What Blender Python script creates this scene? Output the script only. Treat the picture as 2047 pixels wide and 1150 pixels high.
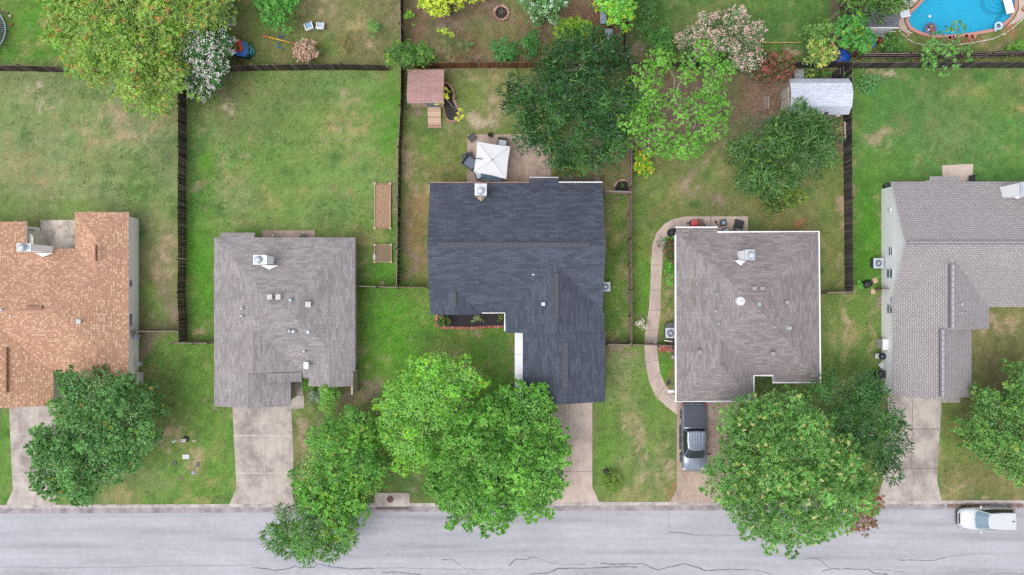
import bpy, math, random
import numpy as np
from mathutils import Vector, Matrix, geometry

# ---------------------------------------------------------------- camera, sky, sun, exposure
scene = bpy.context.scene
for _o in list(bpy.data.objects): bpy.data.objects.remove(_o, do_unlink=True)
COL = scene.collection
H, F, CX, CY = 71.0, 1775.0, 1023.5, 575.0        # drone height (m), focal length in photo pixels, nadir point
cam_d = bpy.data.cameras.new("camera"); cam = bpy.data.objects.new("camera", cam_d); COL.objects.link(cam)
cam.location = (0, 0, H); cam.rotation_euler = (0, 0, 0)
cam_d.sensor_width = 36.0; cam_d.lens = 36.0 * F / 2047.0; cam_d.clip_end = 2000.0; cam_d.clip_start = 0.5
scene.camera = cam
SUN_EL, SUN_ROT = math.radians(70), math.radians(232)
world = bpy.data.worlds.new("World"); scene.world = world; world.use_nodes = True
wn = world.node_tree; wn.nodes.clear()
sky = wn.nodes.new("ShaderNodeTexSky"); sky.sky_type = 'NISHITA'; sky.sun_disc = False
sky.sun_elevation = SUN_EL; sky.sun_rotation = SUN_ROT; sky.dust_density = 3.0; sky.air_density = 1.0; sky.ozone_density = 1.0
hs = wn.nodes.new("ShaderNodeHueSaturation"); hs.inputs['Saturation'].default_value = 0.28
bg = wn.nodes.new("ShaderNodeBackground"); bg.inputs['Strength'].default_value = 0.15
wo = wn.nodes.new("ShaderNodeOutputWorld")
wn.links.new(sky.outputs[0], hs.inputs['Color']); wn.links.new(hs.outputs[0], bg.inputs[0]); wn.links.new(bg.outputs[0], wo.inputs[0])
sd = bpy.data.lights.new("sun", 'SUN'); sd.energy = 0.8; sd.angle = math.radians(35); sd.color = (1.0, 0.955, 0.89)
sun = bpy.data.objects.new("sun", sd); COL.objects.link(sun)
_d = Vector((math.sin(SUN_ROT) * math.cos(SUN_EL), math.cos(SUN_ROT) * math.cos(SUN_EL), math.sin(SUN_EL)))
sun.location = _d * 120; sun.rotation_euler = _d.to_track_quat('Z', 'Y').to_euler()
scene.view_settings.view_transform = 'Standard'; scene.view_settings.look = 'None'
scene.view_settings.exposure = 0.9; scene.view_settings.gamma = 1.0
scene.render.engine = 'CYCLES'
cy = scene.cycles
cy.max_bounces = 5; cy.diffuse_bounces = 3; cy.glossy_bounces = 2; cy.transmission_bounces = 3; cy.transparent_max_bounces = 4
cy.use_denoising = False

# ---------------------------------------------------------------- helpers
rnd = random.Random(7)
def P(px, py, h=0.0):                      # photo pixel seen at height h -> world point
    k = (H - h) / F
    return Vector(((px - CX) * k, (CY - py) * k, h))
def XY(px, py, h=0.0):
    p = P(px, py, h); return (p.x, p.y)
def lin(c): return c / 12.92 if c <= 0.04045 else ((c + 0.055) / 1.055) ** 2.4
GAIN = 1.5
def C(r, g, b): return tuple(min(0.86, lin(v / 255.0) / GAIN) for v in (r, g, b)) + (1.0,)

def tag(o, label=None, cat=None, group=None, kind=None):
    if label: o["label"] = label
    if cat: o["category"] = cat
    if group: o["group"] = group
    if kind: o["kind"] = kind
    return o
ORG = {}
def thing(name, label, cat, loc=(0, 0, 0), group=None):
    e = bpy.data.objects.new(name, None); COL.objects.link(e); e.location = loc; e.empty_display_size = 0.3
    ORG[e.name] = Vector(loc); tag(e, label, cat, group); return e

class MB:
    def __init__(s): s.v = []; s.f = []; s.uv = []; s.m = []; s.sm = []; s.anyuv = False
    def face(s, pts, uv=None, m=0, smooth=False):
        i = len(s.v); s.v += [tuple(p) for p in pts]; s.f.append(tuple(range(i, i + len(pts)))); s.uv.append(uv); s.m.append(m); s.sm.append(smooth)
        if uv: s.anyuv = True
    def mesh(s, vs, fs, m=0, smooth=False):
        i = len(s.v); s.v += [tuple(p) for p in vs]
        for f in fs: s.f.append(tuple(i + k for k in f)); s.uv.append(None); s.m.append(m); s.sm.append(smooth)
    def box(s, x0, y0, z0, x1, y1, z1, m=0):
        if x0 > x1: x0, x1 = x1, x0
        if y0 > y1: y0, y1 = y1, y0
        s.mesh([(x0,y0,z0),(x1,y0,z0),(x1,y1,z0),(x0,y1,z0),(x0,y0,z1),(x1,y0,z1),(x1,y1,z1),(x0,y1,z1)],
               [(0,3,2,1),(4,5,6,7),(0,1,5,4),(1,2,6,5),(2,3,7,6),(3,0,4,7)], m)
    def obox(s, c, size, rz=0.0, m=0, rot=None, taper=1.0):
        M = rot.to_3x3() if rot is not None else Matrix.Rotation(rz, 3, 'Z')
        c = Vector(c); a, b, d = size[0] / 2, size[1] / 2, size[2] / 2
        L = []
        for z in (-d, d):
            t = taper if z > 0 else 1.0
            for (x, y) in ((-a, -b), (a, -b), (a, b), (-a, b)): L.append(c + M @ Vector((x * t, y * t, z)))
        s.mesh(L, [(0,3,2,1),(4,5,6,7),(0,1,5,4),(1,2,6,5),(2,3,7,6),(3,0,4,7)], m)
    def prism(s, poly, z0, z1, m=0):
        n = len(poly)
        a = sum(poly[i][0] * poly[(i+1) % n][1] - poly[(i+1) % n][0] * poly[i][1] for i in range(n))
        if a < 0: poly = poly[::-1]
        vs = [(p[0], p[1], z0) for p in poly] + [(p[0], p[1], z1) for p in poly]
        fs = [tuple(range(n))[::-1], tuple(range(n, 2 * n))] + [(i, (i+1) % n, n + (i+1) % n, n + i) for i in range(n)]
        s.mesh(vs, fs, m)
    def cyl(s, c, r, z0, z1, n=16, r1=None, m=0, smooth=True, ry=None):
        r1 = r if r1 is None else r1; q = 1.0 if ry is None else ry / r
        vs = []
        for (z, rr) in ((z0, r), (z1, r1)):
            for i in range(n):
                t = 2 * math.pi * i / n; vs.append((c[0] + rr * math.cos(t), c[1] + q * rr * math.sin(t), z))
        s.mesh(vs, [tuple(range(n))[::-1], tuple(range(n, 2 * n))], m)
        s.mesh(vs, [(i, (i+1) % n, n + (i+1) % n, n + i) for i in range(n)], m, smooth)
    def lathe(s, c, prof, n=20, m=0, sx=1.0, sy=1.0, rz=0.0):   # prof: list of (r, z)
        vs = []; ca, sa = math.cos(rz), math.sin(rz)
        for (r, z) in prof:
            for i in range(n):
                t = 2 * math.pi * i / n; x, y = r * math.cos(t) * sx, r * math.sin(t) * sy
                vs.append((c[0] + x * ca - y * sa, c[1] + x * sa + y * ca, c[2] + z))
        fs = []
        for k in range(len(prof) - 1):
            for i in range(n): fs.append((k*n+i, k*n+(i+1) % n, (k+1)*n+(i+1) % n, (k+1)*n+i))
        s.mesh(vs, fs, m, True)
    def tube(s, pts, rad, n=7, m=0, cap=True):
        pts = [Vector(p) for p in pts]; N = len(pts)
        if not hasattr(rad, '__len__'): rad = [rad] * N
        vs = []; ref = None
        for k in range(N):
            d = (pts[min(k+1, N-1)] - pts[max(k-1, 0)])
            if d.length < 1e-6: d = Vector((0, 0, 1))
            d.normalize()
            a = Vector((0, 0, 1)) if abs(d.z) < 0.9 else Vector((1, 0, 0))
            if ref is not None: a = ref
            u = d.cross(a)
            if u.length < 1e-4: u = d.orthogonal()
            u.normalize(); w = u.cross(d).normalized(); ref = w.cross(u) if False else a
            for i in range(n):
                t = 2 * math.pi * i / n; vs.append(pts[k] + (u * math.cos(t) + w * math.sin(t)) * rad[k])
        fs = [(k*n+i, k*n+(i+1) % n, (k+1)*n+(i+1) % n, (k+1)*n+i) for k in range(N-1) for i in range(n)]
        s.mesh(vs, fs, m, True)
        if cap: s.mesh(vs, [tuple(range(n))[::-1], tuple(range((N-1)*n, N*n))], m)
    def torus(s, c, R, r, n=28, k=8, m=0, tilt=None):
        vs = []
        for i in range(n):
            t = 2*math.pi*i/n
            for j in range(k):
                u = 2*math.pi*j/k; q = Vector(((R + r*math.cos(u))*math.cos(t), (R + r*math.cos(u))*math.sin(t), r*math.sin(u)))
                if tilt is not None: q = tilt @ q
                vs.append(Vector(c) + q)
        s.mesh(vs, [(i*k+j, ((i+1) % n)*k+j, ((i+1) % n)*k+(j+1) % k, i*k+(j+1) % k) for i in range(n) for j in range(k)], m, True)
    def ribbon(s, pts, w, z, m=0, close=False):   # flat band of width w along 2-D points
        pts = [Vector((p[0], p[1])) for p in pts]; N = len(pts); L = []; R = []
        for k in range(N):
            a = pts[(k-1) % N] if (close or k > 0) else pts[k]; b = pts[(k+1) % N] if (close or k < N-1) else pts[k]
            d = (b - a).normalized(); nrm = Vector((-d.y, d.x)); ww = w[k] if hasattr(w, '__len__') else w
            L.append(pts[k] + nrm * ww / 2); R.append(pts[k] - nrm * ww / 2)
        for k in range(N if close else N-1):
            j = (k+1) % N; s.face([(R[k].x,R[k].y,z),(R[j].x,R[j].y,z),(L[j].x,L[j].y,z),(L[k].x,L[k].y,z)], m=m)
    def curb(s, pts, w, z0, z1, close=False, m=0):   # solid band along points
        pts = [Vector((p[0], p[1])) for p in pts]; N = len(pts); L = []; R = []
        for k in range(N):
            a = pts[(k-1) % N] if (close or k > 0) else pts[k]; b = pts[(k+1) % N] if (close or k < N-1) else pts[k]
            d = (b - a).normalized(); nrm = Vector((-d.y, d.x)); L.append(pts[k] + nrm*w/2); R.append(pts[k] - nrm*w/2)
        vs = []
        for k in range(N): vs += [(R[k].x,R[k].y,z0),(L[k].x,L[k].y,z0),(L[k].x,L[k].y,z1),(R[k].x,R[k].y,z1)]
        fs = []
        for k in range(N if close else N-1):
            j = (k+1) % N
            for q in range(4): fs.append((k*4+q, j*4+q, j*4+(q+1) % 4, k*4+(q+1) % 4))
        if not close: fs += [(0,1,2,3), ((N-1)*4+3,(N-1)*4+2,(N-1)*4+1,(N-1)*4)]
        s.mesh(vs, fs, m)
    def build(s, name, mat, parent=None, bevel=0.0, smooth=False, **kw):
        off = ORG.get(parent.name, Vector((0, 0, 0))) if parent else Vector((0, 0, 0))
        top = kw.pop('top', None)                     # top-level mesh whose origin sits at this point
        if top is not None: off = Vector(top)
        me = bpy.data.meshes.new(name); me.from_pydata([(v[0]-off.x, v[1]-off.y, v[2]-off.z) for v in s.v], [], s.f)
        mats = mat if isinstance(mat, (list, tuple)) else [mat]
        for q in mats: me.materials.append(q)
        me.polygons.foreach_set('material_index', s.m)
        me.polygons.foreach_set('use_smooth', [bool(x or smooth) for x in s.sm])
        if s.anyuv:
            ul = me.uv_layers.new(name="UVMap"); k = 0
            for fi, f in enumerate(s.f):
                u = s.uv[fi]
                for j in range(len(f)):
                    ul.data[k].uv = u[j] if u else (s.v[f[j]][0], s.v[f[j]][1]); k += 1
        me.update()
        o = bpy.data.objects.new(name, me); COL.objects.link(o)
        if parent: o.parent = parent; ORG[o.name] = off
        else:
            ORG[o.name] = off
            if top is not None: o.location = off
        if bevel:
            b = o.modifiers.new("bevel", 'BEVEL'); b.width = bevel; b.segments = 2; b.limit_method = 'ANGLE'
        if kw: tag(o, **kw)
        return o

# ---------------------------------------------------------------- materials
def newmat(name):
    m = bpy.data.materials.new(name); m.use_nodes = True; nt = m.node_tree; nt.nodes.clear()
    out = nt.nodes.new("ShaderNodeOutputMaterial"); bs = nt.nodes.new("ShaderNodeBsdfPrincipled")
    nt.links.new(bs.outputs[0], out.inputs[0]); return m, nt, bs
def N(nt, t, **k):
    n = nt.nodes.new(t)
    for a, b in k.items():
        if a.startswith('i_'): n.inputs[int(a[2:])].default_value = b
        else: setattr(n, a, b)
    return n
def mixc(nt, fac, a, b, blend='MIX'):
    m = nt.nodes.new("ShaderNodeMix"); m.data_type = 'RGBA'; m.blend_type = blend
    for s, v in ((0, fac), (6, a), (7, b)):
        if isinstance(v, (int, float, tuple)): m.inputs[s].default_value = v
        else: nt.links.new(v, m.inputs[s])
    return m.outputs[2]
def ramp(nt, fac, stops):
    r = nt.nodes.new("ShaderNodeValToRGB"); e = r.color_ramp.elements
    e[0].position, e[0].color = stops[0]; e[1].position, e[1].color = stops[-1]
    for p, c in stops[1:-1]: x = e.new(p); x.color = c
    nt.links.new(fac, r.inputs[0]); return r.outputs[0]
def coord(nt, scale=(1, 1, 1), kind='Object', rot=0.0):
    tc = N(nt, "ShaderNodeTexCoord"); mp = N(nt, "ShaderNodeMapping"); mp.inputs['Scale'].default_value = scale
    mp.inputs['Rotation'].default_value = (0, 0, rot)
    nt.links.new(tc.outputs[kind], mp.inputs[0]); return mp.outputs[0]
def noise(nt, vec, sc, det=3.0, rough=0.6):
    n = N(nt, "ShaderNodeTexNoise"); n.inputs['Scale'].default_value = sc; n.inputs['Detail'].default_value = det
    n.inputs['Roughness'].default_value = rough; nt.links.new(vec, n.inputs['Vector']); return n.outputs[0]
def bump(nt, h, bs, dist=0.02, st=0.5):
    b = N(nt, "ShaderNodeBump"); b.inputs['Strength'].default_value = st; b.inputs['Distance'].default_value = dist
    nt.links.new(h, b.inputs['Height']); nt.links.new(b.outputs[0], bs.inputs['Normal'])
g = lambda v: (v, v, v, 1)
def plain(name, col, rough=0.7, metal=0.0, var=0.12, sc=6.0, col2=None, stretch=(1, 1, 1), spec=None, bmp=0.0):
    m, nt, bs = newmat(name); v = coord(nt, stretch); n = noise(nt, v, sc, 4)
    c2 = col2 or tuple(min(1, c * (1 - var * 2)) for c in col[:3]) + (1,)
    hi = tuple(min(0.9, c * (1 + var)) for c in col[:3]) + (1,)
    c = ramp(nt, n, [(0.3, c2), (0.55, col), (0.75, hi)])
    nt.links.new(c, bs.inputs['Base Color']); bs.inputs['Roughness'].default_value = rough; bs.inputs['Metallic'].default_value = metal
    if spec is not None: bs.inputs['Specular IOR Level'].default_value = spec
    if bmp: bump(nt, n, bs, bmp, 0.6)
    return m
def shingle(name, c1, c2, dark, bw=0.9, rh=0.26, speck=None, blotch=0.12, mortar=0.012, fleck=0.25, warm=None):
    m, nt, bs = newmat(name); v = coord(nt, kind='UV')
    wob = N(nt, "ShaderNodeVectorMath", operation='ADD'); nn = N(nt, "ShaderNodeTexNoise"); nn.inputs['Scale'].default_value = 0.9
    nt.links.new(v, nn.inputs['Vector']); sc_ = N(nt, "ShaderNodeVectorMath", operation='SCALE'); sc_.inputs['Scale'].default_value = 0.07
    nt.links.new(nn.outputs[1], sc_.inputs[0]); nt.links.new(v, wob.inputs[0]); nt.links.new(sc_.outputs[0], wob.inputs[1]); v2 = wob.outputs[0]
    def brick(w, r, a, b, mo, msz, bias=0.0, off=0.5):
        t = N(nt, "ShaderNodeTexBrick"); t.offset = off; t.squash = 1.0
        t.inputs['Scale'].default_value = 1.0; t.inputs['Brick Width'].default_value = w; t.inputs['Row Height'].default_value = r
        t.inputs['Color1'].default_value = a; t.inputs['Color2'].default_value = b; t.inputs['Mortar'].default_value = mo
        t.inputs['Mortar Size'].default_value = msz; t.inputs['Mortar Smooth'].default_value = 0.3; t.inputs['Bias'].default_value = bias
        nt.links.new(v2, t.inputs['Vector']); return t
    b1 = brick(bw, rh, c1, c2, dark, mortar); b2 = brick(bw * 0.43, rh * 0.5, g(0.84), g(1.14), g(0.9), mortar * 0.6, 0.0, 0.37)
    c = mixc(nt, 0.75, b1.outputs[0], b2.outputs[0], 'MULTIPLY')
    if speck:
        b3 = brick(0.21, 0.17, g(0), g(1), g(0), 0.035, 0.0, 0.31)
        f = ramp(nt, b3.outputs[0], [(0.6, g(0)), (0.8, g(.85))]); c = mixc(nt, f, c, speck)
    n1 = noise(nt, coord(nt, (1, 1, 1)), 0.35, 5, 0.65)
    c = mixc(nt, 1.0, c, ramp(nt, n1, [(0.3, g(1 - blotch)), (0.7, g(1 + blotch))]), 'MULTIPLY')
    n2 = noise(nt, v, 14.0, 2); c = mixc(nt, 1.0, c, ramp(nt, n2, [(0.3, g(1 - fleck)), (0.7, g(1 + fleck))]), 'MULTIPLY')
    nt.links.new(c, bs.inputs['Base Color']); bs.inputs['Roughness'].default_value = 0.92; bs.inputs['Specular IOR Level'].default_value = 0.15
    bump(nt, b1.outputs[1], bs, -0.01, 0.5); return m
def concrete(name, col, stain, dark, sc=0.5):
    m, nt, bs = newmat(name); v = coord(nt)
    n1 = noise(nt, v, sc, 6, 0.68); n2 = noise(nt, coord(nt, (1, 0.35, 1)), 2.2, 5, 0.7); n3 = noise(nt, v, 16.0, 3, 0.7)
    c = ramp(nt, n1, [(0.38, dark), (0.48, stain), (0.57, col), (0.75, tuple(min(.8, x * 1.12) for x in col[:3]) + (1,))])
    c = mixc(nt, 1.0, c, ramp(nt, n2, [(0.3, g(0.84)), (0.65, g(1.08))]), 'MULTIPLY')
    c = mixc(nt, 1.0, c, ramp(nt, n3, [(0.3, g(0.88)), (0.7, g(1.1))]), 'MULTIPLY')
    nt.links.new(c, bs.inputs['Base Color']); bs.inputs['Roughness'].default_value = 0.9; bs.inputs['Specular IOR Level'].default_value = 0.2
    return m
def planks(name, a, b, c, rough=0.85):     # random colour per plank (mesh island) plus grain
    m, nt, bs = newmat(name); ge = N(nt, "ShaderNodeNewGeometry")
    cc = ramp(nt, ge.outputs['Random Per Island'], [(0.0, a), (0.55, b), (1.0, c)])
    n = noise(nt, coord(nt, (6, 6, 1.2)), 5.0, 4)
    cc = mixc(nt, 1.0, cc, ramp(nt, n, [(0.3, g(0.75)), (0.7, g(1.2))]), 'MULTIPLY')
    nt.links.new(cc, bs.inputs['Base Color']); bs.inputs['Roughness'].default_value = rough; bs.inputs['Specular IOR Level'].default_value = 0.2; return m
def leafmat(name, trans=0.35):
    m = bpy.data.materials.new(name); m.use_nodes = True; nt = m.node_tree; nt.nodes.clear()
    out = N(nt, "ShaderNodeOutputMaterial"); at = N(nt, "ShaderNodeAttribute"); at.attribute_name = "tint"
    d = N(nt, "ShaderNodeBsdfDiffuse"); t = N(nt, "ShaderNodeBsdfTranslucent"); mx = N(nt, "ShaderNodeMixShader"); mx.inputs[0].default_value = trans
    gl = N(nt, "ShaderNodeBsdfGlossy"); gl.inputs['Roughness'].default_value = 0.45; gl.inputs['Color'].default_value = (1, 1, 1, 1)
    mx2 = N(nt, "ShaderNodeMixShader"); mx2.inputs[0].default_value = 0.035
    tc = mixc(nt, 1.0, at.outputs[0], (1.0, 1.1, 0.6, 1), 'MULTIPLY')
    nt.links.new(at.outputs[0], d.inputs[0]); nt.links.new(tc, t.inputs[0])
    nt.links.new(d.outputs[0], mx.inputs[1]); nt.links.new(t.outputs[0], mx.inputs[2])
    nt.links.new(mx.outputs[0], mx2.inputs[1]); nt.links.new(gl.outputs[0], mx2.inputs[2]); nt.links.new(mx2.outputs[0], out.inputs[0]); return m
LEAF = leafmat("leaf_foliage"); PETAL = leafmat("flower_petals", 0.2)
BARK = plain("bark", C(120, 108, 98), 0.95, var=0.25, sc=9, stretch=(1, 1, 0.3))
BARKP = plain("pale_bark", C(178, 166, 150), 0.9, var=0.2, sc=8, stretch=(1, 1, 0.3))
WHITE = plain("white_paint", C(234, 236, 244), 0.55, var=0.03, sc=1.2)
TRIM = plain("white_trim", C(246, 247, 250), 0.4, var=0.02)
CREAM = plain("cream_siding", C(224, 218, 208), 0.6, var=0.04, sc=0.8)
TAN = plain("tan_siding", C(196, 180, 162), 0.7, var=0.06, sc=1.5)
BRICKW = plain("brick_wall", C(165, 125, 105), 0.85, var=0.15, sc=9)
GREYT = plain("grey_trim", C(200, 198, 200), 0.6, var=0.05)
WALLW = plain("bright_white_siding", (.83, .83, .86, 1), 0.6, var=0.02, sc=1.2)
WALLC = plain("bright_cream_siding", (.80, .78, .72, 1), 0.6, var=0.03, sc=0.8)
METAL = plain("galvanised_metal", C(205, 212, 222), 0.4, metal=0.35, var=0.08, sc=3)
DARKM = plain("black_metal", C(42, 44, 50), 0.45, var=0.2, sc=8)
BLACK = plain("black_plastic", C(34, 36, 44), 0.5, var=0.2, sc=6)
RUBBER = plain("rubber", C(38, 38, 42), 0.8, var=0.1)
GLASSD, _nt, _bs = newmat("dark_glass"); _bs.inputs['Base Color'].default_value = C(44, 54, 60); _bs.inputs['Roughness'].default_value = 0.06; _bs.inputs['Specular IOR Level'].default_value = 0.6
GLASSB, _nt, _bs = newmat("tinted_windscreen"); _bs.inputs['Base Color'].default_value = C(112, 138, 158); _bs.inputs['Roughness'].default_value = 0.08; _bs.inputs['Specular IOR Level'].default_value = 0.6
WINDOW, _nt, _bs = newmat("window_glass"); _bs.inputs['Base Color'].default_value = C(122, 134, 150); _bs.inputs['Roughness'].default_value = 0.1
MULCH = plain("black_mulch", C(62, 56, 60), 0.95, var=0.4, sc=14, bmp=0.03)
SOIL = plain("bed_soil", C(176, 142, 118), 0.95, var=0.18, sc=7, bmp=0.02, col2=C(140, 118, 88))
EDGE = planks("edging_brick", C(150, 118, 104), C(178, 142, 126), C(200, 168, 150))
REDBR = planks("red_brick_pavers", C(160, 96, 86), C(186, 118, 104), C(198, 146, 132))
PWOOD = planks("pale_timber", C(200, 166, 138), C(214, 184, 156), C(226, 200, 176))
DWOOD = planks("dark_weathered_pickets", C(56, 45, 44), C(76, 62, 59), C(108, 94, 90))
GWOOD = planks("grey_weathered_pickets", C(66, 62, 66), C(88, 82, 84), C(120, 110, 110))
CWOOD = planks("cedar_pickets", C(104, 66, 44), C(132, 88, 60), C(150, 106, 78))
RAILW = planks("weathered_rail", C(128, 112, 104), C(150, 134, 124), C(172, 158, 146))
# ---------------------------------------------------------------- ground, lawn, road
def vnoise(rs, X, Y, cell):                # smooth value noise on arrays
    x = X / cell; y = Y / cell; xi = np.floor(x).astype(int); yi = np.floor(y).astype(int); fx = x - xi; fy = y - yi
    fx = fx*fx*(3-2*fx); fy = fy*fy*(3-2*fy); xi -= xi.min(); yi -= yi.min()
    T = rs.rand(xi.max() + 2, yi.max() + 2)
    return (T[xi, yi]*(1-fx) + T[xi+1, yi]*fx)*(1-fy) + (T[xi, yi+1]*(1-fx) + T[xi+1, yi+1]*fx)*fy
def fbm(rs, X, Y, cell, octs=4):
    a = 0; w = 0
    for k in range(octs): a = a + vnoise(rs, X, Y, cell / 2**k) * 0.6**k; w += 0.6**k
    return a / w
def kerb_y(px): return 1010.0 - 0.0048 * px
PA = XY(0, kerb_y(0)); PB = XY(2047, kerb_y(2047)); KS = (PB[1] - PA[1]) / (PB[0] - PA[0])
def ky(x): return PA[1] + KS * (x - PA[0])   # world y of the kerb's lawn edge
COLS = dict(L=(108,149,64), B=(88,152,42), D=(132,148,98), Y=(160,152,104), T=(178,158,134), S=(146,128,118), G=(74,118,62), O=(128,128,84), R=(158,116,88), K=(96,84,78), W=(196,180,160), M=(132,106,92))
BASE = [  # x0,y0,x1,y1 in photo pixels, base colour of that yard's grass
 (-400,-400,2500,1400,(118,142,82)), (-400,142,357,440,(134,152,102)), (-400,-400,460,130,(88,140,56)), (280,440,357,660,(142,144,104)), (-400,830,70,1010,(104,148,68)), (280,680,470,1010,(108,150,68)),
 (373,142,800,470,(120,153,84)), (373,300,428,680,(92,148,54)), (715,440,800,572,(108,148,66)), (715,575,1030,1010,(104,148,60)),
 (580,790,850,1010,(112,128,76)), (470,-300,800,128,(132,130,90)), (808,-300,1250,128,(130,112,92)), (1255,-300,1664,122,(82,124,60)), (1668,-300,2500,112,(112,132,70)),
 (808,137,1255,260,(134,144,88)), (808,260,1255,370,(132,134,80)), (808,365,857,572,(146,132,88)), (1210,380,1258,690,(98,134,58)), (1188,690,1352,1010,(122,148,82)),
 (1262,137,1690,330,(136,122,108)), (1262,300,1690,470,(124,134,80)), (1264,400,1352,690,(112,144,62)), (1640,330,1690,582,(120,136,72)),
 (1705,137,2500,365,(92,142,70)), (1705,340,1764,582,(82,138,48)), (1640,585,1764,800,(112,140,70)), (1880,600,2500,1010,(126,132,80))]
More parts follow.
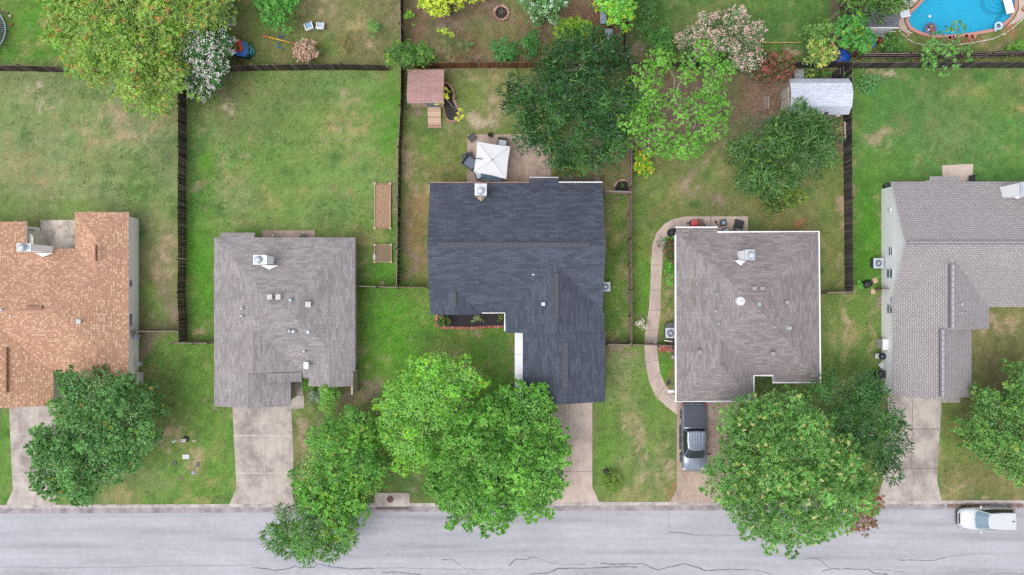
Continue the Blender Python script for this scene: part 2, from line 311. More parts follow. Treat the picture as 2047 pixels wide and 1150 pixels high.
PATCH = [  # px,py,rx,ry,colour key,weight
 (60,40,50,60,'B',.5),(100,45,14,14,'Y',.8),(100,170,150,30,'D',.6),(85,185,45,25,'W',.5),(250,250,90,45,'T',.6),(290,270,45,30,'W',.3),(320,320,35,30,'G',.45),(200,330,120,20,'D',.5),(60,360,60,25,'T',.3),(30,420,30,25,'L',.5),(150,415,50,20,'L',.5),
 (325,520,26,70,'T',.75),(300,600,20,25,'L',.6),(335,600,15,40,'S',.6),(290,690,30,30,'S',.65),(310,740,22,40,'Y',.6),(300,780,20,30,'S',.4),(390,740,50,40,'L',.7),(320,760,25,30,'G',.35),(345,870,30,22,'T',.45),(330,890,35,30,'T',.55),(290,960,50,25,'D',.6),(390,930,14,22,'T',.6),(388,880,14,16,'Y',.5),(370,905,22,14,'Y',.4),(440,860,20,90,'L',.3),(455,780,10,40,'T',.5),(240,995,60,8,'Y',.5),(400,1000,80,6,'Y',.5),
 (395,330,16,120,'G',.55),(420,320,10,22,'B',.7),(405,560,18,80,'B',.75),(440,170,30,40,'S',.75),(400,150,30,15,'S',.6),(470,200,30,28,'T',.5),(450,215,18,18,'W',.5),(540,250,60,60,'G',.3),(640,180,60,25,'G',.25),(620,240,40,30,'L',.3),(700,240,40,35,'Y',.5),(650,290,50,40,'Y',.35),(760,200,20,20,'B',.45),(790,230,12,90,'B',.65),(775,280,15,40,'B',.45),(700,190,25,14,'T',.45),(560,340,70,60,'L',.4),(480,400,50,40,'D',.4),(450,360,30,40,'Y',.35),(560,400,60,20,'Y',.3),(680,420,40,30,'G',.3),(590,455,150,10,'Y',.3),(390,660,20,14,'T',.6),(395,600,10,30,'L',.4),(415,640,9,12,'T',.7),
 (780,400,8,60,'S',.5),(770,545,22,16,'B',.8),(735,540,18,22,'T',.45),(785,480,10,30,'G',.5),(730,480,15,30,'O',.5),(620,490,80,6,'Y',.2),(718,545,10,40,'Y',.4),
 (790,650,60,70,'B',.85),(850,640,30,40,'L',.5),(735,600,18,20,'L',.6),(840,600,16,18,'Y',.35),(750,600,30,10,'S',.25),(950,690,60,20,'L',.5),(955,672,10,8,'T',.6),(720,780,40,22,'S',.7),(720,720,20,40,'T',.35),(990,700,25,60,'G',.3),(820,968,60,25,'G',.5),(835,965,18,10,'T',.3),(1023,720,6,60,'S',.5),(600,860,10,50,'T',.6),(640,850,20,25,'S',.4),(600,820,25,18,'L',.4),(660,770,40,14,'S',.55),
 (640,30,60,28,'T',.6),(700,60,60,25,'Y',.4),(590,55,15,15,'S',.5),(540,110,60,14,'O',.4),(690,100,20,18,'R',.4),(730,90,18,16,'T',.5),(780,30,22,40,'S',.35),(650,110,30,15,'L',.5),(500,120,20,8,'T',.4),(466,90,6,60,'S',.7),(560,90,60,30,'O',.3),(740,60,22,16,'Y',.3),(470,130,16,6,'S',.6),
 (850,60,50,50,'M',.4),(905,60,40,25,'S',.6),(960,110,50,14,'S',.75),(890,105,30,16,'T',.4),(960,70,30,30,'O',.6),(900,90,20,20,'G',.5),(1020,50,40,20,'O',.6),(1150,40,35,40,'M',.6),(1190,20,20,50,'M',.9),(1060,60,30,20,'M',.5),(990,30,30,20,'S',.5),(920,130,60,6,'T',.5),(1020,70,30,14,'O',.6),(940,50,20,14,'G',.35),
 (1300,110,30,24,'S',.85),(1270,90,18,40,'S',.7),(1340,40,60,50,'G',.4),(1560,60,60,50,'G',.35),(1600,20,50,20,'L',.3),(1500,20,50,14,'L',.3),(1600,105,25,14,'T',.6),(1540,110,30,16,'L',.3),(1290,30,15,40,'G',.6),
 (1780,90,40,10,'L',.3),(2020,60,30,16,'R',.5),(1990,90,40,14,'Y',.4),(1920,75,50,14,'S',.4),(1850,70,30,8,'O',.5),(1700,20,24,30,'K',.8),(2000,75,30,10,'S',.4),
 (870,270,35,30,'G',.5),(905,250,20,20,'Y',.4),(970,235,35,12,'W',.85),(1000,210,20,30,'T',.6),(950,190,40,30,'L',.35),(900,150,20,14,'S',.5),(835,232,22,14,'S',.7),(815,330,10,60,'T',.55),(900,340,50,20,'O',.7),(925,310,14,50,'L',.35),(830,340,25,35,'T',.4),(822,540,22,40,'S',.6),(835,400,18,40,'R',.25),(816,480,10,90,'S',.55),(870,300,16,14,'L',.6),(880,330,24,14,'R',.3),(860,370,14,10,'W',.5),(950,150,60,8,'T',.3),
 (1225,330,30,25,'S',.7),(1245,280,14,60,'S',.8),(1215,370,18,12,'T',.6),(1180,350,60,10,'O',.7),(1150,345,60,14,'K',.3),(1225,400,30,10,'S',.6),(1232,440,14,30,'L',.5),(1252,560,4,140,'S',.5),(1213,500,4,120,'T',.35),
 (1250,760,30,60,'D',.5),(1240,740,20,50,'W',.35),(1262,860,14,40,'T',.75),(1275,900,12,60,'T',.7),(1255,800,10,60,'Y',.5),(1300,830,30,60,'L',.5),(1220,880,22,60,'B',.4),(1330,930,14,40,'T',.6),(1340,980,14,20,'R',.5),(1300,960,20,40,'T',.4),(1320,760,22,60,'L',.6),(1225,700,30,8,'S',.5),(1290,710,10,14,'G',.5),(1280,985,50,10,'Y',.4),(1215,930,14,40,'L',.4),
 (1390,190,50,40,'S',.8),(1480,220,60,60,'M',.5),(1530,180,40,30,'S',.7),(1500,180,60,24,'M',.4),(1420,300,40,30,'T',.35),(1300,280,40,30,'S',.55),(1380,350,35,40,'S',.45),(1380,370,25,20,'T',.35),(1430,400,40,25,'S',.5),(1300,370,30,40,'L',.35),(1320,430,30,20,'O',.6),(1290,300,22,20,'S',.5),(1300,470,25,30,'O',.5),(1290,560,16,60,'B',.4),(1340,580,14,50,'T',.5),(1335,620,16,30,'Y',.6),(1278,620,12,30,'B',.6),(1605,445,15,9,'R',1.),(1596,441,7,4,'R',.7),(1600,452,14,6,'R',.6),(1450,425,30,12,'K',.2),(1660,400,12,60,'L',.3),(1690,450,5,140,'T',.75),(1690,560,8,16,'W',.6),(1665,540,14,20,'O',.5),(1640,390,20,20,'T',.25),(1540,420,40,20,'R',.25),(1640,270,22,16,'S',.7),(1650,300,25,30,'O',.5),(1330,330,25,22,'O',.5),
 (1325,735,14,24,'B',.7),(1345,730,5,30,'R',.6),(1340,765,8,14,'S',.6),(1345,660,8,30,'S',.7),
 (1760,275,22,16,'T',.8),(1755,150,35,8,'T',.7),(1775,150,14,10,'W',.6),(1900,260,50,60,'D',.45),(1830,240,70,40,'G',.25),(1980,200,50,40,'L',.3),(2010,195,10,20,'T',.35),(1740,330,30,30,'L',.4),(1920,310,60,30,'G',.2),(1720,200,12,60,'L',.5),(1985,310,16,8,'T',.35),(1730,450,20,60,'B',.3),(1760,450,3,90,'T',.5),(1737,520,22,30,'B',.4),
 (1685,650,7,60,'T',.75),(1690,690,12,40,'Y',.6),(1660,680,10,30,'T',.45),(1740,680,10,40,'Y',.5),(1735,650,10,60,'T',.35),(1700,730,30,20,'G',.4),(1745,720,8,20,'T',.6),(1710,610,30,12,'L',.5),(1750,600,8,20,'S',.5),
 (2000,650,50,20,'T',.5),(1960,690,20,30,'T',.4),(2000,720,50,18,'O',.5),(1915,880,18,50,'R',.3),(1920,840,10,40,'T',.35),(1960,960,60,20,'O',.5),(1900,800,20,30,'L',.4),(1985,740,30,30,'K',.4),(2010,800,30,30,'K',.6),(1950,990,80,6,'T',.5),(1895,990,12,10,'Y',.4)]
POOL = [(1848,0),(1834,15),(1820,28),(1815,42),(1822,55),(1840,64),(1862,70),(1900,70),(1940,66),(1985,58),(2003,48),(2018,35),(2027,18),(2028,0),(2025,-25),(1995,-45),(1930,-45),(1875,-22)]
def inside(poly, x, y):                    # vectorised point in polygon
    r = np.zeros(np.shape(x), bool); n = len(poly)
    for i in range(n):
        (xa, ya), (xb, yb) = poly[i], poly[(i+1) % n]
        if ya == yb: continue
        c = ((ya > y) != (yb > y)) & (x < (xb-xa) * (y-ya) / (yb-ya) + xa); r ^= c
    return r
def grow(poly, d):                         # polygon moved outward by d
    n = len(poly); a = sum(poly[i][0]*poly[(i+1) % n][1] - poly[(i+1) % n][0]*poly[i][1] for i in range(n)); sg = 1 if a > 0 else -1; out = []
    for i in range(n):
        p, q, r = Vector(poly[i-1]), Vector(poly[i]), Vector(poly[(i+1) % n]); e1 = (q-p).normalized(); e2 = (r-q).normalized()
        n1 = Vector((e1.y, -e1.x))*sg; n2 = Vector((e2.y, -e2.x))*sg; m = (n1+n2).normalized(); out.append(tuple(q + m*d/max(.4, m.dot(n1))))
    return out
POOLW = [XY(*p) for p in POOL]
def lawn():
    x0, x1, y1, st = -56.0, 56.0, 42.0, 0.2
    xs = np.arange(x0, x1 + st/2, st); ny = 300; X = np.repeat(xs[:, None], ny, 1)
    t = np.linspace(0, 1, ny)[None, :]; yk = PA[1] + KS * (xs[:, None] - PA[0]); Y = yk + (y1 - yk) * t
    rs = np.random.RandomState(3)
    wx = (fbm(rs, X, Y, 2.0, 5) - .5) * 2.6; wy = (fbm(rs, X, Y, 2.0, 5) - .5) * 2.6
    PX = X * F / H + CX; PY = CY - Y * F / H; QX = PX + wx * 25; QY = PY + wy * 25
    col = np.zeros(X.shape + (3,)); s2 = lambda v: np.array([lin(k / 255.) / GAIN for k in v])
    for (a, b, c, d, rgb) in BASE:
        sm = lambda u: 1 / (1 + np.exp(-np.clip(u / 4.0, -30, 30)))
        ex, ey = PX + wx * 5, PY + wy * 5
        w = (sm(ex - a) * sm(c - ex) * sm(ey - b) * sm(d - ey))[..., None]; col = col * (1 - w) + s2(rgb) * w
    big = fbm(rs, X, Y, 5.0, 3); mid = fbm(rs, X, Y, 1.3, 4); fine = fbm(rs, X, Y, 0.45, 2)
    def blend(w, key):
        nonlocal col
        w = np.clip(w, 0, 1)[..., None]; col = col * (1 - w) + s2(COLS[key]) * w
    blend((big - .56) * 2.2, 'L'); blend((.46 - big) * 2.0, 'O'); blend((mid - .56) * 3.2, 'Y'); blend((.42 - mid) * 3.0, 'G')
    for (a, b, rx, ry, key, wt) in PATCH:
        r = ((QX - a) / rx)**2 + ((QY - b) / ry)**2
        w = min(1, wt*(.72 if key in 'TW' and b < 560 and a < 800 and rx > 25 else 1.1)) * np.exp(-r * 0.8); w = w * (0.55 + 0.95 * fine) if key in 'TWSRYM' else w
        if key in 'TWSRYM':
            hard = np.clip((w + (fine - .5) * .9 + (mid - .5) * .9 - .36) * 3.2, 0, 1) * np.minimum(1, w * 1.6 + .1); hard[r > 7] = 0; blend(hard * .62 + np.clip(w, 0, 1) * .28 * (r < 9), key); continue
        thr = np.clip((w + (mid - .5) * 0.9 * np.minimum(1, w * 2.2)) * 1.25, 0, 1); thr[r > 9] = 0; blend(thr * 0.9, key)
    spk = fbm(rs, X, Y, 0.7, 3); blend((spk - .68) * 4 * (fbm(rs, X, Y, 8, 1)), 'T')
    col *= (0.82 + 0.36 * fine)[..., None] * (0.9 + 0.2 * rs.rand(*X.shape))[..., None]
    lum = col @ np.array([.3, .6, .1]); col = (col * .94 + lum[..., None] * .06) * np.array([1.03, 1.0, .97])
    mow = np.where((PX < 800) & (PY < 480), np.sin(Y*5.2 + wx*.5), np.where((PX > 1180) & (PY > 600), np.sin(X*5.0 + wy*.4), np.sin((X+Y)*3.8 + wx*.5))); col = col * (1 + .03*mow)[..., None]
    Z = (mid - .5) * 0.05 - 0.0; Z[:, 0] = 0
    n = X.size; co = np.stack([X, Y, Z], -1).reshape(-1, 3); nx = len(xs)
    I = (np.arange(nx - 1)[:, None] * ny + np.arange(ny - 1)[None, :]).ravel(); fc = np.stack([I, I + ny, I + ny + 1, I + 1], 1)
    ctr = co[fc].mean(1); fc = fc[~inside(grow(POOLW, .12), ctr[:, 0], ctr[:, 1])]
    me = bpy.data.meshes.new("lawn"); me.vertices.add(n); me.vertices.foreach_set("co", co.ravel())
    me.loops.add(fc.size); me.loops.foreach_set("vertex_index", fc.ravel().astype(np.int32)); me.polygons.add(len(fc))
    me.polygons.foreach_set("loop_start", np.arange(0, fc.size, 4, dtype=np.int32))
    me.polygons.foreach_set("use_smooth", np.ones(len(fc), dtype=bool)); me.update()
    at = me.attributes.new("tint", 'FLOAT_COLOR', 'POINT'); at.data.foreach_set("color", np.concatenate([col.reshape(-1, 3), np.ones((n, 1))], 1).astype(np.float32).ravel())
    m, nt, bs = newmat("mown_grass"); a = N(nt, "ShaderNodeAttribute"); a.attribute_name = "tint"; v = coord(nt)
    n1 = noise(nt, v, 7.0, 5, 0.75); n2 = noise(nt, v, 26.0, 3, 0.8); n3 = noise(nt, coord(nt, (1, 0.25, 1)), 3.0, 3)
    c = mixc(nt, 1.0, a.outputs[0], ramp(nt, n1, [(0.28, g(0.66)), (0.5, g(1.0)), (0.74, (1.42, 1.32, 1.3, 1))]), 'MULTIPLY')
    c = mixc(nt, 1.0, c, ramp(nt, n2, [(0.25, g(0.7)), (0.5, g(1.0)), (0.78, g(1.34))]), 'MULTIPLY')
    c = mixc(nt, 1.0, c, ramp(nt, n3, [(0.3, (0.93, 0.97, 0.93, 1)), (0.7, (1.07, 1.03, 1.05, 1))]), 'MULTIPLY')
    nt.links.new(c, bs.inputs['Base Color']); bs.inputs['Roughness'].default_value = 1.0; bs.inputs['Specular IOR Level'].default_value = 0.05; bump(nt, n2, bs, 0.05, 0.7)
    me.materials.append(m); o = bpy.data.objects.new("lawn", me); COL.objects.link(o); tag(o, kind='structure'); return m
lawn()
gm = plain("far_grass", C(112, 138, 78), 1.0, var=0.25, sc=0.8)
b = MB(); _gx = [-450, 31.0, 40.6, 450]; _gy = [-450, 20.0, 25.2, 450]
for i in range(3):
    for j in range(3):
        if (i, j) != (1, 1): b.face([(_gx[i],_gy[j],-.2),(_gx[i+1],_gy[j],-.2),(_gx[i+1],_gy[j+1],-.2),(_gx[i],_gy[j+1],-.2)])
b.build("ground", gm, kind='structure')
b = MB()
for (x0, y0, x1, y1) in ((-450,42,450,450),(-450,ky(-56)+.3,-56,42),(56,ky(56)+.3,450,42)): b.face([(x0,y0,-.01),(x1,y0,-.01),(x1,y1,-.01),(x0,y1,-.01)])
b.build("outer_lawn", gm, kind='structure')
# road with rolled kerb and gutter
ASPH, nt, bs = newmat("worn_asphalt"); v = coord(nt); vs = coord(nt, (0.06, 1, 1), rot=-KS)
n1 = noise(nt, vs, 1.1, 5, 0.6); n2 = noise(nt, v, 0.25, 4, .6); n3 = noise(nt, v, 22, 3, .8); n4 = noise(nt, v, 2.2, 5, .7)
c = ramp(nt, n1, [(0.3, C(162,162,170)), (0.45, C(178,178,187)), (0.6, C(187,186,195)), (0.72, C(197,196,205))])
c = mixc(nt, 1.0, c, ramp(nt, n2, [(.3, g(.94)), (.7, g(1.06))]), 'MULTIPLY'); c = mixc(nt, 1.0, c, ramp(nt, n4, [(.3, g(.93)), (.7, g(1.06))]), 'MULTIPLY')
c = mixc(nt, 1.0, c, ramp(nt, n3, [(.28, g(.72)), (.5, g(1)), (.72, g(1.22))]), 'MULTIPLY')
st_ = noise(nt, coord(nt, (.5, 1, 1)), .9, 6, .75); c = mixc(nt, ramp(nt, st_, [(.62, g(0)), (.74, g(.35))]), c, C(140,140,148)); c = mixc(nt, ramp(nt, noise(nt, coord(nt), 9., 2, .9), [(.7, g(0)), (.78, g(.5))]), c, C(214,212,216))
nt.links.new(c, bs.inputs['Base Color']); bs.inputs['Roughness'].default_value = 0.9; bs.inputs['Specular IOR Level'].default_value = 0.2; bump(nt, n3, bs, 0.01, .4)
CONC = concrete("driveway_concrete", C(202,192,184), C(186,174,168), C(160,149,145), 0.45)
CONCL = concrete("pale_concrete", C(210,192,182), C(204,186,176), C(190,172,164), 0.4)
CONCP = concrete("patio_concrete", C(196,174,160), C(186,164,152), C(166,146,134), 0.5)
KERBM = concrete("kerb_concrete", C(204,194,190), C(188,178,176), C(164,154,152), 1.2)
GUTM = concrete("gutter_concrete", C(178,168,172), C(164,156,160), C(142,134,136), 0.9)
def strip(name, prof, mat, X0=-120, X1=120, seg=60):
    b = MB()
    for i in range(seg):
        xa, xb = X0 + (X1-X0)*i/seg, X0 + (X1-X0)*(i+1)/seg
        for (d0, z0), (d1, z1) in zip(prof[:-1], prof[1:]):
            b.face([(xa, ky(xa)-d1, z1), (xb, ky(xb)-d1, z1), (xb, ky(xb)-d0, z0), (xa, ky(xa)-d0, z0)], smooth=True)
    return b.build(name, mat, kind='structure')
strip("kerb", [(-.01,-.19),(-.01,.022),(.14,.02),(.22,-.02),(.3,-.10)], KERBM)
strip("gutter", [(.3,-.10),(.36,-.125),(.72,-.13)], GUTM)
strip("road", [(.72,-.128),(4.6,-.06),(8.6,-.128)], ASPH)
strip("far_gutter", [(8.6,-.128),(9.0,-.125)], GUTM)
strip("far_kerb", [(9.0,-.125),(9.1,-.02),(9.18,.02),(9.32,.022),(9.32,-.19)], KERBM)
strip("far_verge", [(9.32,.0),(40,.0)], gm, seg=4)
# sealed cracks in the asphalt
TAR = plain("crack_sealant", C(108, 114, 122), 0.7, var=0.15)
def rz(x, y):
    d = ky(x) - y; return -.128 + (.068 * (d-.72)/3.88 if d < 4.6 else .068 * (8.6-d)/4.0)
def tape(pts, w):
    b = MB(); pts2 = []
    for i in range(len(pts)-1):
        a, c = pts[i], pts[i+1]; n = max(1, int(abs(c[0]-a[0]) / 9))
        for k in range(n): pts2.append((a[0]+(c[0]-a[0])*k/n, a[1]+(c[1]-a[1])*k/n + rnd.uniform(-.8, .8)))
    pts2.append(pts[-1]); q = [XY(*p) for p in pts2]
    for i in range(len(q)-1):
        (xa, ya), (xb, yb) = q[i], q[i+1]; h0 = w * .85 * rnd.uniform(.6, 1.3) / 2; d = math.hypot(xb-xa, yb-ya) or 1; nx, ny = -(yb-ya)/d*h0, (xb-xa)/d*h0
        za, zb = rz(xa, ya) + .006, rz(xb, yb) + .006
        b.face([(xa-nx,ya-ny,za),(xb-nx,yb-ny,zb),(xb+nx,yb+ny,zb),(xa+nx,ya+ny,za)])
    b.build("road_crack_seal", TAR, kind='structure')
for pts, w in [
 ([(502,1136),(525,1137),(548,1141),(572,1139),(590,1133),(600,1136),(628,1135),(632,1127),(655,1133),(700,1138),(745,1137)], .09), ([(745,1137),(800,1136),(870,1138),(1000,1139)], .03),
 ([(763,1146),(790,1145),(840,1149)], .07), ([(883,1120),(905,1120),(916,1128)], .08), ([(916,1128),(930,1138),(955,1139)], .04), ([(1017,1133),(1030,1119),(1050,1119),(1065,1114)], .09),
 ([(1065,1114),(1100,1125),(1130,1131),(1170,1129)], .035), ([(1058,1148),(1095,1147),(1115,1137),(1150,1137),(1200,1135),(1240,1134),(1275,1135)], .09), ([(1201,1126),(1230,1129),(1285,1127),(1300,1135),(1315,1139),(1345,1134),(1368,1127),(1385,1132),(1410,1141),(1440,1140),(1490,1139)], .09),
 ([(1490,1139),(1520,1142),(1545,1149)], .035), ([(1338,1065),(1360,1066),(1395,1071)], .06), ([(1395,1071),(1430,1070),(1475,1071)], .03), ([(1340,1065),(1338,1040),(1336,1020)], .02),
 ([(1608,1119),(1625,1116),(1636,1117),(1660,1136)], .06), ([(1643,1143),(1658,1138),(1700,1138),(1735,1139),(1748,1147),(1775,1149)], .09), ([(1735,1139),(1770,1141),(1810,1145)], .04),
 ([(1797,1120),(1830,1121),(1860,1122),(1890,1115)], .06), ([(1890,1115),(1930,1109),(1980,1107)], .025), ([(1980,1149),(2010,1147),(2047,1148)], .04), ([(0,1134),(120,1136),(260,1135),(330,1132),(500,1131)], .02), ([(255,1096),(290,1099)],.015)]:
    tape(pts, w)
# litter of brown leaves in the gutter
def litter(name, boxes, n, cols, size, z, seed):
    r = random.Random(seed); b = MB()
    for i in range(n):
        x0, y0, x1, y1 = r.choice(boxes); x, y = XY(r.uniform(x0, x1), r.uniform(y0, y1)); a = r.uniform(0, 6.28); s = size * r.uniform(.5, 1.2)
        zz = z if z is not None else max(-.12, rz(x, y)) + .012 if ky(x) - y > .72 else -.1
        p = [(x+math.cos(a+k*1.57)*s*(1 if k % 2 else .5), y+math.sin(a+k*1.57)*s*(1 if k % 2 else .5), zz + r.uniform(0, .02)) for k in range(4)]
        b.face(p)
    return b.build(name, planks(name + "_mat", *cols), kind='stuff')
litter("fallen_leaves", [(1895,1006,1985,1017),(2015,1006,2047,1015),(1895,1009,1960,1014)], 520, (C(126,98,84),C(146,116,98),C(162,134,116)), .06, -.09, 4)

def slab(name, pts, mat, z=.03, joints=(), jw=.05, crack=None, jm=None):
    b = MB(); b.prism([XY(*p) for p in pts], -.15, z); o = b.build(name, mat, kind='structure')
    if joints:
        for k, j in enumerate(joints):
            q = MB(); q.ribbon([XY(*p) for p in j], jw if len(j) < 3 else .03, z + .004)
            q.build("driveway_joint" if 'drive' in name else "path_joint", jm or JOINT, kind='structure')
    return o
JOINT = plain("pale_joint", C(222,208,198), .9, var=.1, sc=5); JOINTD = plain("dark_joint", C(128,114,106), .9, var=.2, sc=5)
k_ = kerb_y
slab("driveway", [(18,800),(112,800),(112,990),(112,k_(100)),(12,k_(12)),(26,980),(22,900)], CONC, joints=[[(20,868),(112,866)],[(24,948),(112,946)],[(76,812),(74,870)],[(76,812),(48,848),(46,870)]])
slab("driveway", [(464,800),(582,800),(587,912),(585,990),(590,k_(590)),(459,k_(459)),(473,975),(469,900)], CONC, joints=[[(466,871),(584,871)],[(470,946),(586,946)],[(523,812),(527,900),(532,1005)]], jw=.06)
slab("driveway", [(1090,795),(1184,795),(1184,973),(1198,k_(1198)),(1075,k_(1075)),(1090,985)], CONCL, joints=[[(1090,943),(1184,943)],[(1137,805),(1138,945)]], jw=.03, jm=JOINTD)
slab("driveway", [(1353,790),(1475,790),(1490,990),(1500,k_(1500)),(1339,k_(1339)),(1353,978)], CONCP, joints=[[(1353,943),(1475,944)],[(1353,864),(1475,864)]], jw=.03, jm=JOINTD)
slab("driveway", [(1775,785),(1883,785),(1873,960),(1882,k_(1882)),(1752,k_(1752)),(1765,960)], CONC, joints=[[(1770,857),(1878,858)],[(1768,936),(1875,937)],[(1824,797),(1822,936)]], jw=.04, jm=JOINTD)
slab("front_step", [(583,790),(608,790),(608,816),(583,818)], CONC, z=.06, joints=[[(583,792),(608,792)]])
slab("front_step", [(587,760),(606,760),(606,789),(587,789)], CONC, z=.07)
slab("front_step", [(1884,786),(1919,786),(1919,805),(1884,805)], CONC, z=.06)
slab("patio", [(82,440),(152,440),(152,505),(82,505)], concrete("stained_concrete", C(222,208,196), C(206,192,180), C(150,138,132), .7), z=.06)
slab("patio", [(525,461),(630,461),(630,480),(525,480)], CONCP, z=.05)
slab("patio", [(934,269),(1101,269),(1101,372),(934,372)], CONCP, z=.05)
slab("patio", [(1883,331),(1945,328),(1943,372),(1884,372)], plain("sandy_pavers", C(216,198,186), .9, var=.12, sc=9, bmp=.01), z=.04)
slab("concrete_pad", [(445,36),(471,35),(471,52),(447,53)], plain("pale_pad", C(205,198,205), .8, var=.05), z=.06)
# curved walk beside the fourth house
WL = [(1495,433),(1420,433),(1370,433),(1345,438),(1328,448),(1312,466),(1304,490),(1301,530),(1300,580),(1297,620),(1290,660),(1288,690),(1290,725),(1298,765),(1312,795),(1335,815),(1353,829)]
WR = [(1495,470),(1420,470),(1372,464),(1352,462),(1343,470),(1332,485),(1325,500),(1324,530),(1321,580),(1321,620),(1316,660),(1313,690),(1316,720),(1320,745),(1330,770),(1345,788),(1353,795)]
b = MB()
for i in range(len(WL)-1):
    b.face([P(*WL[i], .045), P(*WL[i+1], .045), P(*WR[i+1], .045), P(*WR[i], .045)])
    for A in (WL, WR): b.face([P(*A[i], .045), P(*A[i+1], .045), P(*A[i+1], -.1), P(*A[i], -.1)])
b.build("path", CONCL, kind='structure')
for i in (1, 3, 5, 7, 8, 9, 10, 12, 13, 14):
    q = MB(); q.ribbon([XY(*WL[i]), XY(*WR[i])], .03, .05); q.build("path_joint", JOINTD, kind='structure')
b = MB()
for i in range(6):
    for j in range(5):
        x0, y0 = 1316 + i*5.8, 687 + j*3.4; b.box(*XY(x0+.3, y0+.2), .0, *XY(x0+5.5, y0+3.2), .06)
b.build("brick_paving", REDBR, kind='structure')
# ---------------------------------------------------------------- houses
EAVE = 2.6
RF = dict(
 tan=shingle("tan_shingles", C(202,160,134), C(190,148,122), C(166,124,102), .45, .2, speck=C(236,202,174), blotch=.08, mortar=.012),
 grey=shingle("grey_shingles", C(170,164,165), C(147,141,143), C(138,131,134), .62, .18, blotch=.08),
 slate=shingle("charcoal_shingles", C(95,102,117), C(78,84,97), C(66,71,83), .7, .2, blotch=.1),
 taupe=shingle("taupe_shingles", C(163,155,155), C(140,132,133), C(130,122,124), .62, .18, blotch=.08),
 weath=shingle("weathered_three_tab_shingles", C(186,181,183), C(172,167,169), C(142,136,140), .3, .16, blotch=.05, mortar=.03))
def uvf(pts):
    n = (pts[1]-pts[0]).cross(pts[2]-pts[0]).normalized()
    e = Vector((0, 0, 1)).cross(n)
    e = e.normalized() if e.length > 1e-4 else Vector((1, 0, 0)); s = n.cross(e)
    return [(p.dot(e), p.dot(s)) for p in pts]
def slope(mb, pts):
    pts = [Vector(p) for p in pts]; q = [pts[0]]
    for p in pts[1:]:
        if (p-q[-1]).length > 1e-3: q.append(p)
    if (q[0]-q[-1]).length < 1e-3: q.pop()
    if len(q) < 3: return
    if (q[1]-q[0]).cross(q[2]-q[0]).z < 0: q = q[::-1]
    mb.face(q, uv=uvf(q))
CAP3 = {k: plain(k + "_cap_shingles", C(*v), .9, var=.08, sc=5) for k, v in dict(tan=(192,148,124), grey=(156,149,151), slate=(80,87,101), taupe=(153,144,146), weath=(176,170,173)).items()}
VDT = plain("brown_flashing", C(156,118,100), .8)
VDG = plain("grey_flashing", C(136,132,138), .8)
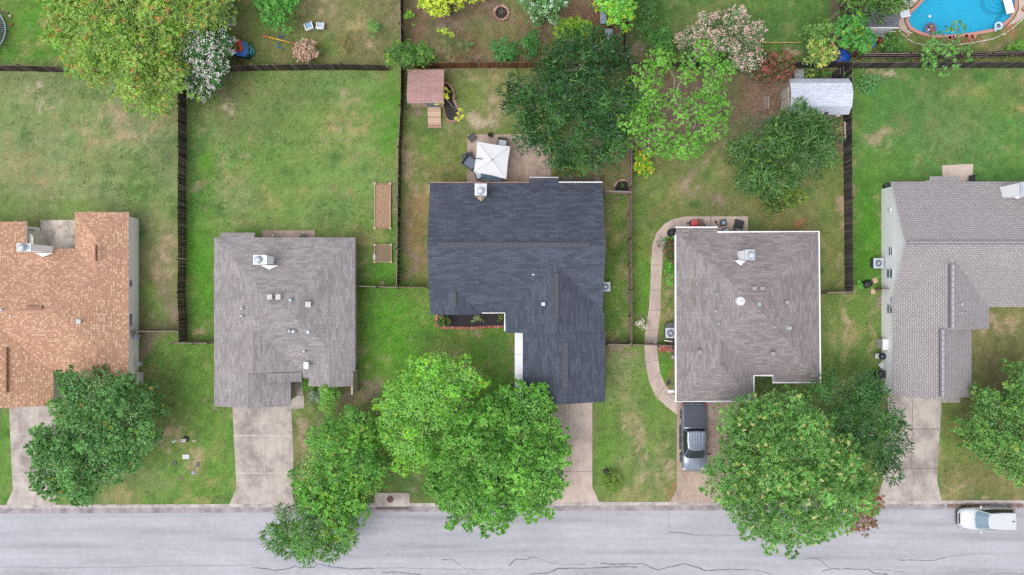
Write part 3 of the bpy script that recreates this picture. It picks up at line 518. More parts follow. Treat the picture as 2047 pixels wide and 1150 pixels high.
class House:
    def __init__(s, name, label, cat, mat, wall, trim, pitch, c, base=(0, 0)):
        s.t = thing(name, label, cat, P(*c)); s.mat, s.wall, s.trim, s.pitch = mat, wall, trim, pitch
        s.mat3 = CAP3[[k for k in RF if RF[k] is mat][0]]; s.roof, s.w, s.tr, s.cap = MB(), MB(), MB(), MB(); s.caps = []; s.k = 0; s.vd = VDT if mat is RF['tan'] else VDG if mat is RF['weath'] else DARKM
    def wing(s, x0, y0, x1, y1, ax='x', ends='gg', walls=True, eave=EAVE, inset=.3, tr=True):
        """photo rectangle at eave height; ends = (west,east) or (north,south): g gable, h hip, v valley into the next roof"""
        e = eave + .005 * s.k; s.k += 1
        X0, Y1 = XY(x0, y0, eave); X1, Y0 = XY(x1, y1, eave)          # Y1 north, Y0 south
        if ax == 'x': hf = (Y1-Y0)/2; L0, L1 = X0, X1; mid = (Y0+Y1)/2; T = lambda l, q, z: Vector((l, mid+q, z))
        else: hf = (X1-X0)/2; L0, L1 = Y1, Y0; mid = (X0+X1)/2; T = lambda l, q, z: Vector((mid+q, l, z))
        sg = 1 if L1 > L0 else -1; r = e + hf*s.pitch; off = {'g': 0, 'h': hf, 'v': -hf}
        R0, R1 = L0 + sg*off[ends[0]], L1 - sg*off[ends[1]]
        for q in (hf, -hf): slope(s.roof, [T(L0, q, e), T(L1, q, e), T(R1, 0, r), T(R0, 0, r)])
        for (L, R, k) in ((L0, R0, 0), (L1, R1, 1)):
            if ends[k] == 'h': slope(s.roof, [T(L, hf, e), T(L, -hf, e), T(R, 0, r)])
            if ends[k] == 'h':
                for q in (hf, -hf):
                    if s.mat not in (RF['grey'], RF['taupe']): s.hipcap(T(L, q, e), T(R, 0, r))
            if ends[k] == 'g':
                d = sg*inset*(1 if k == 0 else -1) if False else (sg*inset if k == 0 else -sg*inset)
                hi = hf - inset; s.w.face([T(L+d, hi, e-.1), T(L+d, -hi, e-.1), T(L+d, -hi, e+.05), T(L+d, 0, r-inset*s.pitch*0-.1), T(L+d, hi, e+.05)])
                for q in (hf, -hf):    # barge board
                    a, c = T(L, q, e), T(L, 0, r); dn = Vector((0, 0, -.16)); s.tr.face([a, c, c+dn, a+dn])
        s.hipcap(T(R0, 0, r), T(R1, 0, r))
        z = e - .012 - .002*s.k
        c4 = [T(L0, hf, z), T(L0, -hf, z), T(L1, -hf, z), T(L1, hf, z)]; xs = [p.x for p in c4]; ys = [p.y for p in c4]; o = .003*s.k
        if tr:
            ga = [(inset+.02 if ends[k] == 'g' else o) for k in (0, 1)]
            if ax == 'x': s.tr.box(min(xs)+ga[0], min(ys)+o, z-.15, max(xs)-ga[1], max(ys)-o, z)
            else: s.tr.box(min(xs)+o, min(ys)+ga[1], z-.15, max(xs)-o, max(ys)-ga[0], z)
        if walls:
            i = inset + .006*s.k; vy = lambda k: -.45 if ends[k] == 'v' else i
            if ax == 'x': s.w.box(min(xs)+vy(0), min(ys)+i, -.15, max(xs)-vy(1), max(ys)-i, z-.16)
            else: s.w.box(min(xs)+i, min(ys)+vy(1), -.15, max(xs)-i, max(ys)-vy(0), z-.16)
        return r
    def hipcap(s, a, b, w=.09, up=.008):
        d = b-a
        if d.length < .3: return
        n = Vector((-d.y, d.x, 0)).normalized()*w; dz = Vector((0, 0, -w*s.pitch*(.72 if abs(d.z) > .01 else 1)+.004)); u = Vector((0, 0, up))
        L = d.length
        for q in (n, -n):
            pts = [a+u, b+u, b+u+q+dz, a+u+q+dz]
            if (pts[1]-pts[0]).cross(pts[2]-pts[0]).z < 0: s.cap.face(pts[::-1], uv=[(0, 0), (w, 0), (w, L), (0, L)])
            else: s.cap.face(pts, uv=[(0, 0), (0, L), (w, L), (w, 0)])
        s.caps.append(s.cap); s.cap = MB()
    def ext(s, x0, x1, ye, yo, z=EAVE, ny=1):       # roof plane carried on beyond the eave line
        Xa, Ya = XY(x0, ye, z); Xb, _ = XY(x1, ye, z); _, Yo = XY(x0, yo, z); d = abs(Yo-Ya); zz = z-d*s.pitch
        slope(s.roof, [(Xa, Ya, z+.003), (Xb, Ya, z+.003), (Xb, Yo, zz), (Xa, Yo, zz)])
        s.tr.box(Xa+.01, min(Ya, Yo)+(.01 if Yo > Ya else .012), zz-.17, Xb-.01, max(Ya, Yo)-.01, zz-.012)
        s.w.box(Xa+.2, min(Ya, Yo)+(-.5 if Yo > Ya else .2), -.15, Xb-.2, max(Ya, Yo)-(.2 if Yo > Ya else -.5), zz-.2)
    def finish(s):
        s.w.build("wall", s.wall, s.t); r = s.roof.build("roof", s.mat, s.t); s.rf = r
        [q.build("ridge_cap", s.mat3, r) for q in s.caps]; s.tr.build("fascia", s.trim, s.t); return s.t
    def vent(s, x0, y0, x1, y1, z, hor=True, h=.07, mat=None):    # ridge vent strip with dark edges
        b = MB(); (X0, Y1), (X1, Y0) = XY(x0, y0, z), XY(x1, y1, z); z -= .03
        n = max(2, int(max(X1-X0, Y1-Y0)/.42)); u = 0
        for i in range(n):
            if hor: xa, xb = X0+(X1-X0)*i/n, X0+(X1-X0)*(i+1)/n-.04; b.box(xa, Y0+.09, z-.3, xb, Y1-.09, z+h-rnd.random()*.01, 0)
            else: ya, yb = Y0+(Y1-Y0)*i/n, Y0+(Y1-Y0)*(i+1)/n-.04; b.box(X0+.09, ya, z-.3, X1-.09, yb, z+h-rnd.random()*.01, 0)
        b.box(X0, Y0, z-.3, X1, Y1, z+h-.05, 1)
        return b.build("ridge_vent", [mat or s.mat2, s.vd], s.t)
    def pipe(s, px, py, z, r=.06, h=.35, mat=None, base=True):
        b = MB(); x, y = XY(px, py, z+.1); b.cyl((x, y), r, z-.4, z+h*.6, 10)
        if base: b.lathe((x, y, z), [(r*2.4, -.06), (r*1.3, .06), (r, .14)], 12)
        b.build("vent_pipe", mat or METAL, s.t)
    def boxvent(s, px, py, z, w=.4, mat=None, d=None):
        b = MB(); x, y = XY(px, py, z+.15); d = d or w; b.obox((x, y, z), (w*.8, d*.8, .3), 0); b.obox((x, y, z+.17), (w, d, .07), 0)
        b.build("roof_vent", mat or METAL, s.t, bevel=.01)
    def chimney(s, x0, y0, x1, y1, top, base, mat, capmat=None, rnd_=True, cricket=None, flue=None):
        b = MB(); (X0, Y1), (X1, Y0) = XY(x0, y0, top), XY(x1, y1, top); b.box(X0+.05, Y0+.05, base, X1-.05, Y1-.05, top-.08)
        o = b.build("chimney", mat, s.t); c = MB(); c.box(X0, Y0, top-.078, X1, Y1, top); c.box(X0+.12, Y0+.12, top, X1-.12, Y1-.12, top+.04); c.build("chimney_cap", capmat or METAL, o)
        fx, fy = flue or (.5, .5); x, y = X0+(X1-X0)*fx, Y0+(Y1-Y0)*fy; f = MB(); f.cyl((x, y), .17, top+.03, top+.38, 18); f.cyl((x, y), .25, top+.38, top+.42, 18); f.lathe((x, y, top+.42), [(.25, 0), (.2, .06), (.05, .1), (.001, .1)], 18)
        f.lathe((x, y, top), [(.3, .0), (.24, .1), (.17, .16)], 18); f.build("flue", METAL, o)
        if cricket:                        # saddle behind the chimney
            (ax, ay), (bx, by), tip, zc = cricket; q = MB(); A, B, T_ = P(ax, ay, zc), P(bx, by, zc), P(tip[0], tip[1], zc+.1); m = (A+B)/2+Vector((0, 0, .45))
            q.face([A, T_, m]); q.face([T_, B, m]); q.face([A, m, m-Vector((0,0,.8)), A-Vector((0,0,.4))]); q.face([m, B, B-Vector((0,0,.4)), m-Vector((0,0,.8))])
            q.build("chimney_saddle", mat, o)
        return o
    def gutter(s, path, z=EAVE, w=.13, mat=None, close=False):
        b = MB(); b.curb([XY(*p, z) for p in path], w, z-.13, z+.035, close); b.build("gutter", mat or TRIM, s.t)
def window(parent, c, size, wall_x, glass=WINDOW, frame=TRIM, axis='x', face=-1):
    """window on a wall; c=(y,z) for a wall at x, or (x,z) for a wall at y"""
    f, gl = MB(), MB(); w, h = size; t = .05
    def bx(mb, a0, z0, a1, z1, d0, d1):
        lo, hi = wall_x+face*d0, wall_x+face*d1
        if axis == 'x': mb.box(lo, a0, z0, hi, a1, z1)
        else: mb.box(a0, lo, z0, a1, hi, z1)
    a, z = c; bx(gl, a-w/2, z-h/2, a+w/2, z+h/2, .0, .02)
    for (p, q, r, s_) in ((a-w/2-t, z-h/2-t, a+w/2+t, z-h/2), (a-w/2-t, z+h/2, a+w/2+t, z+h/2+t), (a-w/2-t, z-h/2, a-w/2, z+h/2), (a+w/2, z-h/2, a+w/2+t, z+h/2), (a-w/2, z-.02, a+w/2, z+.02)): bx(f, p, q, r, s_, .0, .05)
    o = f.build("window", frame, parent); gl.build("pane", glass, o); return o
def garage_door(parent, px0, px1, y, z=2.15, mat=WHITE):
    b = MB(); x0, x1 = XY(px0, 800, EAVE)[0], XY(px1, 800, EAVE)[0]
    for k in range(4): b.box(x0, y-.03, .05+k*z/4, x1, y-.05, .05+(k+1)*z/4-.02)
    b.box(x0, y+.02, .03, x1, y-.03, z+.05); b.build("garage_door", mat, parent)
def south(py, h=EAVE, inset=.3): return XY(0, py, h)[1] + inset
CAPM = {k: shingle(k+"_ridge_tiles", a, b_, d, .35, .35, blotch=.04, mortar=.02) for k, a, b_, d in (("slate", C(94,100,113), C(80,85,97), C(54,57,66)), ("weath", C(184,182,190), C(160,156,164), C(120,118,128)), ("tan", C(190,146,122), C(172,130,108), C(120,86,72)), ("grey", C(176,170,172), C(150,144,148), C(110,106,110)))}

# house 1: tan roof at the left edge
h = House("house", "house with terracotta tan shingle roof at the left edge", "house", RF['tan'], WALLC, TRIM, .42, (60, 620))
h.mat2 = CAPM['tan']
h.wing(-260,497,257,745,'x','gh'); h.wing(150,424,257,497,'y','hv'); h.wing(-70,443,53,497,'y','hv'); h.wing(-88,745,107,811,'y','vg')
h.wing(150,745,257,768,'y','vg')
h.finish()
h.vent(188.5,490,190.5,522,4.12,False,.04); h.vent(52,612,83,618,4.72,True,.03); h.vent(10,695,12,785,4.12,False,.04)
h.boxvent(157,643,3.9,.35,GREYT)
h.pipe(3,620,4.6); h.pipe(22,632,4.4,.05)
h.chimney(33,487,62,503,5.9,2.6,WALLW,cricket=((70,506),(106,506),(86,514),3.0),flue=(.5,.5))
wx = XY(257,600,EAVE)[0]-.3
for (y, w, z) in ((640,.9,1.75),(567,.45,1.75)): window(h.t, (XY(0,y,1.5)[1], z), (w,.9), wx+.0-.02, face=1)
garage_door(h.t, -60, 90, south(811)); window(h.t, (XY(200,0)[0], 1.5), (1.2,1.1), south(768)+.02, axis='y')
b = MB(); x, y = XY(275,672,1); b.box(x-.1,y-.2,.8,x+.12,y+.15,1.5); b.tube([(x,y,0),(x,y,2.3)],.03); b.build("meter_box", METAL, h.t)
b = MB(); x, y = XY(277,728,1); b.box(x-.1,y-.15,.6,x+.14,y+.15,1.2); b.build("utility_box", GREYT, h.t)
b = MB(); x, y = XY(279,757,.5); b.box(x-.25,y-.45,.0,x+.1,y+.5,.8); b.build("cable_box", CREAM, h.t)
b = MB(); (X0,Y1),(X1,Y0) = XY(53,460,1.2),XY(80,505,1.2); b.prism([(X0,Y0),(X1,Y0),(X1,Y1-.6),(X1-.5,Y1),(X0,Y1)],0,2.2); b.build("bay_wall", CREAM, h.t)
window(h.t, ((X0+X1)/2-.2, 1.5), (.6,.9), Y1+.02, glass=GLASSD, axis='y', face=1)

# house 2: grey shingle hip roof
h = House("house", "house with pale grey hip roof and small rear patio, left of the dark roof", "house", RF['grey'], TAN, GREYT, .42, (570, 620))
h.mat2 = CAPM['grey']
h.wing(428,475,710,742,'x','hh'); h.wing(428,742,603,743,'y','vg'); h.wing(428,743,581,812,'y','vg',inset=.3); h.wing(617,742,706,772,'y','vg')
h.ext(440,508,475,465); h.ext(603,617,742,757)
e = EAVE+.02; xr = XY(603,750,EAVE)[0]; xl = XY(540,750,EAVE)[0]; ya, yb = XY(0,744,EAVE)[1], XY(0,763,EAVE)[1]
slope(h.roof, [(xl,ya,e+(xr-xl)*h.pitch),(xr,ya,e),(xr,yb,e),(xl,yb,e+(xr-xl)*h.pitch)]); h.w.box(xl+.3,yb+.3,0,xr-.25,ya+.5,2.4); h.tr.box(xl+.02,yb+.02,e-.18,xr-.02,ya,e-.02)
h.w.face([(xl,yb+.1,e),(xr,yb+.1,e),(xl,yb+.1,e+(xr-xl)*h.pitch-.05)])
h.finish()
h.chimney(506,510,533,529,5.6,3.0,WALLW,cricket=((522,531),(557,531),(538,539),3.9),flue=(.42,.5))
h.boxvent(539,594,4.85,.38,GREYT); h.boxvent(556,594,4.85,.38,GREYT); h.boxvent(616,609,4.2,.42,GREYT); h.boxvent(612,731,3.4,.36,TRIM,.5)
for p in ((580,600,4.6,.07),(483,617,3.9,.05),(483,632,3.9,.05),(578,662,4.3,.05),(586,663,4.2,.08),(616,664,4.0,.09),(608,703,3.5,.05)): h.pipe(*p)
garage_door(h.t, 450, 562, south(812)); window(h.t, (XY(662,0)[0]-.0, 1.5), (1.3,1.1), south(772)+.02, axis='y')
b = MB(); x, y = XY(714,760,0); b.box(x-.1,y-.9,0,x+.05,y+.9,2.2); b.build("side_wall", TAN, h.t)

# house 3: charcoal roof
h = House("house", "house with dark charcoal shingle roof and white metal strip beside the garage", "house", RF['slate'], BRICKW, GREYT, .5, (1035, 585))
h.mat2 = CAPM['slate']
h.wing(860,365.5,1204,627,'x','gg'); h.wing(1010,627,1208,665,'y','vg'); h.wing(1045,665,1210,803,'y','gg'); h.wing(859,627,960,629,'y','vg')
h.ext(1058,1117,365.5,356,EAVE)
h.finish()
h.vent(875,484,1180,496,5.16); h.vent(1106,546,1118,638,4.58,False); h.vent(1124,685,1136,775,4.24,False); h.vent(903,585,912,615,3.6,False)
h.chimney(949,367,973,391,4.9,2.5,TAN,capmat=METAL,cricket=((950,392),(973,391),(962,403),3.4),flue=(.5,.38))
for p in ((1066,549,3.9,.08),(1086,608,4.0,.0),(1096,634,3.9,.1)):
    if p[3]: h.pipe(*p)
    else: h.boxvent(1086,608,4.0,.26,METAL)
for p in ((1141,376),(910,474),(1133,468),(1182,466),(1131,526),(1176,529),(1098,580),(1180,641)): 
    z = 4.9 if 440 < p[1] < 545 else (2.9 if p[1] < 400 else 4.2 if p[0] < 1120 else 3.3); h.pipe(p[0],p[1],z,.045,.25,DARKM,False)
b = MB(); (X0,Y1),(X1,Y0) = XY(1029,664,2.5),XY(1046,796,2.5)
for k in range(3): b.box(X0,Y0+(Y1-Y0)*k/3+.01,2.42,X1,Y0+(Y1-Y0)*(k+1)/3-.01,2.52)
b.build("metal_side_roof", WHITE, h.t); b = MB()
for k in range(4): y = Y0+.3+(Y1-Y0-.6)*k/3; b = MB(); b.box(X0+.08,y-.06,0,X0+.2,y+.06,2.42); b.build("post", WHITE, h.t)
h.gutter([(1117,365),(1204,365)],2.56); h.gutter([(860,365),(1058,365)],2.56,.08,EDGE); h.gutter([(1058,355),(1117,355)],2.36,.08,GREYT); h.gutter([(963,625.5),(1009,625.5),(1009,662)],2.6,.1)
garage_door(h.t, 1065, 1190, south(803)); window(h.t, (XY(935,0)[0],1.5),(1.5,1.2),south(627)+.02,axis='y')
for px in (900,1000,1150): window(h.t, (XY(px,0)[0],1.5),(1.1,1.1),XY(0,365.5,EAVE)[1]-.3-.01,axis='y',face=1)

# house 4: taupe hip roof with white gutters
h = House("house", "house with taupe hip roof outlined by white gutters, above the pickup", "house", RF['taupe'], TAN, TRIM, .42, (1495, 620))
h.mat2 = CAPM['grey']
h.wing(1350.5,464,1637,751,'x','hh'); h.wing(1351.5,751,1507,802,'y','vh'); h.wing(1545,751,1639,765,'y','vh')
h.ext(1353,1434,464,455)
h.finish()
h.gutter([(1350,470),(1351,803),(1507,802),(1507,751),(1545,751),(1545,765),(1640,765),(1637,463),(1434,464)],2.62,.12)
h.gutter([(1350,454.5),(1434,454.5)],2.48,.1)
h.chimney(1489,499,1509,520,5.6,3.2,WALLW,cricket=((1469,521),(1491,522),(1481,531),4.2),flue=(.6,.45))
b = MB(); x, y = XY(1482,602,4.8); b.lathe((x,y,4.3),[(.36,0),(.34,.35),(.3,.48),(.15,.56),(.001,.58)],24); q = b.build("solar_tube", TRIM, h.t)
b = MB(); b.box(x-.12,y-.1,4.87,x+.12,y+.1,4.9); b.build("vent_motor", GREYT, q)
for (px, py, z) in ((1508,577,4.6),(1524,577,4.6),(1574,605,4.1),(1399,704,3.6),(1545,708,4.0)): h.boxvent(px,py,z,.33,CAPM['grey'],.28)
for p in ((1433,588,4.4,.05),(1431,622,4.4,.05),(1437,647,4.3,.05),(1518,608,4.8,.09),(1548,654,4.3,.05),(1579,656,3.9,.09),(1545,612,4.4,.03),(1611,705,3.0,.03)): h.pipe(*p)
garage_door(h.t, 1370, 1490, south(802)); window(h.t, (XY(1592,0)[0],1.5),(1.4,1.1),south(765)+.02,axis='y')
b = MB(); p = P(1345,782,.0); b.tube([(p.x+.28,p.y,2.5),(p.x+.25,p.y,.15),(p.x-.05,p.y,.06)],.05); b.box(p.x-.42,p.y-.12,.03,p.x+.1,p.y+.1,.12); b.build("downspout", TRIM, h.t)

# house 5: weathered roof and white gable wall
h = House("house", "house with weathered grey-brown roof and long white side wall at the right edge", "house", RF['weath'], WALLW, TRIM, .5, (1900, 600))
h.mat2 = CAPM['weath']
h.wing(1782,363,2260,614,'x','gg'); h.wing(1785,614,1977,657,'y','vg',inset=.184); h.wing(1785.5,657,1942,793,'y','vg' if False else 'gg',inset=.158); 
h.ext(1863,1920,363,352)
_x = XY(1785,640,EAVE)[0]+.192; _y = XY(0,657,EAVE)[1]; h.w.box(_x, _y-.6, -.15, _x+3, _y+.6, 2.43)
h.finish()
for (x0,y0,x1,y1,z) in ((1900,528,1910,656,4.72),(1880,658,1890,793,4.3)): h.vent(x0,y0,x1,y1,z,False)
h.vent(1815,481,2150,488,5.1)
h.chimney(2040,364,2075,390,5.7,2.8,WALLW,cricket=((2022,391),(2048,391),(2034,398),3.6))
for p in ((1812,372.5,2.8,.05),(1857,456,4.6,.05),(1881,515,4.4,.05),(1839,531,4.0,.05),(1943,543,3.9,.05),(1953,541,3.9,.07),(1919,598,4.1,.04),(1923,608,4.0,.09),(1921,625,4.1,.05),(1928,626,4.0,.05)): h.pipe(*p)
wx = XY(1782,500,EAVE)[0]+.3+.006
for (y, a, zz, hh) in ((503,.55,1.75,.75),(547,.62,1.6,1.1),(618,.6,1.6,1.0),(600,.35,2.0,.4)):
    window(h.t, (XY(0,y,zz)[1], zz), (a,hh), wx, face=-1)
garage_door(h.t, 1800, 1925, south(793))
b = MB(); x = wx; y = XY(0,420,1.8)[1]; b.box(x-.12,y-.12,1.5,x+.01,y+.12,1.85); b.build("wall_lamp", TRIM, h.t)

# ---------------------------------------------------------------- sheds
t = thing("garden_shed", "shed with white gambrel shingle roof beside the wooden fence", "shed", P(1635,200))
WSH = shingle("white_shingles", C(216,223,238), C(212,219,234), C(202,209,224), .6, .24, blotch=.03, fleck=.08)
kx0, kx1 = XY(1582,0,2.9)[0], XY(1706,0,2.9)[0]
yN, yS = XY(0,157,2.0)[1], XY(0,229,2.0)[1]; ym = (yN+yS)/2; prof = [(yN,1.95),(yN-.5,2.62),(ym,2.9),(yS+.5,2.62),(yS,1.95)]
b = MB()
for (ya,za),(yb,zb) in zip(prof[:-1],prof[1:]): slope(b, [(kx0,ya,za),(kx1,ya,za),(kx1,yb,zb),(kx0,yb,zb)])
r_ = b.build("roof", WSH, t); b = MB(); pr = [(yN-.12,-.1),(yN-.12,1.95),(yN-.55,2.55),(ym,2.84),(yS+.55,2.55),(yS+.12,1.95),(yS+.12,-.1)]
for x in (kx0+.1, kx1-.1): b.face([(x,y,z) for y,z in pr])
b.box(kx0+.13,yS+.125,-.1,kx1-.13,yN-.125,1.93); b.build("wall", TAN, t)
b = MB(); b.box(kx0+.05,ym-.75,.05,kx0+.1,ym-.02,2.0); b.box(kx0+.05,ym+.02,.05,kx0+.1,ym+.75,2.0); b.build("door", CREAM, t)
b = MB(); x, y = XY(1653,226,2.4); b.cyl((x,y),.08,2.1,2.5,10); b.build("roof_vent", DARKM, t)
b = MB(); b.box(kx1-.7,yS+.02,.9,kx1-.4,yS+.12,1.2); b.build("wall_bracket", TRIM, t)

t = thing("garden_shed", "shed with faded red shingle roof and timber steps", "shed", P(850,180))
RSH = shingle("red_shingles", C(190,154,150), C(180,142,138), C(164,126,124), .7, .2, blotch=.1)
(X0,Y1),(X1,Y0) = XY(814,136,2.6),XY(887,206,2.6); ym = Y0+.55*(Y1-Y0)*0+.75
b = MB(); zr = 2.95; ym = Y0+.62
slope(b, [(X0,Y0,2.62),(X1,Y0,2.62),(X1,ym,zr),(X0,ym,zr)]); slope(b, [(X0,Y1,2.1),(X1,Y1,2.1),(X1,ym,zr),(X0,ym,zr)]); b.build("roof", RSH, t)
b = MB(); b.box(X0+.05,Y0+.02,2.45,X1-.05,Y0+.06,2.62); b.box(X0,Y0+.02,2.05,X0+.04,Y1-.02,2.15); b.build("fascia", CREAM, t)
b = MB(); b.box(X0+.15,Y0+.12,.1,X1-.15,Y1-.12,2.1); b.face([(X0+.15,Y0+.12,2.1),(X1-.15,Y0+.12,2.1),(X1-.15,Y0+.12,2.58),(X0+.15,Y0+.12,2.58)])
b.build("wall", PWOOD, t)
xc = XY(869,0)[0]; b = MB(); b.box(xc-.5,Y0+.06,.2,xc+.5,Y0+.12,2.2); o = b.build("door", plain("blue_grey_door", C(120,140,160), .6), t)
b = MB(); ys0 = Y0+.12
for k in range(8): b.box(xc-.52,ys0-.02-.165*(k+1),.1,xc+.52,ys0-.035-.165*k,.62-.065*k)
b.build("ramp", PWOOD, t)
b = MB(); yb = ys0-.165*8-.04; b.box(xc-.56,yb-.24,0,xc+.56,yb,.1); b.build("bottom_step", EDGE, t)

t = thing("garden_shed", "grey roofed shed half hidden beside the swimming pool", "shed", P(1762,50))
GS = shingle("dark_grey_shingles", C(120,120,130), C(104,104,114), C(90,90,98), .6, .2)
(X0,Y1),(X1,Y0) = XY(1728,12,2.4),XY(1796,56,2.4); ym = (Y0+Y1)/2; b = MB()
xm = X0+1.2; slope(b, [(X0,Y0,2.4),(X1,Y0,2.4),(X1,Y1,2.9),(X0,Y1,2.9)]); b.build("roof", GS, t)
b = MB(); b.box(X0+.15,Y0+.1,0,X1-.15,Y1-.1,2.3); b.build("wall", WHITE, t); b = MB(); b.box(X0,Y0-.02,2.2,X1,Y0+.04,2.42); b.build("fascia", TRIM, t)
b = MB(); b.box(X0+.2,Y0-.0,.05,X0+1.3,Y0+.09,1.9); b.build("door", CREAM, t)

t = thing("house", "corner of a grey roof under the orange-tipped tree at the top", "house", P(430,-10))
b = MB(); (X0,Y1),(X1,Y0) = XY(200,-160,2.6),XY(447,36,2.6); xm = (X0+X1)/2
for (a, q, c_, d) in ((X0,Y0,X1,Y0),): 
    hf = (Y1-Y0)/2; ymid = (Y0+Y1)/2; zr = 2.6+.35*hf
    slope(b, [(X0,Y0,2.6),(X1,Y0,2.6),(X1-hf,ymid,zr),(X0+hf,ymid,zr)]); slope(b, [(X0,Y1,2.6),(X1,Y1,2.6),(X1-hf,ymid,zr),(X0+hf,ymid,zr)])
    slope(b, [(X1,Y0,2.6),(X1,Y1,2.6),(X1-hf,ymid,zr)]); slope(b, [(X0,Y0,2.6),(X0,Y1,2.6),(X0+hf,ymid,zr)])
b.build("roof", RF['grey'], t); b = MB(); b.box(X0+.3,Y0+.3,-.1,X1-.3,Y1-.3,2.45); b.build("wall", CREAM, t); b = MB(); b.box(X0+.01,Y0+.01,2.45,X1-.01,Y1-.01,2.59); b.build("fascia", TRIM, t)

# ---------------------------------------------------------------- fences
def fence(label, pts, wood, side=1, hgt=1.83, missing=(), pw=.14, gap=.012, group="wooden privacy fences", name="wooden_fence", rail=True, jit=.02, lean=0.0):
    """pickets along a ground path (photo pixels); rails and posts on the side given"""
    W = [Vector(XY(*p)) for p in pts]; t = thing(name, label, "fence", (W[0].x, W[0].y, 0), group); pk, rl = MB(), MB()
    r = random.Random(hash(label) % 999 if False else len(label)*7)
    for a, c in zip(W[:-1], W[1:]):
        d = c-a; L = d.length; u = d/L; n = Vector((-u.y, u.x))*side; k = 0; s = 0.0; ang = math.atan2(u.y, u.x)
        while s+pw < L+.01:
            m = a+u*(s+pw/2)+Vector((0,0))*0; hh = hgt+r.uniform(-jit, jit); ln = r.uniform(-.012, .012)
            if r.random() > .004: pk.obox((m.x+n.x*ln, m.y+n.y*ln, hh/2-.03), (pw-.002, .018, hh), ang+r.uniform(-.02, .02))
            s += pw+gap*r.uniform(.3, 2.0)
        if rail:
            for z in (.35, 1.0, 1.6):
                q = (a+c)/2+n*.045; rl.obox((q.x, q.y, z), (L, .04, .09), ang)
        np_ = max(1, round(L/2.4))
        for i in range(np_+1):
            q = a+u*(L*i/np_)+n*.1; po = MB(); po.obox((q.x, q.y, hgt/2-.02), (.09, .09, hgt+.02), ang); po.build("post", RAILW, t)
    pk.build("pickets", wood, t)
    if rail: rl.build("rail", RAILW, t)
    return t
fence("dark stained picket fence left of the orange-tipped tree, along the trampoline yard", [(-60,141),(0,142),(60,143),(135,145)], DWOOD, 1)
fence("dark picket fence running behind the grey-roofed house between tree and round bush", [(362,145),(470,143),(560,141),(690,140),(780,142)], DWOOD, 1)
fence("long dark fence dividing the tan-roofed yard from the grey-roofed yard", [(372,145),(373,300),(372,420),(373,520),(371,585),(374,640),(374,679)], DWOOD, -1)
fence("dark weathered fence between the raised garden beds and the charcoal-roofed yard", [(805,-40),(806.5,60),(807.5,140),(806.5,220),(802.5,300),(801,400),(800,500),(799,572)], DWOOD, -1)
fence("newer reddish cedar fence above the red shed", [(808,137),(960,136),(1058,136.5)], CWOOD, 1, group=None)
fence("shaded cedar fence hidden under the large dark oak", [(1058,136.5),(1160,136),(1250,136)], CWOOD, 1, group=None)
fence("dark fence between the leaf-littered yard and the shaded green lawn at the top", [(1246,-40),(1246,60),(1246,136)], DWOOD, 1)
fence("weathered fence with exposed rails between the charcoal roof and the white-guttered roof", [(1258,136),(1258,300),(1257,380),(1257,480),(1258,580),(1258,685)], planks("brown_grey_pickets", C(128,112,100), C(146,130,118), C(160,146,134)), -1)
fence("dark fence between the sparse green tree and the pale crape myrtle yard", [(1250,136),(1400,136),(1560,136),(1695,135)], GWOOD, 1)
fence("grey weathered fence to the right of the white shed", [(1687,136),(1686,200),(1686,300),(1687,400),(1688,500),(1689,582)], GWOOD, 1)
fence("grey picket fence along the bottom edge of the pool yard", [(1700,137),(1800,136),(1920,136),(2047,136),(2120,136)], GWOOD, 1)
fence("older fence with its rails showing, closest to the swimming pool", [(1714,117),(1800,116.5),(1870,116),(1960,115),(2047,113),(2110,112)], GWOOD, -1)
fence("fence from the top of the photo down to the cream-leaved shrub", [(1662,-40),(1661,50),(1661,125)], RAILW, 1, group=None)
gl = "fence panels beside the houses"
fence("grey fence panel between the tan-roofed house and the long dark fence", [(270,660),(300,660),(372,659)], RAILW, -1, group=gl)
fence("weathered fence panel at the left wall of the pale grey-roofed house", [(357,682),(400,683),(428,682)], RAILW, -1, group=gl)
fence("fence panel joining the pale grey-roofed house to the charcoal-roofed house", [(708,571),(760,572.5),(800,574),(857,574)], RAILW, -1, group=gl)
fence("short grey gate panel above the side lawn, by the black mulch planter", [(1205,386),(1256,388)], GREYT, -1, group=gl)
fence("fence panel crossing the curved path beside the white-guttered roof", [(1210,686),(1258,686),(1310,687),(1350,689)], RAILW, -1, group=gl)
fence("fence panel between the white-guttered roof and the grey weathered fence", [(1640,584),(1689,583)], RAILW, -1, group=gl)
fence("low dark fence panel against the long white wall", [(1748,577),(1775,577)], DWOOD, -1, group=gl, hgt=1.5)
# board fence section between the two right yards
fence("brown board gate beside the blue tarpaulin", [(1696,115),(1712,115)], CWOOD, 1, group=None, hgt=1.8)
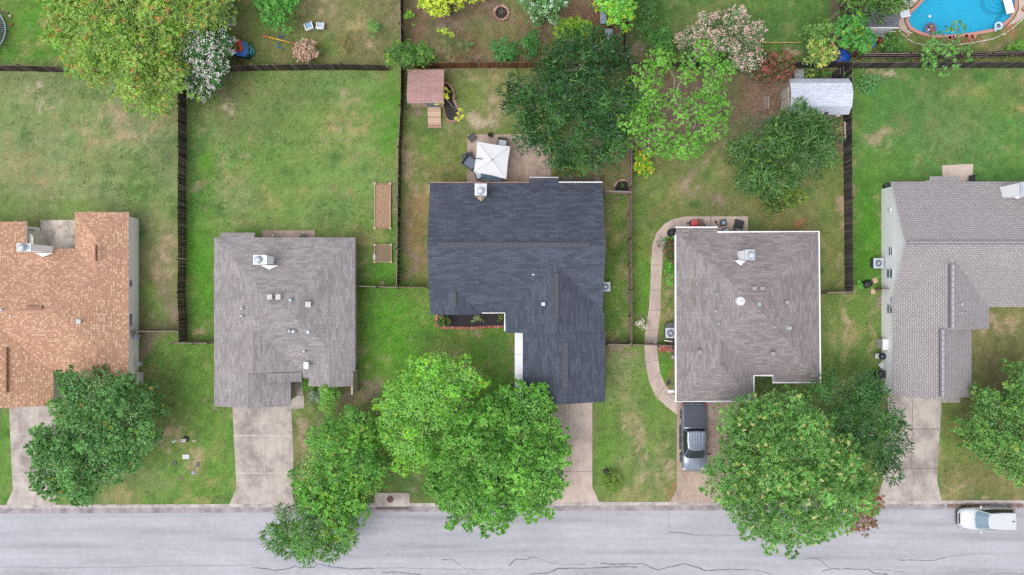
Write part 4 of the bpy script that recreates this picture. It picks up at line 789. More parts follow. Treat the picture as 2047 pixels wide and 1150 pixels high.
# ---------------------------------------------------------------- trees and shrubs
def quads_mesh(name, V, Cc, mat, parent=None, **kw):
    """V (n,4,3) quads, Cc (n,3) colours"""
    off = np.array(ORG[parent.name]) if parent else np.zeros(3); n = len(V); me = bpy.data.meshes.new(name)
    me.vertices.add(n*4); me.vertices.foreach_set("co", (V.reshape(-1, 3)-off).astype(np.float32).ravel())
    me.loops.add(n*4); me.loops.foreach_set("vertex_index", np.arange(n*4, dtype=np.int32)); me.polygons.add(n)
    me.polygons.foreach_set("loop_start", np.arange(0, n*4, 4, dtype=np.int32)); me.update()
    at = me.attributes.new("tint", 'FLOAT_COLOR', 'FACE'); at.data.foreach_set("color", np.concatenate([np.clip(Cc, 0, .8), np.ones((n, 1))], 1).astype(np.float32).ravel())
    me.materials.append(mat); o = bpy.data.objects.new(name, me); COL.objects.link(o)
    if parent: o.parent = parent; ORG[o.name] = ORG[parent.name]
    if kw: tag(o, **kw)
    return o
def nrm(a): return a / np.maximum(np.linalg.norm(a, axis=-1, keepdims=True), 1e-6)
def leaves(rs, pos, dirs, L, W, up=0.55, nv=None):
    """one rhombic leaf per row, starting at pos and pointing along dirs"""
    n = len(pos); d = nrm(dirs); upv = np.array([0, 0, 1.]) * up + rs.normal(0, .45, (n, 3)) if nv is None else nv + np.array([0, 0, .5*up]) + rs.normal(0, .27, (n, 3)); side = nrm(np.cross(d, upv)); nn = np.cross(side, d)
    l = (L * rs.uniform(.65, 1.3, n))[:, None]; w = (W * rs.uniform(.7, 1.25, n))[:, None]
    a = pos; c = pos + d*l - nn*l*.12; b_ = pos + d*l*.5 + side*w*.5; e = pos + d*l*.5 - side*w*.5
    return np.stack([a, b_, c, e], 1)
def edge_dist(poly, x, y):
    D = np.full(x.shape, 1e9); n = len(poly)
    for i in range(n):
        ax, ay = poly[i]; bx, by = poly[(i+1) % n]; dx, dy = bx-ax, by-ay; q = np.clip(((x-ax)*dx+(y-ay)*dy)/(dx*dx+dy*dy), 0, 1)
        D = np.minimum(D, np.hypot(x-ax-q*dx, y-ay-q*dy))
    return D
def cols(l): return np.array([C(*c)[:3] for c in l])
LG_ = 1.95                                 # leaves seen one by one are lighter than the crown they make up
STY = dict(  # tuft spacing on a lobe, leaves per tuft, leaf length, width, lobe radius range, lobe spacing
 broad=dict(sp=.35, k=17, L=.19, W=.10, lr=(.42, .8), ls=.74, up=.9),
 fine=dict(sp=.34, k=18, L=.165, W=.07, lr=(.45, .95), ls=.82, up=.7),
 feather=dict(sp=.24, k=17, L=.135, W=.056, lr=(.45, 1.0), ls=.82, up=.6),
 airy=dict(sp=.34, k=14, L=.14, W=.08, lr=(.45, .85), ls=.95, up=.8),
 shrub=dict(sp=.17, k=7, L=.12, W=.06, lr=(.2, .38), ls=.32, up=.7))
def tree(name, label, cat, poly, top, bottom, style, pal, tips=None, tipp=0.0, seed=1, hm=None, lobes=None, trunk=None, group=None, flowers=None, fl=(0, .1), bark=None, dens=1.0, gap=.0, trunks=1, tr_r=None, lr=None, patchy=None, dome=1.0):
    rs = np.random.RandomState(seed); S = dict(STY[style]); hm = hm if hm is not None else bottom + (top-bottom)*.45
    lrr = lr or S['lr']
    if lobes: pts = np.array([XY(p[0], p[1], hm) for p in lobes]); cen = pts.mean(0); D = np.full(len(pts), lrr[0]); Rm = 3.0
    else:
        W = np.array([XY(p[0], p[1], hm) for p in poly]); mn, mx_ = W.min(0), W.max(0)
        Pn = max(60, int(60*(mx_[0]-mn[0])*(mx_[1]-mn[1]))); c_ = rs.uniform(mn, mx_, (Pn, 2)); ins = inside([tuple(q) for q in W], c_[:, 0], c_[:, 1]); c_ = c_[ins]
        d_ = edge_dist([tuple(q) for q in W], c_[:, 0], c_[:, 1]); Rm = d_.max(); need = lrr[0]*.55; sel = []
        for i in np.argsort(rs.rand(len(c_)) + (d_ < need)*10):
            if d_[i] < min(need, Rm*.6): break
            if all((c_[i][0]-c_[j][0])**2 + (c_[i][1]-c_[j][1])**2 > S['ls']**2 * (lrr[1]/S['lr'][1])**2 for j in sel): sel.append(i)
        sel = np.array(sel); pts = c_[sel]; D = d_[sel]; cen = W.mean(0)
        pass
        if Rm > 1.9:                       # boughs: lobes gather in clumps with dark clefts between
            bs_ = {'broad': 1.75, 'fine': 1.9, 'feather': 2.2, 'airy': 1.7}.get(style, 1.8); bc = []
            for q in c_[rs.permutation(len(c_))]:
                if all((q[0]-w[0])**2 + (q[1]-w[1])**2 > bs_**2 for w in bc): bc.append(q)
            bc = np.array(bc); db = np.sqrt(((pts[:, None] - bc[None])**2).sum(-1)).min(1)/bs_; kp = ~(((db > .58) & (rs.rand(len(pts)) < .15)) | ((D < 1.15) & (db > .48) & (rs.rand(len(pts)) < .5)))
            pts, D, db = pts[kp], D[kp], db[kp]
        else: db = np.zeros(len(pts))
        if gap: kp = rs.rand(len(pts)) > gap; pts, D, db = pts[kp], D[kp], db[kp]
    u = 1 - np.minimum(D/(Rm*.9), 1); zt = bottom + (top-bottom)*(.38 + .62*np.sqrt(np.clip(1-u*u*dome, 0, 1))) if not lobes else bottom+(top-bottom)*rs.uniform(.45, 1, len(pts))
    r = np.minimum(rs.uniform(lrr[0], lrr[1], len(pts)), np.maximum(D*1.5, lrr[0]*.85)) if not lobes else rs.uniform(lrr[0], lrr[1], len(pts))
    big_ = np.zeros(len(pts)) if lobes else (fbm(rs, pts[:, 0]-mn[0]+.1, pts[:, 1]-mn[1]+.1, min(3.2, Rm*.9), 2)-.5)*(top-bottom)*.62
    if not lobes: big_ = big_*.9 + .3 - 3.6*db**2
    zc = zt - r + big_ + rs.normal(0, .38*min(1, lrr[1]), len(pts))
    # a second, lower ring of lobes closes the crown's underside
    low = rs.rand(len(pts)) < (.55 if not lobes else 0); zl = bottom + (zc-bottom)*rs.uniform(.1, .6, len(pts))
    LC = np.concatenate([np.c_[pts, zc], np.c_[pts + rs.normal(0, .2, pts.shape), zl][low]]); LR = np.concatenate([r, r[low]*.95]); isl = np.concatenate([np.zeros(len(r)), np.ones(low.sum())])
    Pp, Dd, Cl, Tf, Nv = [], [], [], [], []; base = cols(pal)*LG_*(.8 if style == 'feather' else .8 if lobes and top > 5 else .88 if pal[0][1] < 130 and style != 'shrub' and top > 5 else 1); tipc = cols(tips)*1.25 if tips else None
    for (c3, rr, lo) in zip(LC, LR, isl):
        nt_ = int(dens * 2*math.pi*rr*rr*1.55 / (S['sp']**2) * (.5 if lo else 1)); v = nrm(rs.normal(0, 1, (nt_, 3)))
        v[:, 2] = np.where(v[:, 2] < -.25, -v[:, 2], v[:, 2]) if not lo else v[:, 2]
        tp = c3 + v * rr * rs.uniform(.72, 1.08, (nt_, 1)) * np.array([1, 1, .85]); lobe_c = base[rs.randint(len(base))]*.6 + base[rs.randint(len(base))]*.4
        lobe_c = lobe_c * rs.uniform(.8, 1.2)
        tc = lobe_c[None]*.6 + base[rs.randint(len(base), size=nt_)]*.4; tc = tc * rs.uniform(.86, 1.17, (nt_, 1))
        if tips is not None:
            pt = tipp
            if patchy:       # tips gather on one side
                w3 = sum(math.exp(-(((c3[0]-XY(a, b_, hm)[0])**2 + (c3[1]-XY(a, b_, hm)[1])**2))/q**2) for (a, b_, q) in patchy); pt = tipp*min(1, w3)
            tm = (rs.rand(nt_) < pt) & (v[:, 2] > -.1); tc[tm] = tipc[rs.randint(len(tipc), size=tm.sum())]
        k = S['k']; P_ = np.repeat(tp, k, 0); nv = np.repeat(v, k, 0); rd = nrm(rs.normal(0, 1, (nt_*k, 3)))
        out = np.array([c3[0]-cen[0], c3[1]-cen[1], 0]); out = out/max(1e-3, np.linalg.norm(out))
        if style == 'feather': sd_ = np.repeat(nrm(rs.normal(0, 1, (nt_, 3)) + out*.7 + v*.6), k, 0); dr = sd_*1.2 + rd*.35; P_ = P_ + sd_*rs.uniform(-.14, .24, (len(P_), 1))
        elif style == 'broad': dr = nv*.3 + rd*.9
        else: dr = nv*.3 + rd*.9; P_ = P_ + rs.normal(0, .03, P_.shape)
        Pp.append(P_); Dd.append(dr); Nv.append(nv); Cl.append(np.repeat(tc, k, 0)*rs.uniform(.87, 1.14, (len(P_), 1)))
        if flowers is not None and not lo:
            nf = int(fl[0]*rr*rr*100); vv = nrm(rs.normal(0, 1, (nf, 3)) + np.array([0, 0, .5])); vv[:, 2] = abs(vv[:, 2]); Tf.append(c3 + vv*rr*np.array([1, 1, .85])*rs.uniform(.98, 1.15, (nf, 1)))
    if not lobes and S['ls'] > .5:         # inner leaf shell under the lobes
        nc = int(len(c_)*0+ (mx_[0]-mn[0])*(mx_[1]-mn[1])*24*dens); q = rs.uniform(mn, mx_, (nc, 2)); q = q[inside([tuple(w) for w in W], q[:, 0], q[:, 1])]; dq = edge_dist([tuple(w) for w in W], q[:, 0], q[:, 1]); ok = dq > min(.6, Rm*.3); q, dq = q[ok], dq[ok]
        uq = 1 - np.minimum(dq/(Rm*.9), 1); zq = bottom + (top-bottom)*(.38 + .62*np.sqrt(np.clip(1-uq*uq*dome, 0, 1))) - rs.uniform(1.2, 2.4, len(q))*min(1, Rm/2.5); k = 9
        tq = np.c_[q, np.maximum(zq, bottom*.8)]; cq = base[rs.randint(len(base), size=len(q))]*rs.uniform(.8, 1.1, (len(q), 1))
        Pp.append(np.repeat(tq, k, 0) + rs.normal(0, .16, (len(q)*k, 3))); Dd.append(rs.normal(0, 1, (len(q)*k, 3))*np.array([1, 1, .5])); Cl.append(np.repeat(cq, k, 0)*rs.uniform(.85, 1.15, (len(q)*k, 1))); Nv.append(np.repeat(np.array([[0, 0, 1.]]), len(q)*k, 0))
    Pp, Dd, Cl, Nv = np.concatenate(Pp), np.concatenate(Dd), np.concatenate(Cl), np.concatenate(Nv)
    keep = Pp[:, 2] > .05; Pp, Dd, Cl, Nv = Pp[keep], Dd[keep], Cl[keep], Nv[keep]
    tx, ty = XY(*trunk) if trunk else (float(cen[0]), float(cen[1]))
    t = thing(name, label, cat, (tx, ty, 0), group)
    cr = quads_mesh("crown" if 'tree' in name or 'myrtle' in name or 'oak' in name else "foliage", leaves(rs, Pp, Dd, S['L'], S['W'], S['up'], Nv), Cl, LEAF, t)
    if flowers is not None:
        fc = cols(flowers)*1.3; A = np.concatenate(Tf); k = 9; Q = np.repeat(A, k, 0) + rs.normal(0, fl[1]*.75, (len(A)*k, 3)); cc = np.repeat(fc[rs.randint(len(fc), size=len(A))], k, 0)*rs.uniform(.85, 1.1, (len(Q), 1))
        quads_mesh("blossom", leaves(rs, Q, rs.normal(0, 1, Q.shape), .11, .08, .9), cc, PETAL, t)
    # trunk with limbs reaching the lobes
    b = MB(); hgt = bottom + (top-bottom)*.25; R0 = tr_r or max(.025, .02*top + .012*Rm); rr2 = random.Random(seed); ups = np.argsort(rs.rand(len(pts)))[:min(len(pts), 26 if not lobes else 60)]
    fz = max(.25, hgt*.75); forks = []
    for q in range(trunks):
        a = rr2.uniform(0, 6.28); ox, oy = (math.cos(a)*.25*(trunks > 1), math.sin(a)*.25*(trunks > 1)); fork = Vector((tx+ox*2+(cen[0]-tx)*.25, ty+oy*2+(cen[1]-ty)*.25, fz))
        b.tube([(tx+ox*.4, ty+oy*.4, -.15), (tx+ox, ty+oy, fork.z*.5), fork], [R0*1.3, R0, R0*.8], 8); forks.append(fork)
    nodes = [(f, None) for f in forks]; ends = sorted((Vector((pts[i][0], pts[i][1], zc[i])) for i in ups), key=lambda v: (v-forks[0]).length)
    for e in ends:                         # each limb leaves the nearest limb that lies closer to the fork
        best = min(range(len(nodes)), key=lambda j: (nodes[j][0]-e).length + .45*(nodes[j][0]-forks[0]).length); nodes.append((e, best))
    cnt = [1]*len(nodes)
    for j in range(len(nodes)-1, -1, -1):
        if nodes[j][1] is not None: cnt[nodes[j][1]] += cnt[j]
    rad = [min(R0*.8, R0*.14*math.sqrt(c_n)*1.15) for c_n in cnt]
    for j, (e, par) in enumerate(nodes):
        if par is None: continue
        f = nodes[par][0]; m = f.lerp(e, .5) + Vector((rr2.uniform(-1, 1), rr2.uniform(-1, 1), rr2.uniform(-.3, .6)))*(e-f).length*.12; r0 = min(rad[par], rad[j]*1.35)
        b.tube([f, m, e], [r0, (r0+rad[j])/2, rad[j]*.75], 6)
        if lobes:
            for _ in range(3):
                g2 = e + Vector((rr2.uniform(-1, 1), rr2.uniform(-1, 1), rr2.uniform(-.1, .5)))*.6; b.tube([m.lerp(e, .6), g2], [rad[j]*.5, R0*.04], 5)
    b.build("trunk", bark or BARK, t); return t
def ell(px, py, rx, ry, n=14, seed=0, j=.12):
    r = random.Random(seed+int(px)); return [(px+rx*math.cos(2*math.pi*i/n)*r.uniform(1-j, 1+j), py+ry*math.sin(2*math.pi*i/n)*r.uniform(1-j, 1+j)) for i in range(n)]
G1 = [(62,120,58),(84,142,72),(98,152,82),(54,104,54)]                         # mid green
G2 = [(40,86,42),(50,100,48),(64,116,54),(34,72,38)]                            # dark oak green
tree("ash_tree", "large yellow-green tree with orange seed clusters, top left", "tree", [(100,-60),(300,-90),(440,-60),(468,0),(468,60),(420,72),(385,90),(378,120),(380,160),(368,205),(345,222),(315,215),(290,228),(255,218),(215,190),(170,165),(135,150),(122,122),(95,92),(85,60),(95,20)], 8.0, 3.0, 'fine', [(126,162,66),(146,176,76),(108,148,66),(136,158,88)], [(214,172,92),(204,154,90),(196,200,96)], .15, 11, trunk=(270,60))
tree("crape_myrtle", "white flowering tree beside the orange-tipped tree", "tree", [(365,70),(400,58),(440,65),(470,75),(474,100),(462,150),(455,180),(430,203),(395,200),(374,185),(364,150),(375,120),(368,95)], 4.6, 1.2, 'fine', [(60,112,50),(72,124,56),(52,98,48)], seed=12, flowers=[(244,240,242),(232,228,228),(226,214,212)], fl=(.62,.1), trunks=3, lr=(.4,.7))
tree("flowering_shrub", "small white-flowered shrub next to the grey roof corner", "shrub", [(447,0),(468,0),(472,20),(468,36),(455,44),(446,30)], 1.8, .3, 'shrub', [(52,92,44),(64,110,50),(130,150,60)], seed=13, flowers=[(240,236,240)], fl=(1.2,.05), trunks=3)
tree("small_tree", "bright green young tree above the yellow and blue seesaw", "tree", [(522,-20),(590,-20),(602,12),(590,38),(568,58),(548,62),(530,45),(516,18)], 3.6, 1.0, 'fine', [(88,152,62),(104,168,74),(78,138,56)], seed=14, lr=(.35,.7))
tree("small_bush", "small feathery green bush in the dry lawn", "bush", [(733,48),(748,40),(763,50),(762,64),(752,76),(738,68)], 1.2, .1, 'shrub', [(90,140,66),(110,156,80)], seed=15, dens=.6)
tree("dry_bush", "sparse olive-brown bush in front of the dark fence", "bush", ell(690,88,17,20), .9, .05, 'shrub', [(128,124,70),(150,130,80),(112,128,64)], seed=16, dens=.35)
tree("small_bush", "thin tuft bush between the grey picket fence and the white shed roof", "bush", ell(1733,168,28,26), .5, .02, 'shrub', [(96,150,92),(82,138,78),(110,160,100)], seed=17, dens=.35)
tree("flowering_shrub", "round pink-flowered shrub near the seesaw, beside the dark fence", "shrub", ell(616,105,25,22), 1.7, .1, 'shrub', [(120,130,84),(104,122,70)], seed=18, flowers=[(232,186,170),(236,200,184),(222,160,160)], fl=(2.2,.07), trunks=3)
tree("round_tree", "dense round green tree overhanging the red shed corner", "tree", [(768,112),(790,94),(825,86),(860,92),(876,112),(866,130),(840,138),(825,152),(805,142),(780,140),(768,125)], 3.6, 1.2, 'fine', [(72,116,46),(84,132,52),(96,142,58),(60,100,42)], [(170,200,70)], .04, 19, lr=(.4,.8))
tree("golden_tree", "chartreuse tree with rounded leaf clusters at the top edge", "tree", [(832,-50),(970,-60),(968,8),(942,18),(925,12),(903,12),(900,28),(888,44),(870,38),(845,25),(835,5)], 4.0, 1.5, 'broad', [(178,196,62),(160,182,58),(196,208,80)], seed=20, lr=(.3,.5), dens=.9)
tree("crape_myrtle", "white blossomed tree right of the stone-ringed fire pit", "tree", [(1032,-40),(1138,-40),(1138,15),(1120,35),(1110,57),(1085,50),(1075,60),(1055,42),(1033,30)], 4.2, 1.4, 'fine', [(92,140,80),(110,156,92),(80,124,72)], seed=21, flowers=[(230,238,232),(214,228,214)], fl=(.28,.08), trunks=3, lr=(.35,.7))
tree("maple_tree", "lime green tree with yellow tips over the dark fence", "tree", [(1187,-40),(1268,-40),(1270,25),(1262,48),(1240,60),(1215,62),(1208,40),(1190,20)], 6.0, 2.5, 'broad', [(110,176,66),(132,192,70),(94,156,60)], [(204,218,60),(190,210,60)], .22, 22, lr=(.4,.8))
tree("laurel_tree", "dark shaded tree along the top fence beside the lime tree", "tree", [(1274,-40),(1306,-40),(1310,20),(1300,60),(1288,78),(1272,62),(1276,25)], 3.5, .6, 'fine', [(44,84,40),(58,100,46),(90,130,58)], seed=23, lr=(.35,.7))
tree("golden_shrub", "yellow-green shrub at the top edge of the big dark oak", "shrub", [(1097,70),(1120,48),(1150,40),(1182,45),(1190,70),(1150,95),(1120,98),(1110,85)], 3.0, .6, 'shrub', [(150,178,44),(120,160,44),(96,140,44)], seed=24, lr=(.3,.55))
tree("green_shrub", "leafy green shrub against the cedar fence, left of its neighbour", "shrub", ell(1010,103,29,24), 2.2, .2, 'shrub', [(66,130,60),(80,148,70),(54,112,54)], seed=25, lr=(.25,.5))
tree("green_shrub", "leafy green shrub between the big dark oak and its lighter neighbour", "shrub", ell(1062,98,20,26), 2.0, .2, 'shrub', [(60,120,58),(72,136,62),(50,102,50)], seed=26, lr=(.25,.5))
tree("live_oak", "upper dark oak crown reaching over the dark fence", "tree", [(1090,92),(1130,72),(1180,64),(1225,80),(1250,100),(1254,140),(1240,170),(1120,165),(1068,140),(1075,112)], 7.0, 2.5, 'feather', G2, [(110,150,66)], .05, 27, trunk=(1170,120))
tree("live_oak", "large dark oak shading the patio of the charcoal-roofed house", "tree", [(1010,150),(1050,132),(1100,122),(1160,127),(1220,150),(1262,172),(1275,230),(1258,280),(1240,310),(1210,335),(1175,348),(1145,340),(1110,345),(1095,318),(1060,305),(1038,290),(1022,250),(1005,215),(1000,180)], 8.5, 2.5, 'feather', [(42,88,42),(52,102,48),(70,126,56),(36,76,40)], [(116,166,70)], .07, 28, trunk=(1140,240))
LB = [(1285,150),(1315,125),(1335,112),(1378,128),(1400,112),(1430,125),(1448,148),(1272,190),(1300,185),(1268,225),(1290,235),(1318,262),(1272,275),(1345,290),(1392,215),(1412,235),(1440,185),(1430,255),(1400,262),(1352,240),(1350,195),(1300,208),(1420,150),(1258,250),(1305,160),(1415,185),(1445,215),(1325,295),(1300,290),(1372,150),(1390,285),(1430,205),(1285,205),(1282,255),(1405,205),(1365,298)]
tree("sparse_tree", "sparse bright green tree with pale bare branches showing", "tree", None, 7.0, 3.5, 'airy', [(116,176,66),(132,188,78),(98,156,58)], [(150,200,96)], .1, 29, lobes=LB, trunk=(1385,285), bark=BARKP, tr_r=.15, dens=.8, lr=(.65,1.15))
tree("crape_myrtle", "large pale pink blossomed tree over the shaded lawn", "tree", [(1345,92),(1365,62),(1390,38),(1430,32),(1462,12),(1500,30),(1520,60),(1528,90),(1518,120),(1500,150),(1470,158),(1450,130),(1400,120),(1360,118)], 5.0, 1.5, 'fine', [(96,124,80),(110,136,88),(80,108,70)], seed=30, flowers=[(238,200,194),(232,184,180),(240,216,208)], fl=(.75,.1), trunks=4, lr=(.4,.75))
tree("green_shrub", "bright green shrub beneath the sparse tree's upper branches", "shrub", [(1292,72),(1320,60),(1345,75),(1342,100),(1312,118),(1295,102)], 2.6, .3, 'shrub', [(74,128,52),(92,148,62),(60,106,48)], seed=31, lr=(.3,.55))
tree("photinia", "dark red and green shrub straddling the fence by the white shed", "shrub", [(1503,142),(1530,108),(1560,108),(1582,125),(1584,150),(1560,168),(1530,162),(1505,162)], 3.0, .5, 'fine', [(84,94,56),(112,84,66),(96,104,58)], [(182,96,88),(190,112,106),(160,88,78)], .3, 32, lr=(.35,.7))
tree("variegated_tree", "cream-leaved tree next to the blue tarpaulin", "tree", [(1604,98),(1620,80),(1655,84),(1667,110),(1655,132),(1630,140),(1605,132),(1600,110)], 3.5, 1.0, 'broad', [(124,154,74),(160,176,92),(104,136,62)], [(226,214,130),(222,206,140)], .36, 33, lr=(.35,.6), patchy=[(1645,110,1.4)])
tree("green_tree", "olive green tree just above the cream-leaved tree", "tree", [(1604,58),(1640,48),(1668,58),(1664,90),(1622,88),(1603,80)], 3.4, 1.0, 'fine', [(96,136,66),(112,150,74),(84,120,58)], seed=34, lr=(.35,.7))
tree("green_tree", "mixed yellow-green tree left of the grey pool shed", "tree", [(1662,52),(1690,28),(1722,42),(1737,70),(1737,95),(1722,110),(1692,98),(1670,104),(1660,75)], 4.5, 1.0, 'broad', [(78,142,70),(96,160,66),(64,122,58)], [(176,200,64),(150,186,56)], .14, 35, lr=(.4,.75))
tree("willow_tree", "dark willow-like tree over the corner of the pool yard", "tree", [(1675,-50),(1832,-50),(1810,15),(1790,36),(1765,30),(1750,36),(1725,42),(1700,30),(1676,20)], 6.5, 2.5, 'feather', [(70,112,48),(96,142,58),(124,166,72),(52,88,44)], seed=36)
tree("sapling_tree", "thin green tree growing out of the pool yard fence", "tree", None, 3.6, 2.0, 'airy', [(98,152,70),(116,168,82),(84,136,62)], seed=37, lobes=[(1845,105),(1862,88),(1878,74),(1893,60),(1905,85),(1920,100),(1938,98),(1890,108),(1870,125),(1902,132),(1882,146),(1930,118),(1856,120),(1912,62),(1898,98),(1920,45),(1875,100)], trunk=(1885,132), dens=.7, lr=(.28,.6))
tree("small_bush", "low lime bush at the right end of the pool yard fence", "bush", [(1995,98),(2020,86),(2060,86),(2060,106),(2010,108)], 1.2, .1, 'shrub', [(120,164,60),(96,146,58)], seed=38, lr=(.2,.4))
tree("low_shrub", "dark low shrub between the blue tub and the pool fence", "shrub", [(1752,85),(1775,70),(1790,80),(1815,98),(1810,110),(1770,112),(1750,100)], 1.4, .1, 'shrub', [(58,104,44),(84,132,56),(110,150,70)], seed=39, lr=(.2,.4))
tree("live_oak", "dark oak with yellowish tips below the white shed", "tree", [(1440,292),(1470,257),(1500,242),(1530,225),(1555,202),(1588,197),(1610,225),(1648,242),(1678,280),(1673,320),(1650,350),(1610,368),(1560,380),(1530,400),(1500,405),(1475,385),(1458,340)], 7.0, 2.2, 'feather', [(70,112,56),(86,130,64),(102,148,76),(58,98,50)], [(150,182,80)], .14, 40, dens=1.35, trunk=(1545,305), patchy=[(1480,320,3.0)])
tree("holly_shrub", "dark shrub with bright lime leaf tips at the foot of the oak", "shrub", [(1520,388),(1545,372),(1590,374),(1607,392),(1595,412),(1560,420),(1540,438),(1520,418)], 2.4, .3, 'shrub', [(58,94,38),(74,110,44),(104,112,56)], [(176,206,64),(150,190,60)], .3, 41, lr=(.25,.5), patchy=[(1585,390,1.5)])
tree("flowering_shrub", "yellow-flowered shrub against the fence with exposed rails", "shrub", [(1268,308),(1285,300),(1299,312),(1301,338),(1300,360),(1285,352),(1268,340)], 1.8, .1, 'shrub', [(96,156,46),(120,172,48)], seed=42, flowers=[(238,214,40),(232,200,50)], fl=(.8,.06), lr=(.2,.4))
tree("rose_bush", "rose bush with red blooms beside the curved path", "bush", [(1322,485),(1338,475),(1350,485),(1350,525),(1335,528),(1324,510)], 1.5, .1, 'shrub', [(70,88,52),(92,84,62),(58,96,50)], seed=43, flowers=[(206,70,80),(216,98,90)], fl=(.35,.07), lr=(.18,.36), dens=.8)
tree("hosta_plant", "bright green bush below the rose bush at the wall", "bush", ell(1338,545,13,21), 1.0, .05, 'shrub', [(92,164,56),(110,180,70)], seed=44, lr=(.2,.35))
tree("hosta_plant", "small bright green plant between the rose bush and the patio corner", "bush", ell(1338,478,11,7), .7, .05, 'shrub', [(96,160,62),(110,172,70)], seed=45, lr=(.15,.28))
tree("red_oak", "broad green tree over the driveway of the tan-roofed house", "tree", [(120,742),(170,726),(205,745),(238,740),(272,760),(302,790),(325,850),(320,900),(285,935),(240,960),(198,985),(175,1022),(150,1015),(120,1005),(85,990),(68,950),(60,915),(45,885),(62,850),(105,830),(112,790)], 7.5, 2.5, 'broad', [(84,130,70),(98,146,80),(70,112,60),(118,162,94)], [(190,200,90),(206,180,100)], .02, 46, trunk=(185,880))
tree("cedar_elm", "dark feathery tree leaning out over the road", "tree", [(598,975),(620,955),(680,950),(720,965),(735,1000),(712,1050),(705,1100),(670,1116),(625,1128),(575,1116),(542,1095),(537,1060),(550,1025),(572,1000)], 6.5, 2.0, 'feather', [(88,142,60),(106,160,72),(120,172,82),(74,124,52)], [(150,190,40),(176,206,40)], .4, 47, trunk=(650,1000), patchy=[(672,1030,.9),(660,1060,.9),(690,1000,1.0)])
tree("elm_tree", "mid green tree between the grey-roofed house and the storm inlet", "tree", [(578,935),(602,905),(592,880),(622,850),(660,832),(680,812),(702,802),(740,820),(765,860),(775,910),(775,945),(754,985),(742,1015),(722,1055),(692,1075),(660,1045),(636,1015),(604,1000),(582,957)], 7.0, 2.2, 'fine', [(88,146,60),(106,164,70),(74,126,56),(130,178,68)], [(176,196,80)], .05, 48, trunk=(690,900))
tree("lime_tree", "bright lime-yellow tree in front of the charcoal-roofed house", "tree", [(745,800),(770,765),(788,735),(830,708),(880,686),(925,710),(962,722),(980,755),(955,795),(925,830),(890,870),(865,910),(848,948),(805,948),(765,905),(742,850)], 7.5, 2.5, 'airy', [(106,168,54),(122,182,60),(88,148,54),(128,174,80)], [(170,214,50)], .15, 49, trunk=(840,830), dens=1.25, lr=(.5,1.0))
tree("maple_tree", "large round bright green tree at the kerb before the charcoal house", "tree", [(935,802),(960,782),(1000,777),(1030,760),(1060,770),(1093,770),(1108,810),(1128,850),(1143,890),(1140,940),(1125,985),(1100,1030),(1050,1045),(1015,1060),(970,1076),(930,1060),(890,1045),(870,1010),(840,980),(855,940),(847,900),(872,860),(910,832)], 8.0, 2.5, 'broad', [(84,140,50),(104,160,62),(124,176,76),(70,120,46)], [(150,196,90)], .03, 50, trunk=(990,930))
tree("green_shrub", "narrow yellow-green small tree at the front wall of the grey-roofed house", "shrub", [(649,766),(664,756),(680,768),(683,790),(676,818),(662,838),(649,815),(646,790)], 3.0, .4, 'shrub', [(104,154,64),(122,168,74)], seed=51, lr=(.3,.5))
tree("sage_bush", "pale blue-green bush beside the narrow small tree", "bush", ell(633,792,15,14), 1.2, .1, 'shrub', [(128,148,130),(110,134,112)], seed=52, lr=(.2,.35), dens=.7)
tree("green_shrub", "lime plant at the step of the grey-roofed house", "shrub", [(606,760),(618,758),(626,772),(620,786),(608,778)], 1.6, .2, 'shrub', [(110,160,50),(80,130,46)], seed=53, lr=(.18,.3))
tree("pecan_tree", "huge green tree with pale yellow tips spreading over the road", "tree", [(1425,832),(1460,802),(1500,792),(1548,767),(1600,777),(1640,802),(1690,860),(1720,900),(1752,960),(1752,1010),(1720,1048),(1660,1083),(1600,1103),(1575,1116),(1530,1098),(1482,1073),(1442,1040),(1422,1000),(1390,965),(1398,932),(1428,900),(1442,860)], 9.0, 2.8, 'fine', [(88,136,62),(104,152,74),(124,170,90),(76,118,56)], [(214,220,136),(196,212,110),(226,222,150)], .075, 54, trunk=(1590,940), lr=(.5,.95))
tree("live_oak", "dark green tree beside the driveway of the white-walled house", "tree", [(1605,778),(1650,752),(1700,737),(1735,747),(1770,780),(1795,830),(1813,870),(1800,923),(1765,950),(1740,945),(1700,900),(1650,840)], 7.0, 2.2, 'feather', [(56,100,54),(68,118,60),(84,136,66)], [(110,158,70)], .06, 55, trunk=(1720,850))
tree("photinia", "reddish-leaved shrub peeking out under the huge tree by the road", "shrub", [(1700,1010),(1725,990),(1745,950),(1757,990),(1753,1028),(1735,1060),(1705,1070),(1690,1050)], 2.6, .3, 'fine', [(150,108,88),(120,112,72)], [(178,102,88),(190,120,106)], .45, 56, lr=(.3,.5), dens=.6)
tree("red_oak", "green tree cut off by the right edge of the photo", "tree", [(1932,802),(1965,762),(2000,780),(2018,732),(2047,707),(2110,700),(2130,850),(2110,990),(2050,973),(2010,960),(1975,935),(1942,905),(1922,870),(1927,830)], 7.5, 2.5, 'broad', [(88,130,62),(104,148,72),(74,114,56),(118,160,80)], [(180,196,90)], .03, 57, trunk=(2040,850))
tree("acacia_tree", "small chartreuse tree with bare grey branches beside the red shed", "tree", None, 2.9, 1.6, 'airy', [(194,202,58),(178,190,56),(206,208,84)], seed=58, lobes=[(882,188),(888,196),(880,200),(872,204),(918,222),(922,228),(890,182),(915,236)], trunk=(903,212), bark=plain("grey_bark", C(158,156,148), .9), dens=1.0, lr=(.2,.34), tr_r=.06)
tree("ball_shrub", "small round olive shrub in the lawn with a black mulch crescent", "shrub", ell(1223,962,20,20,14,3,.05), 1.1, .1, 'shrub', [(108,138,54),(120,150,60),(96,124,48)], seed=59, lr=(.18,.3))
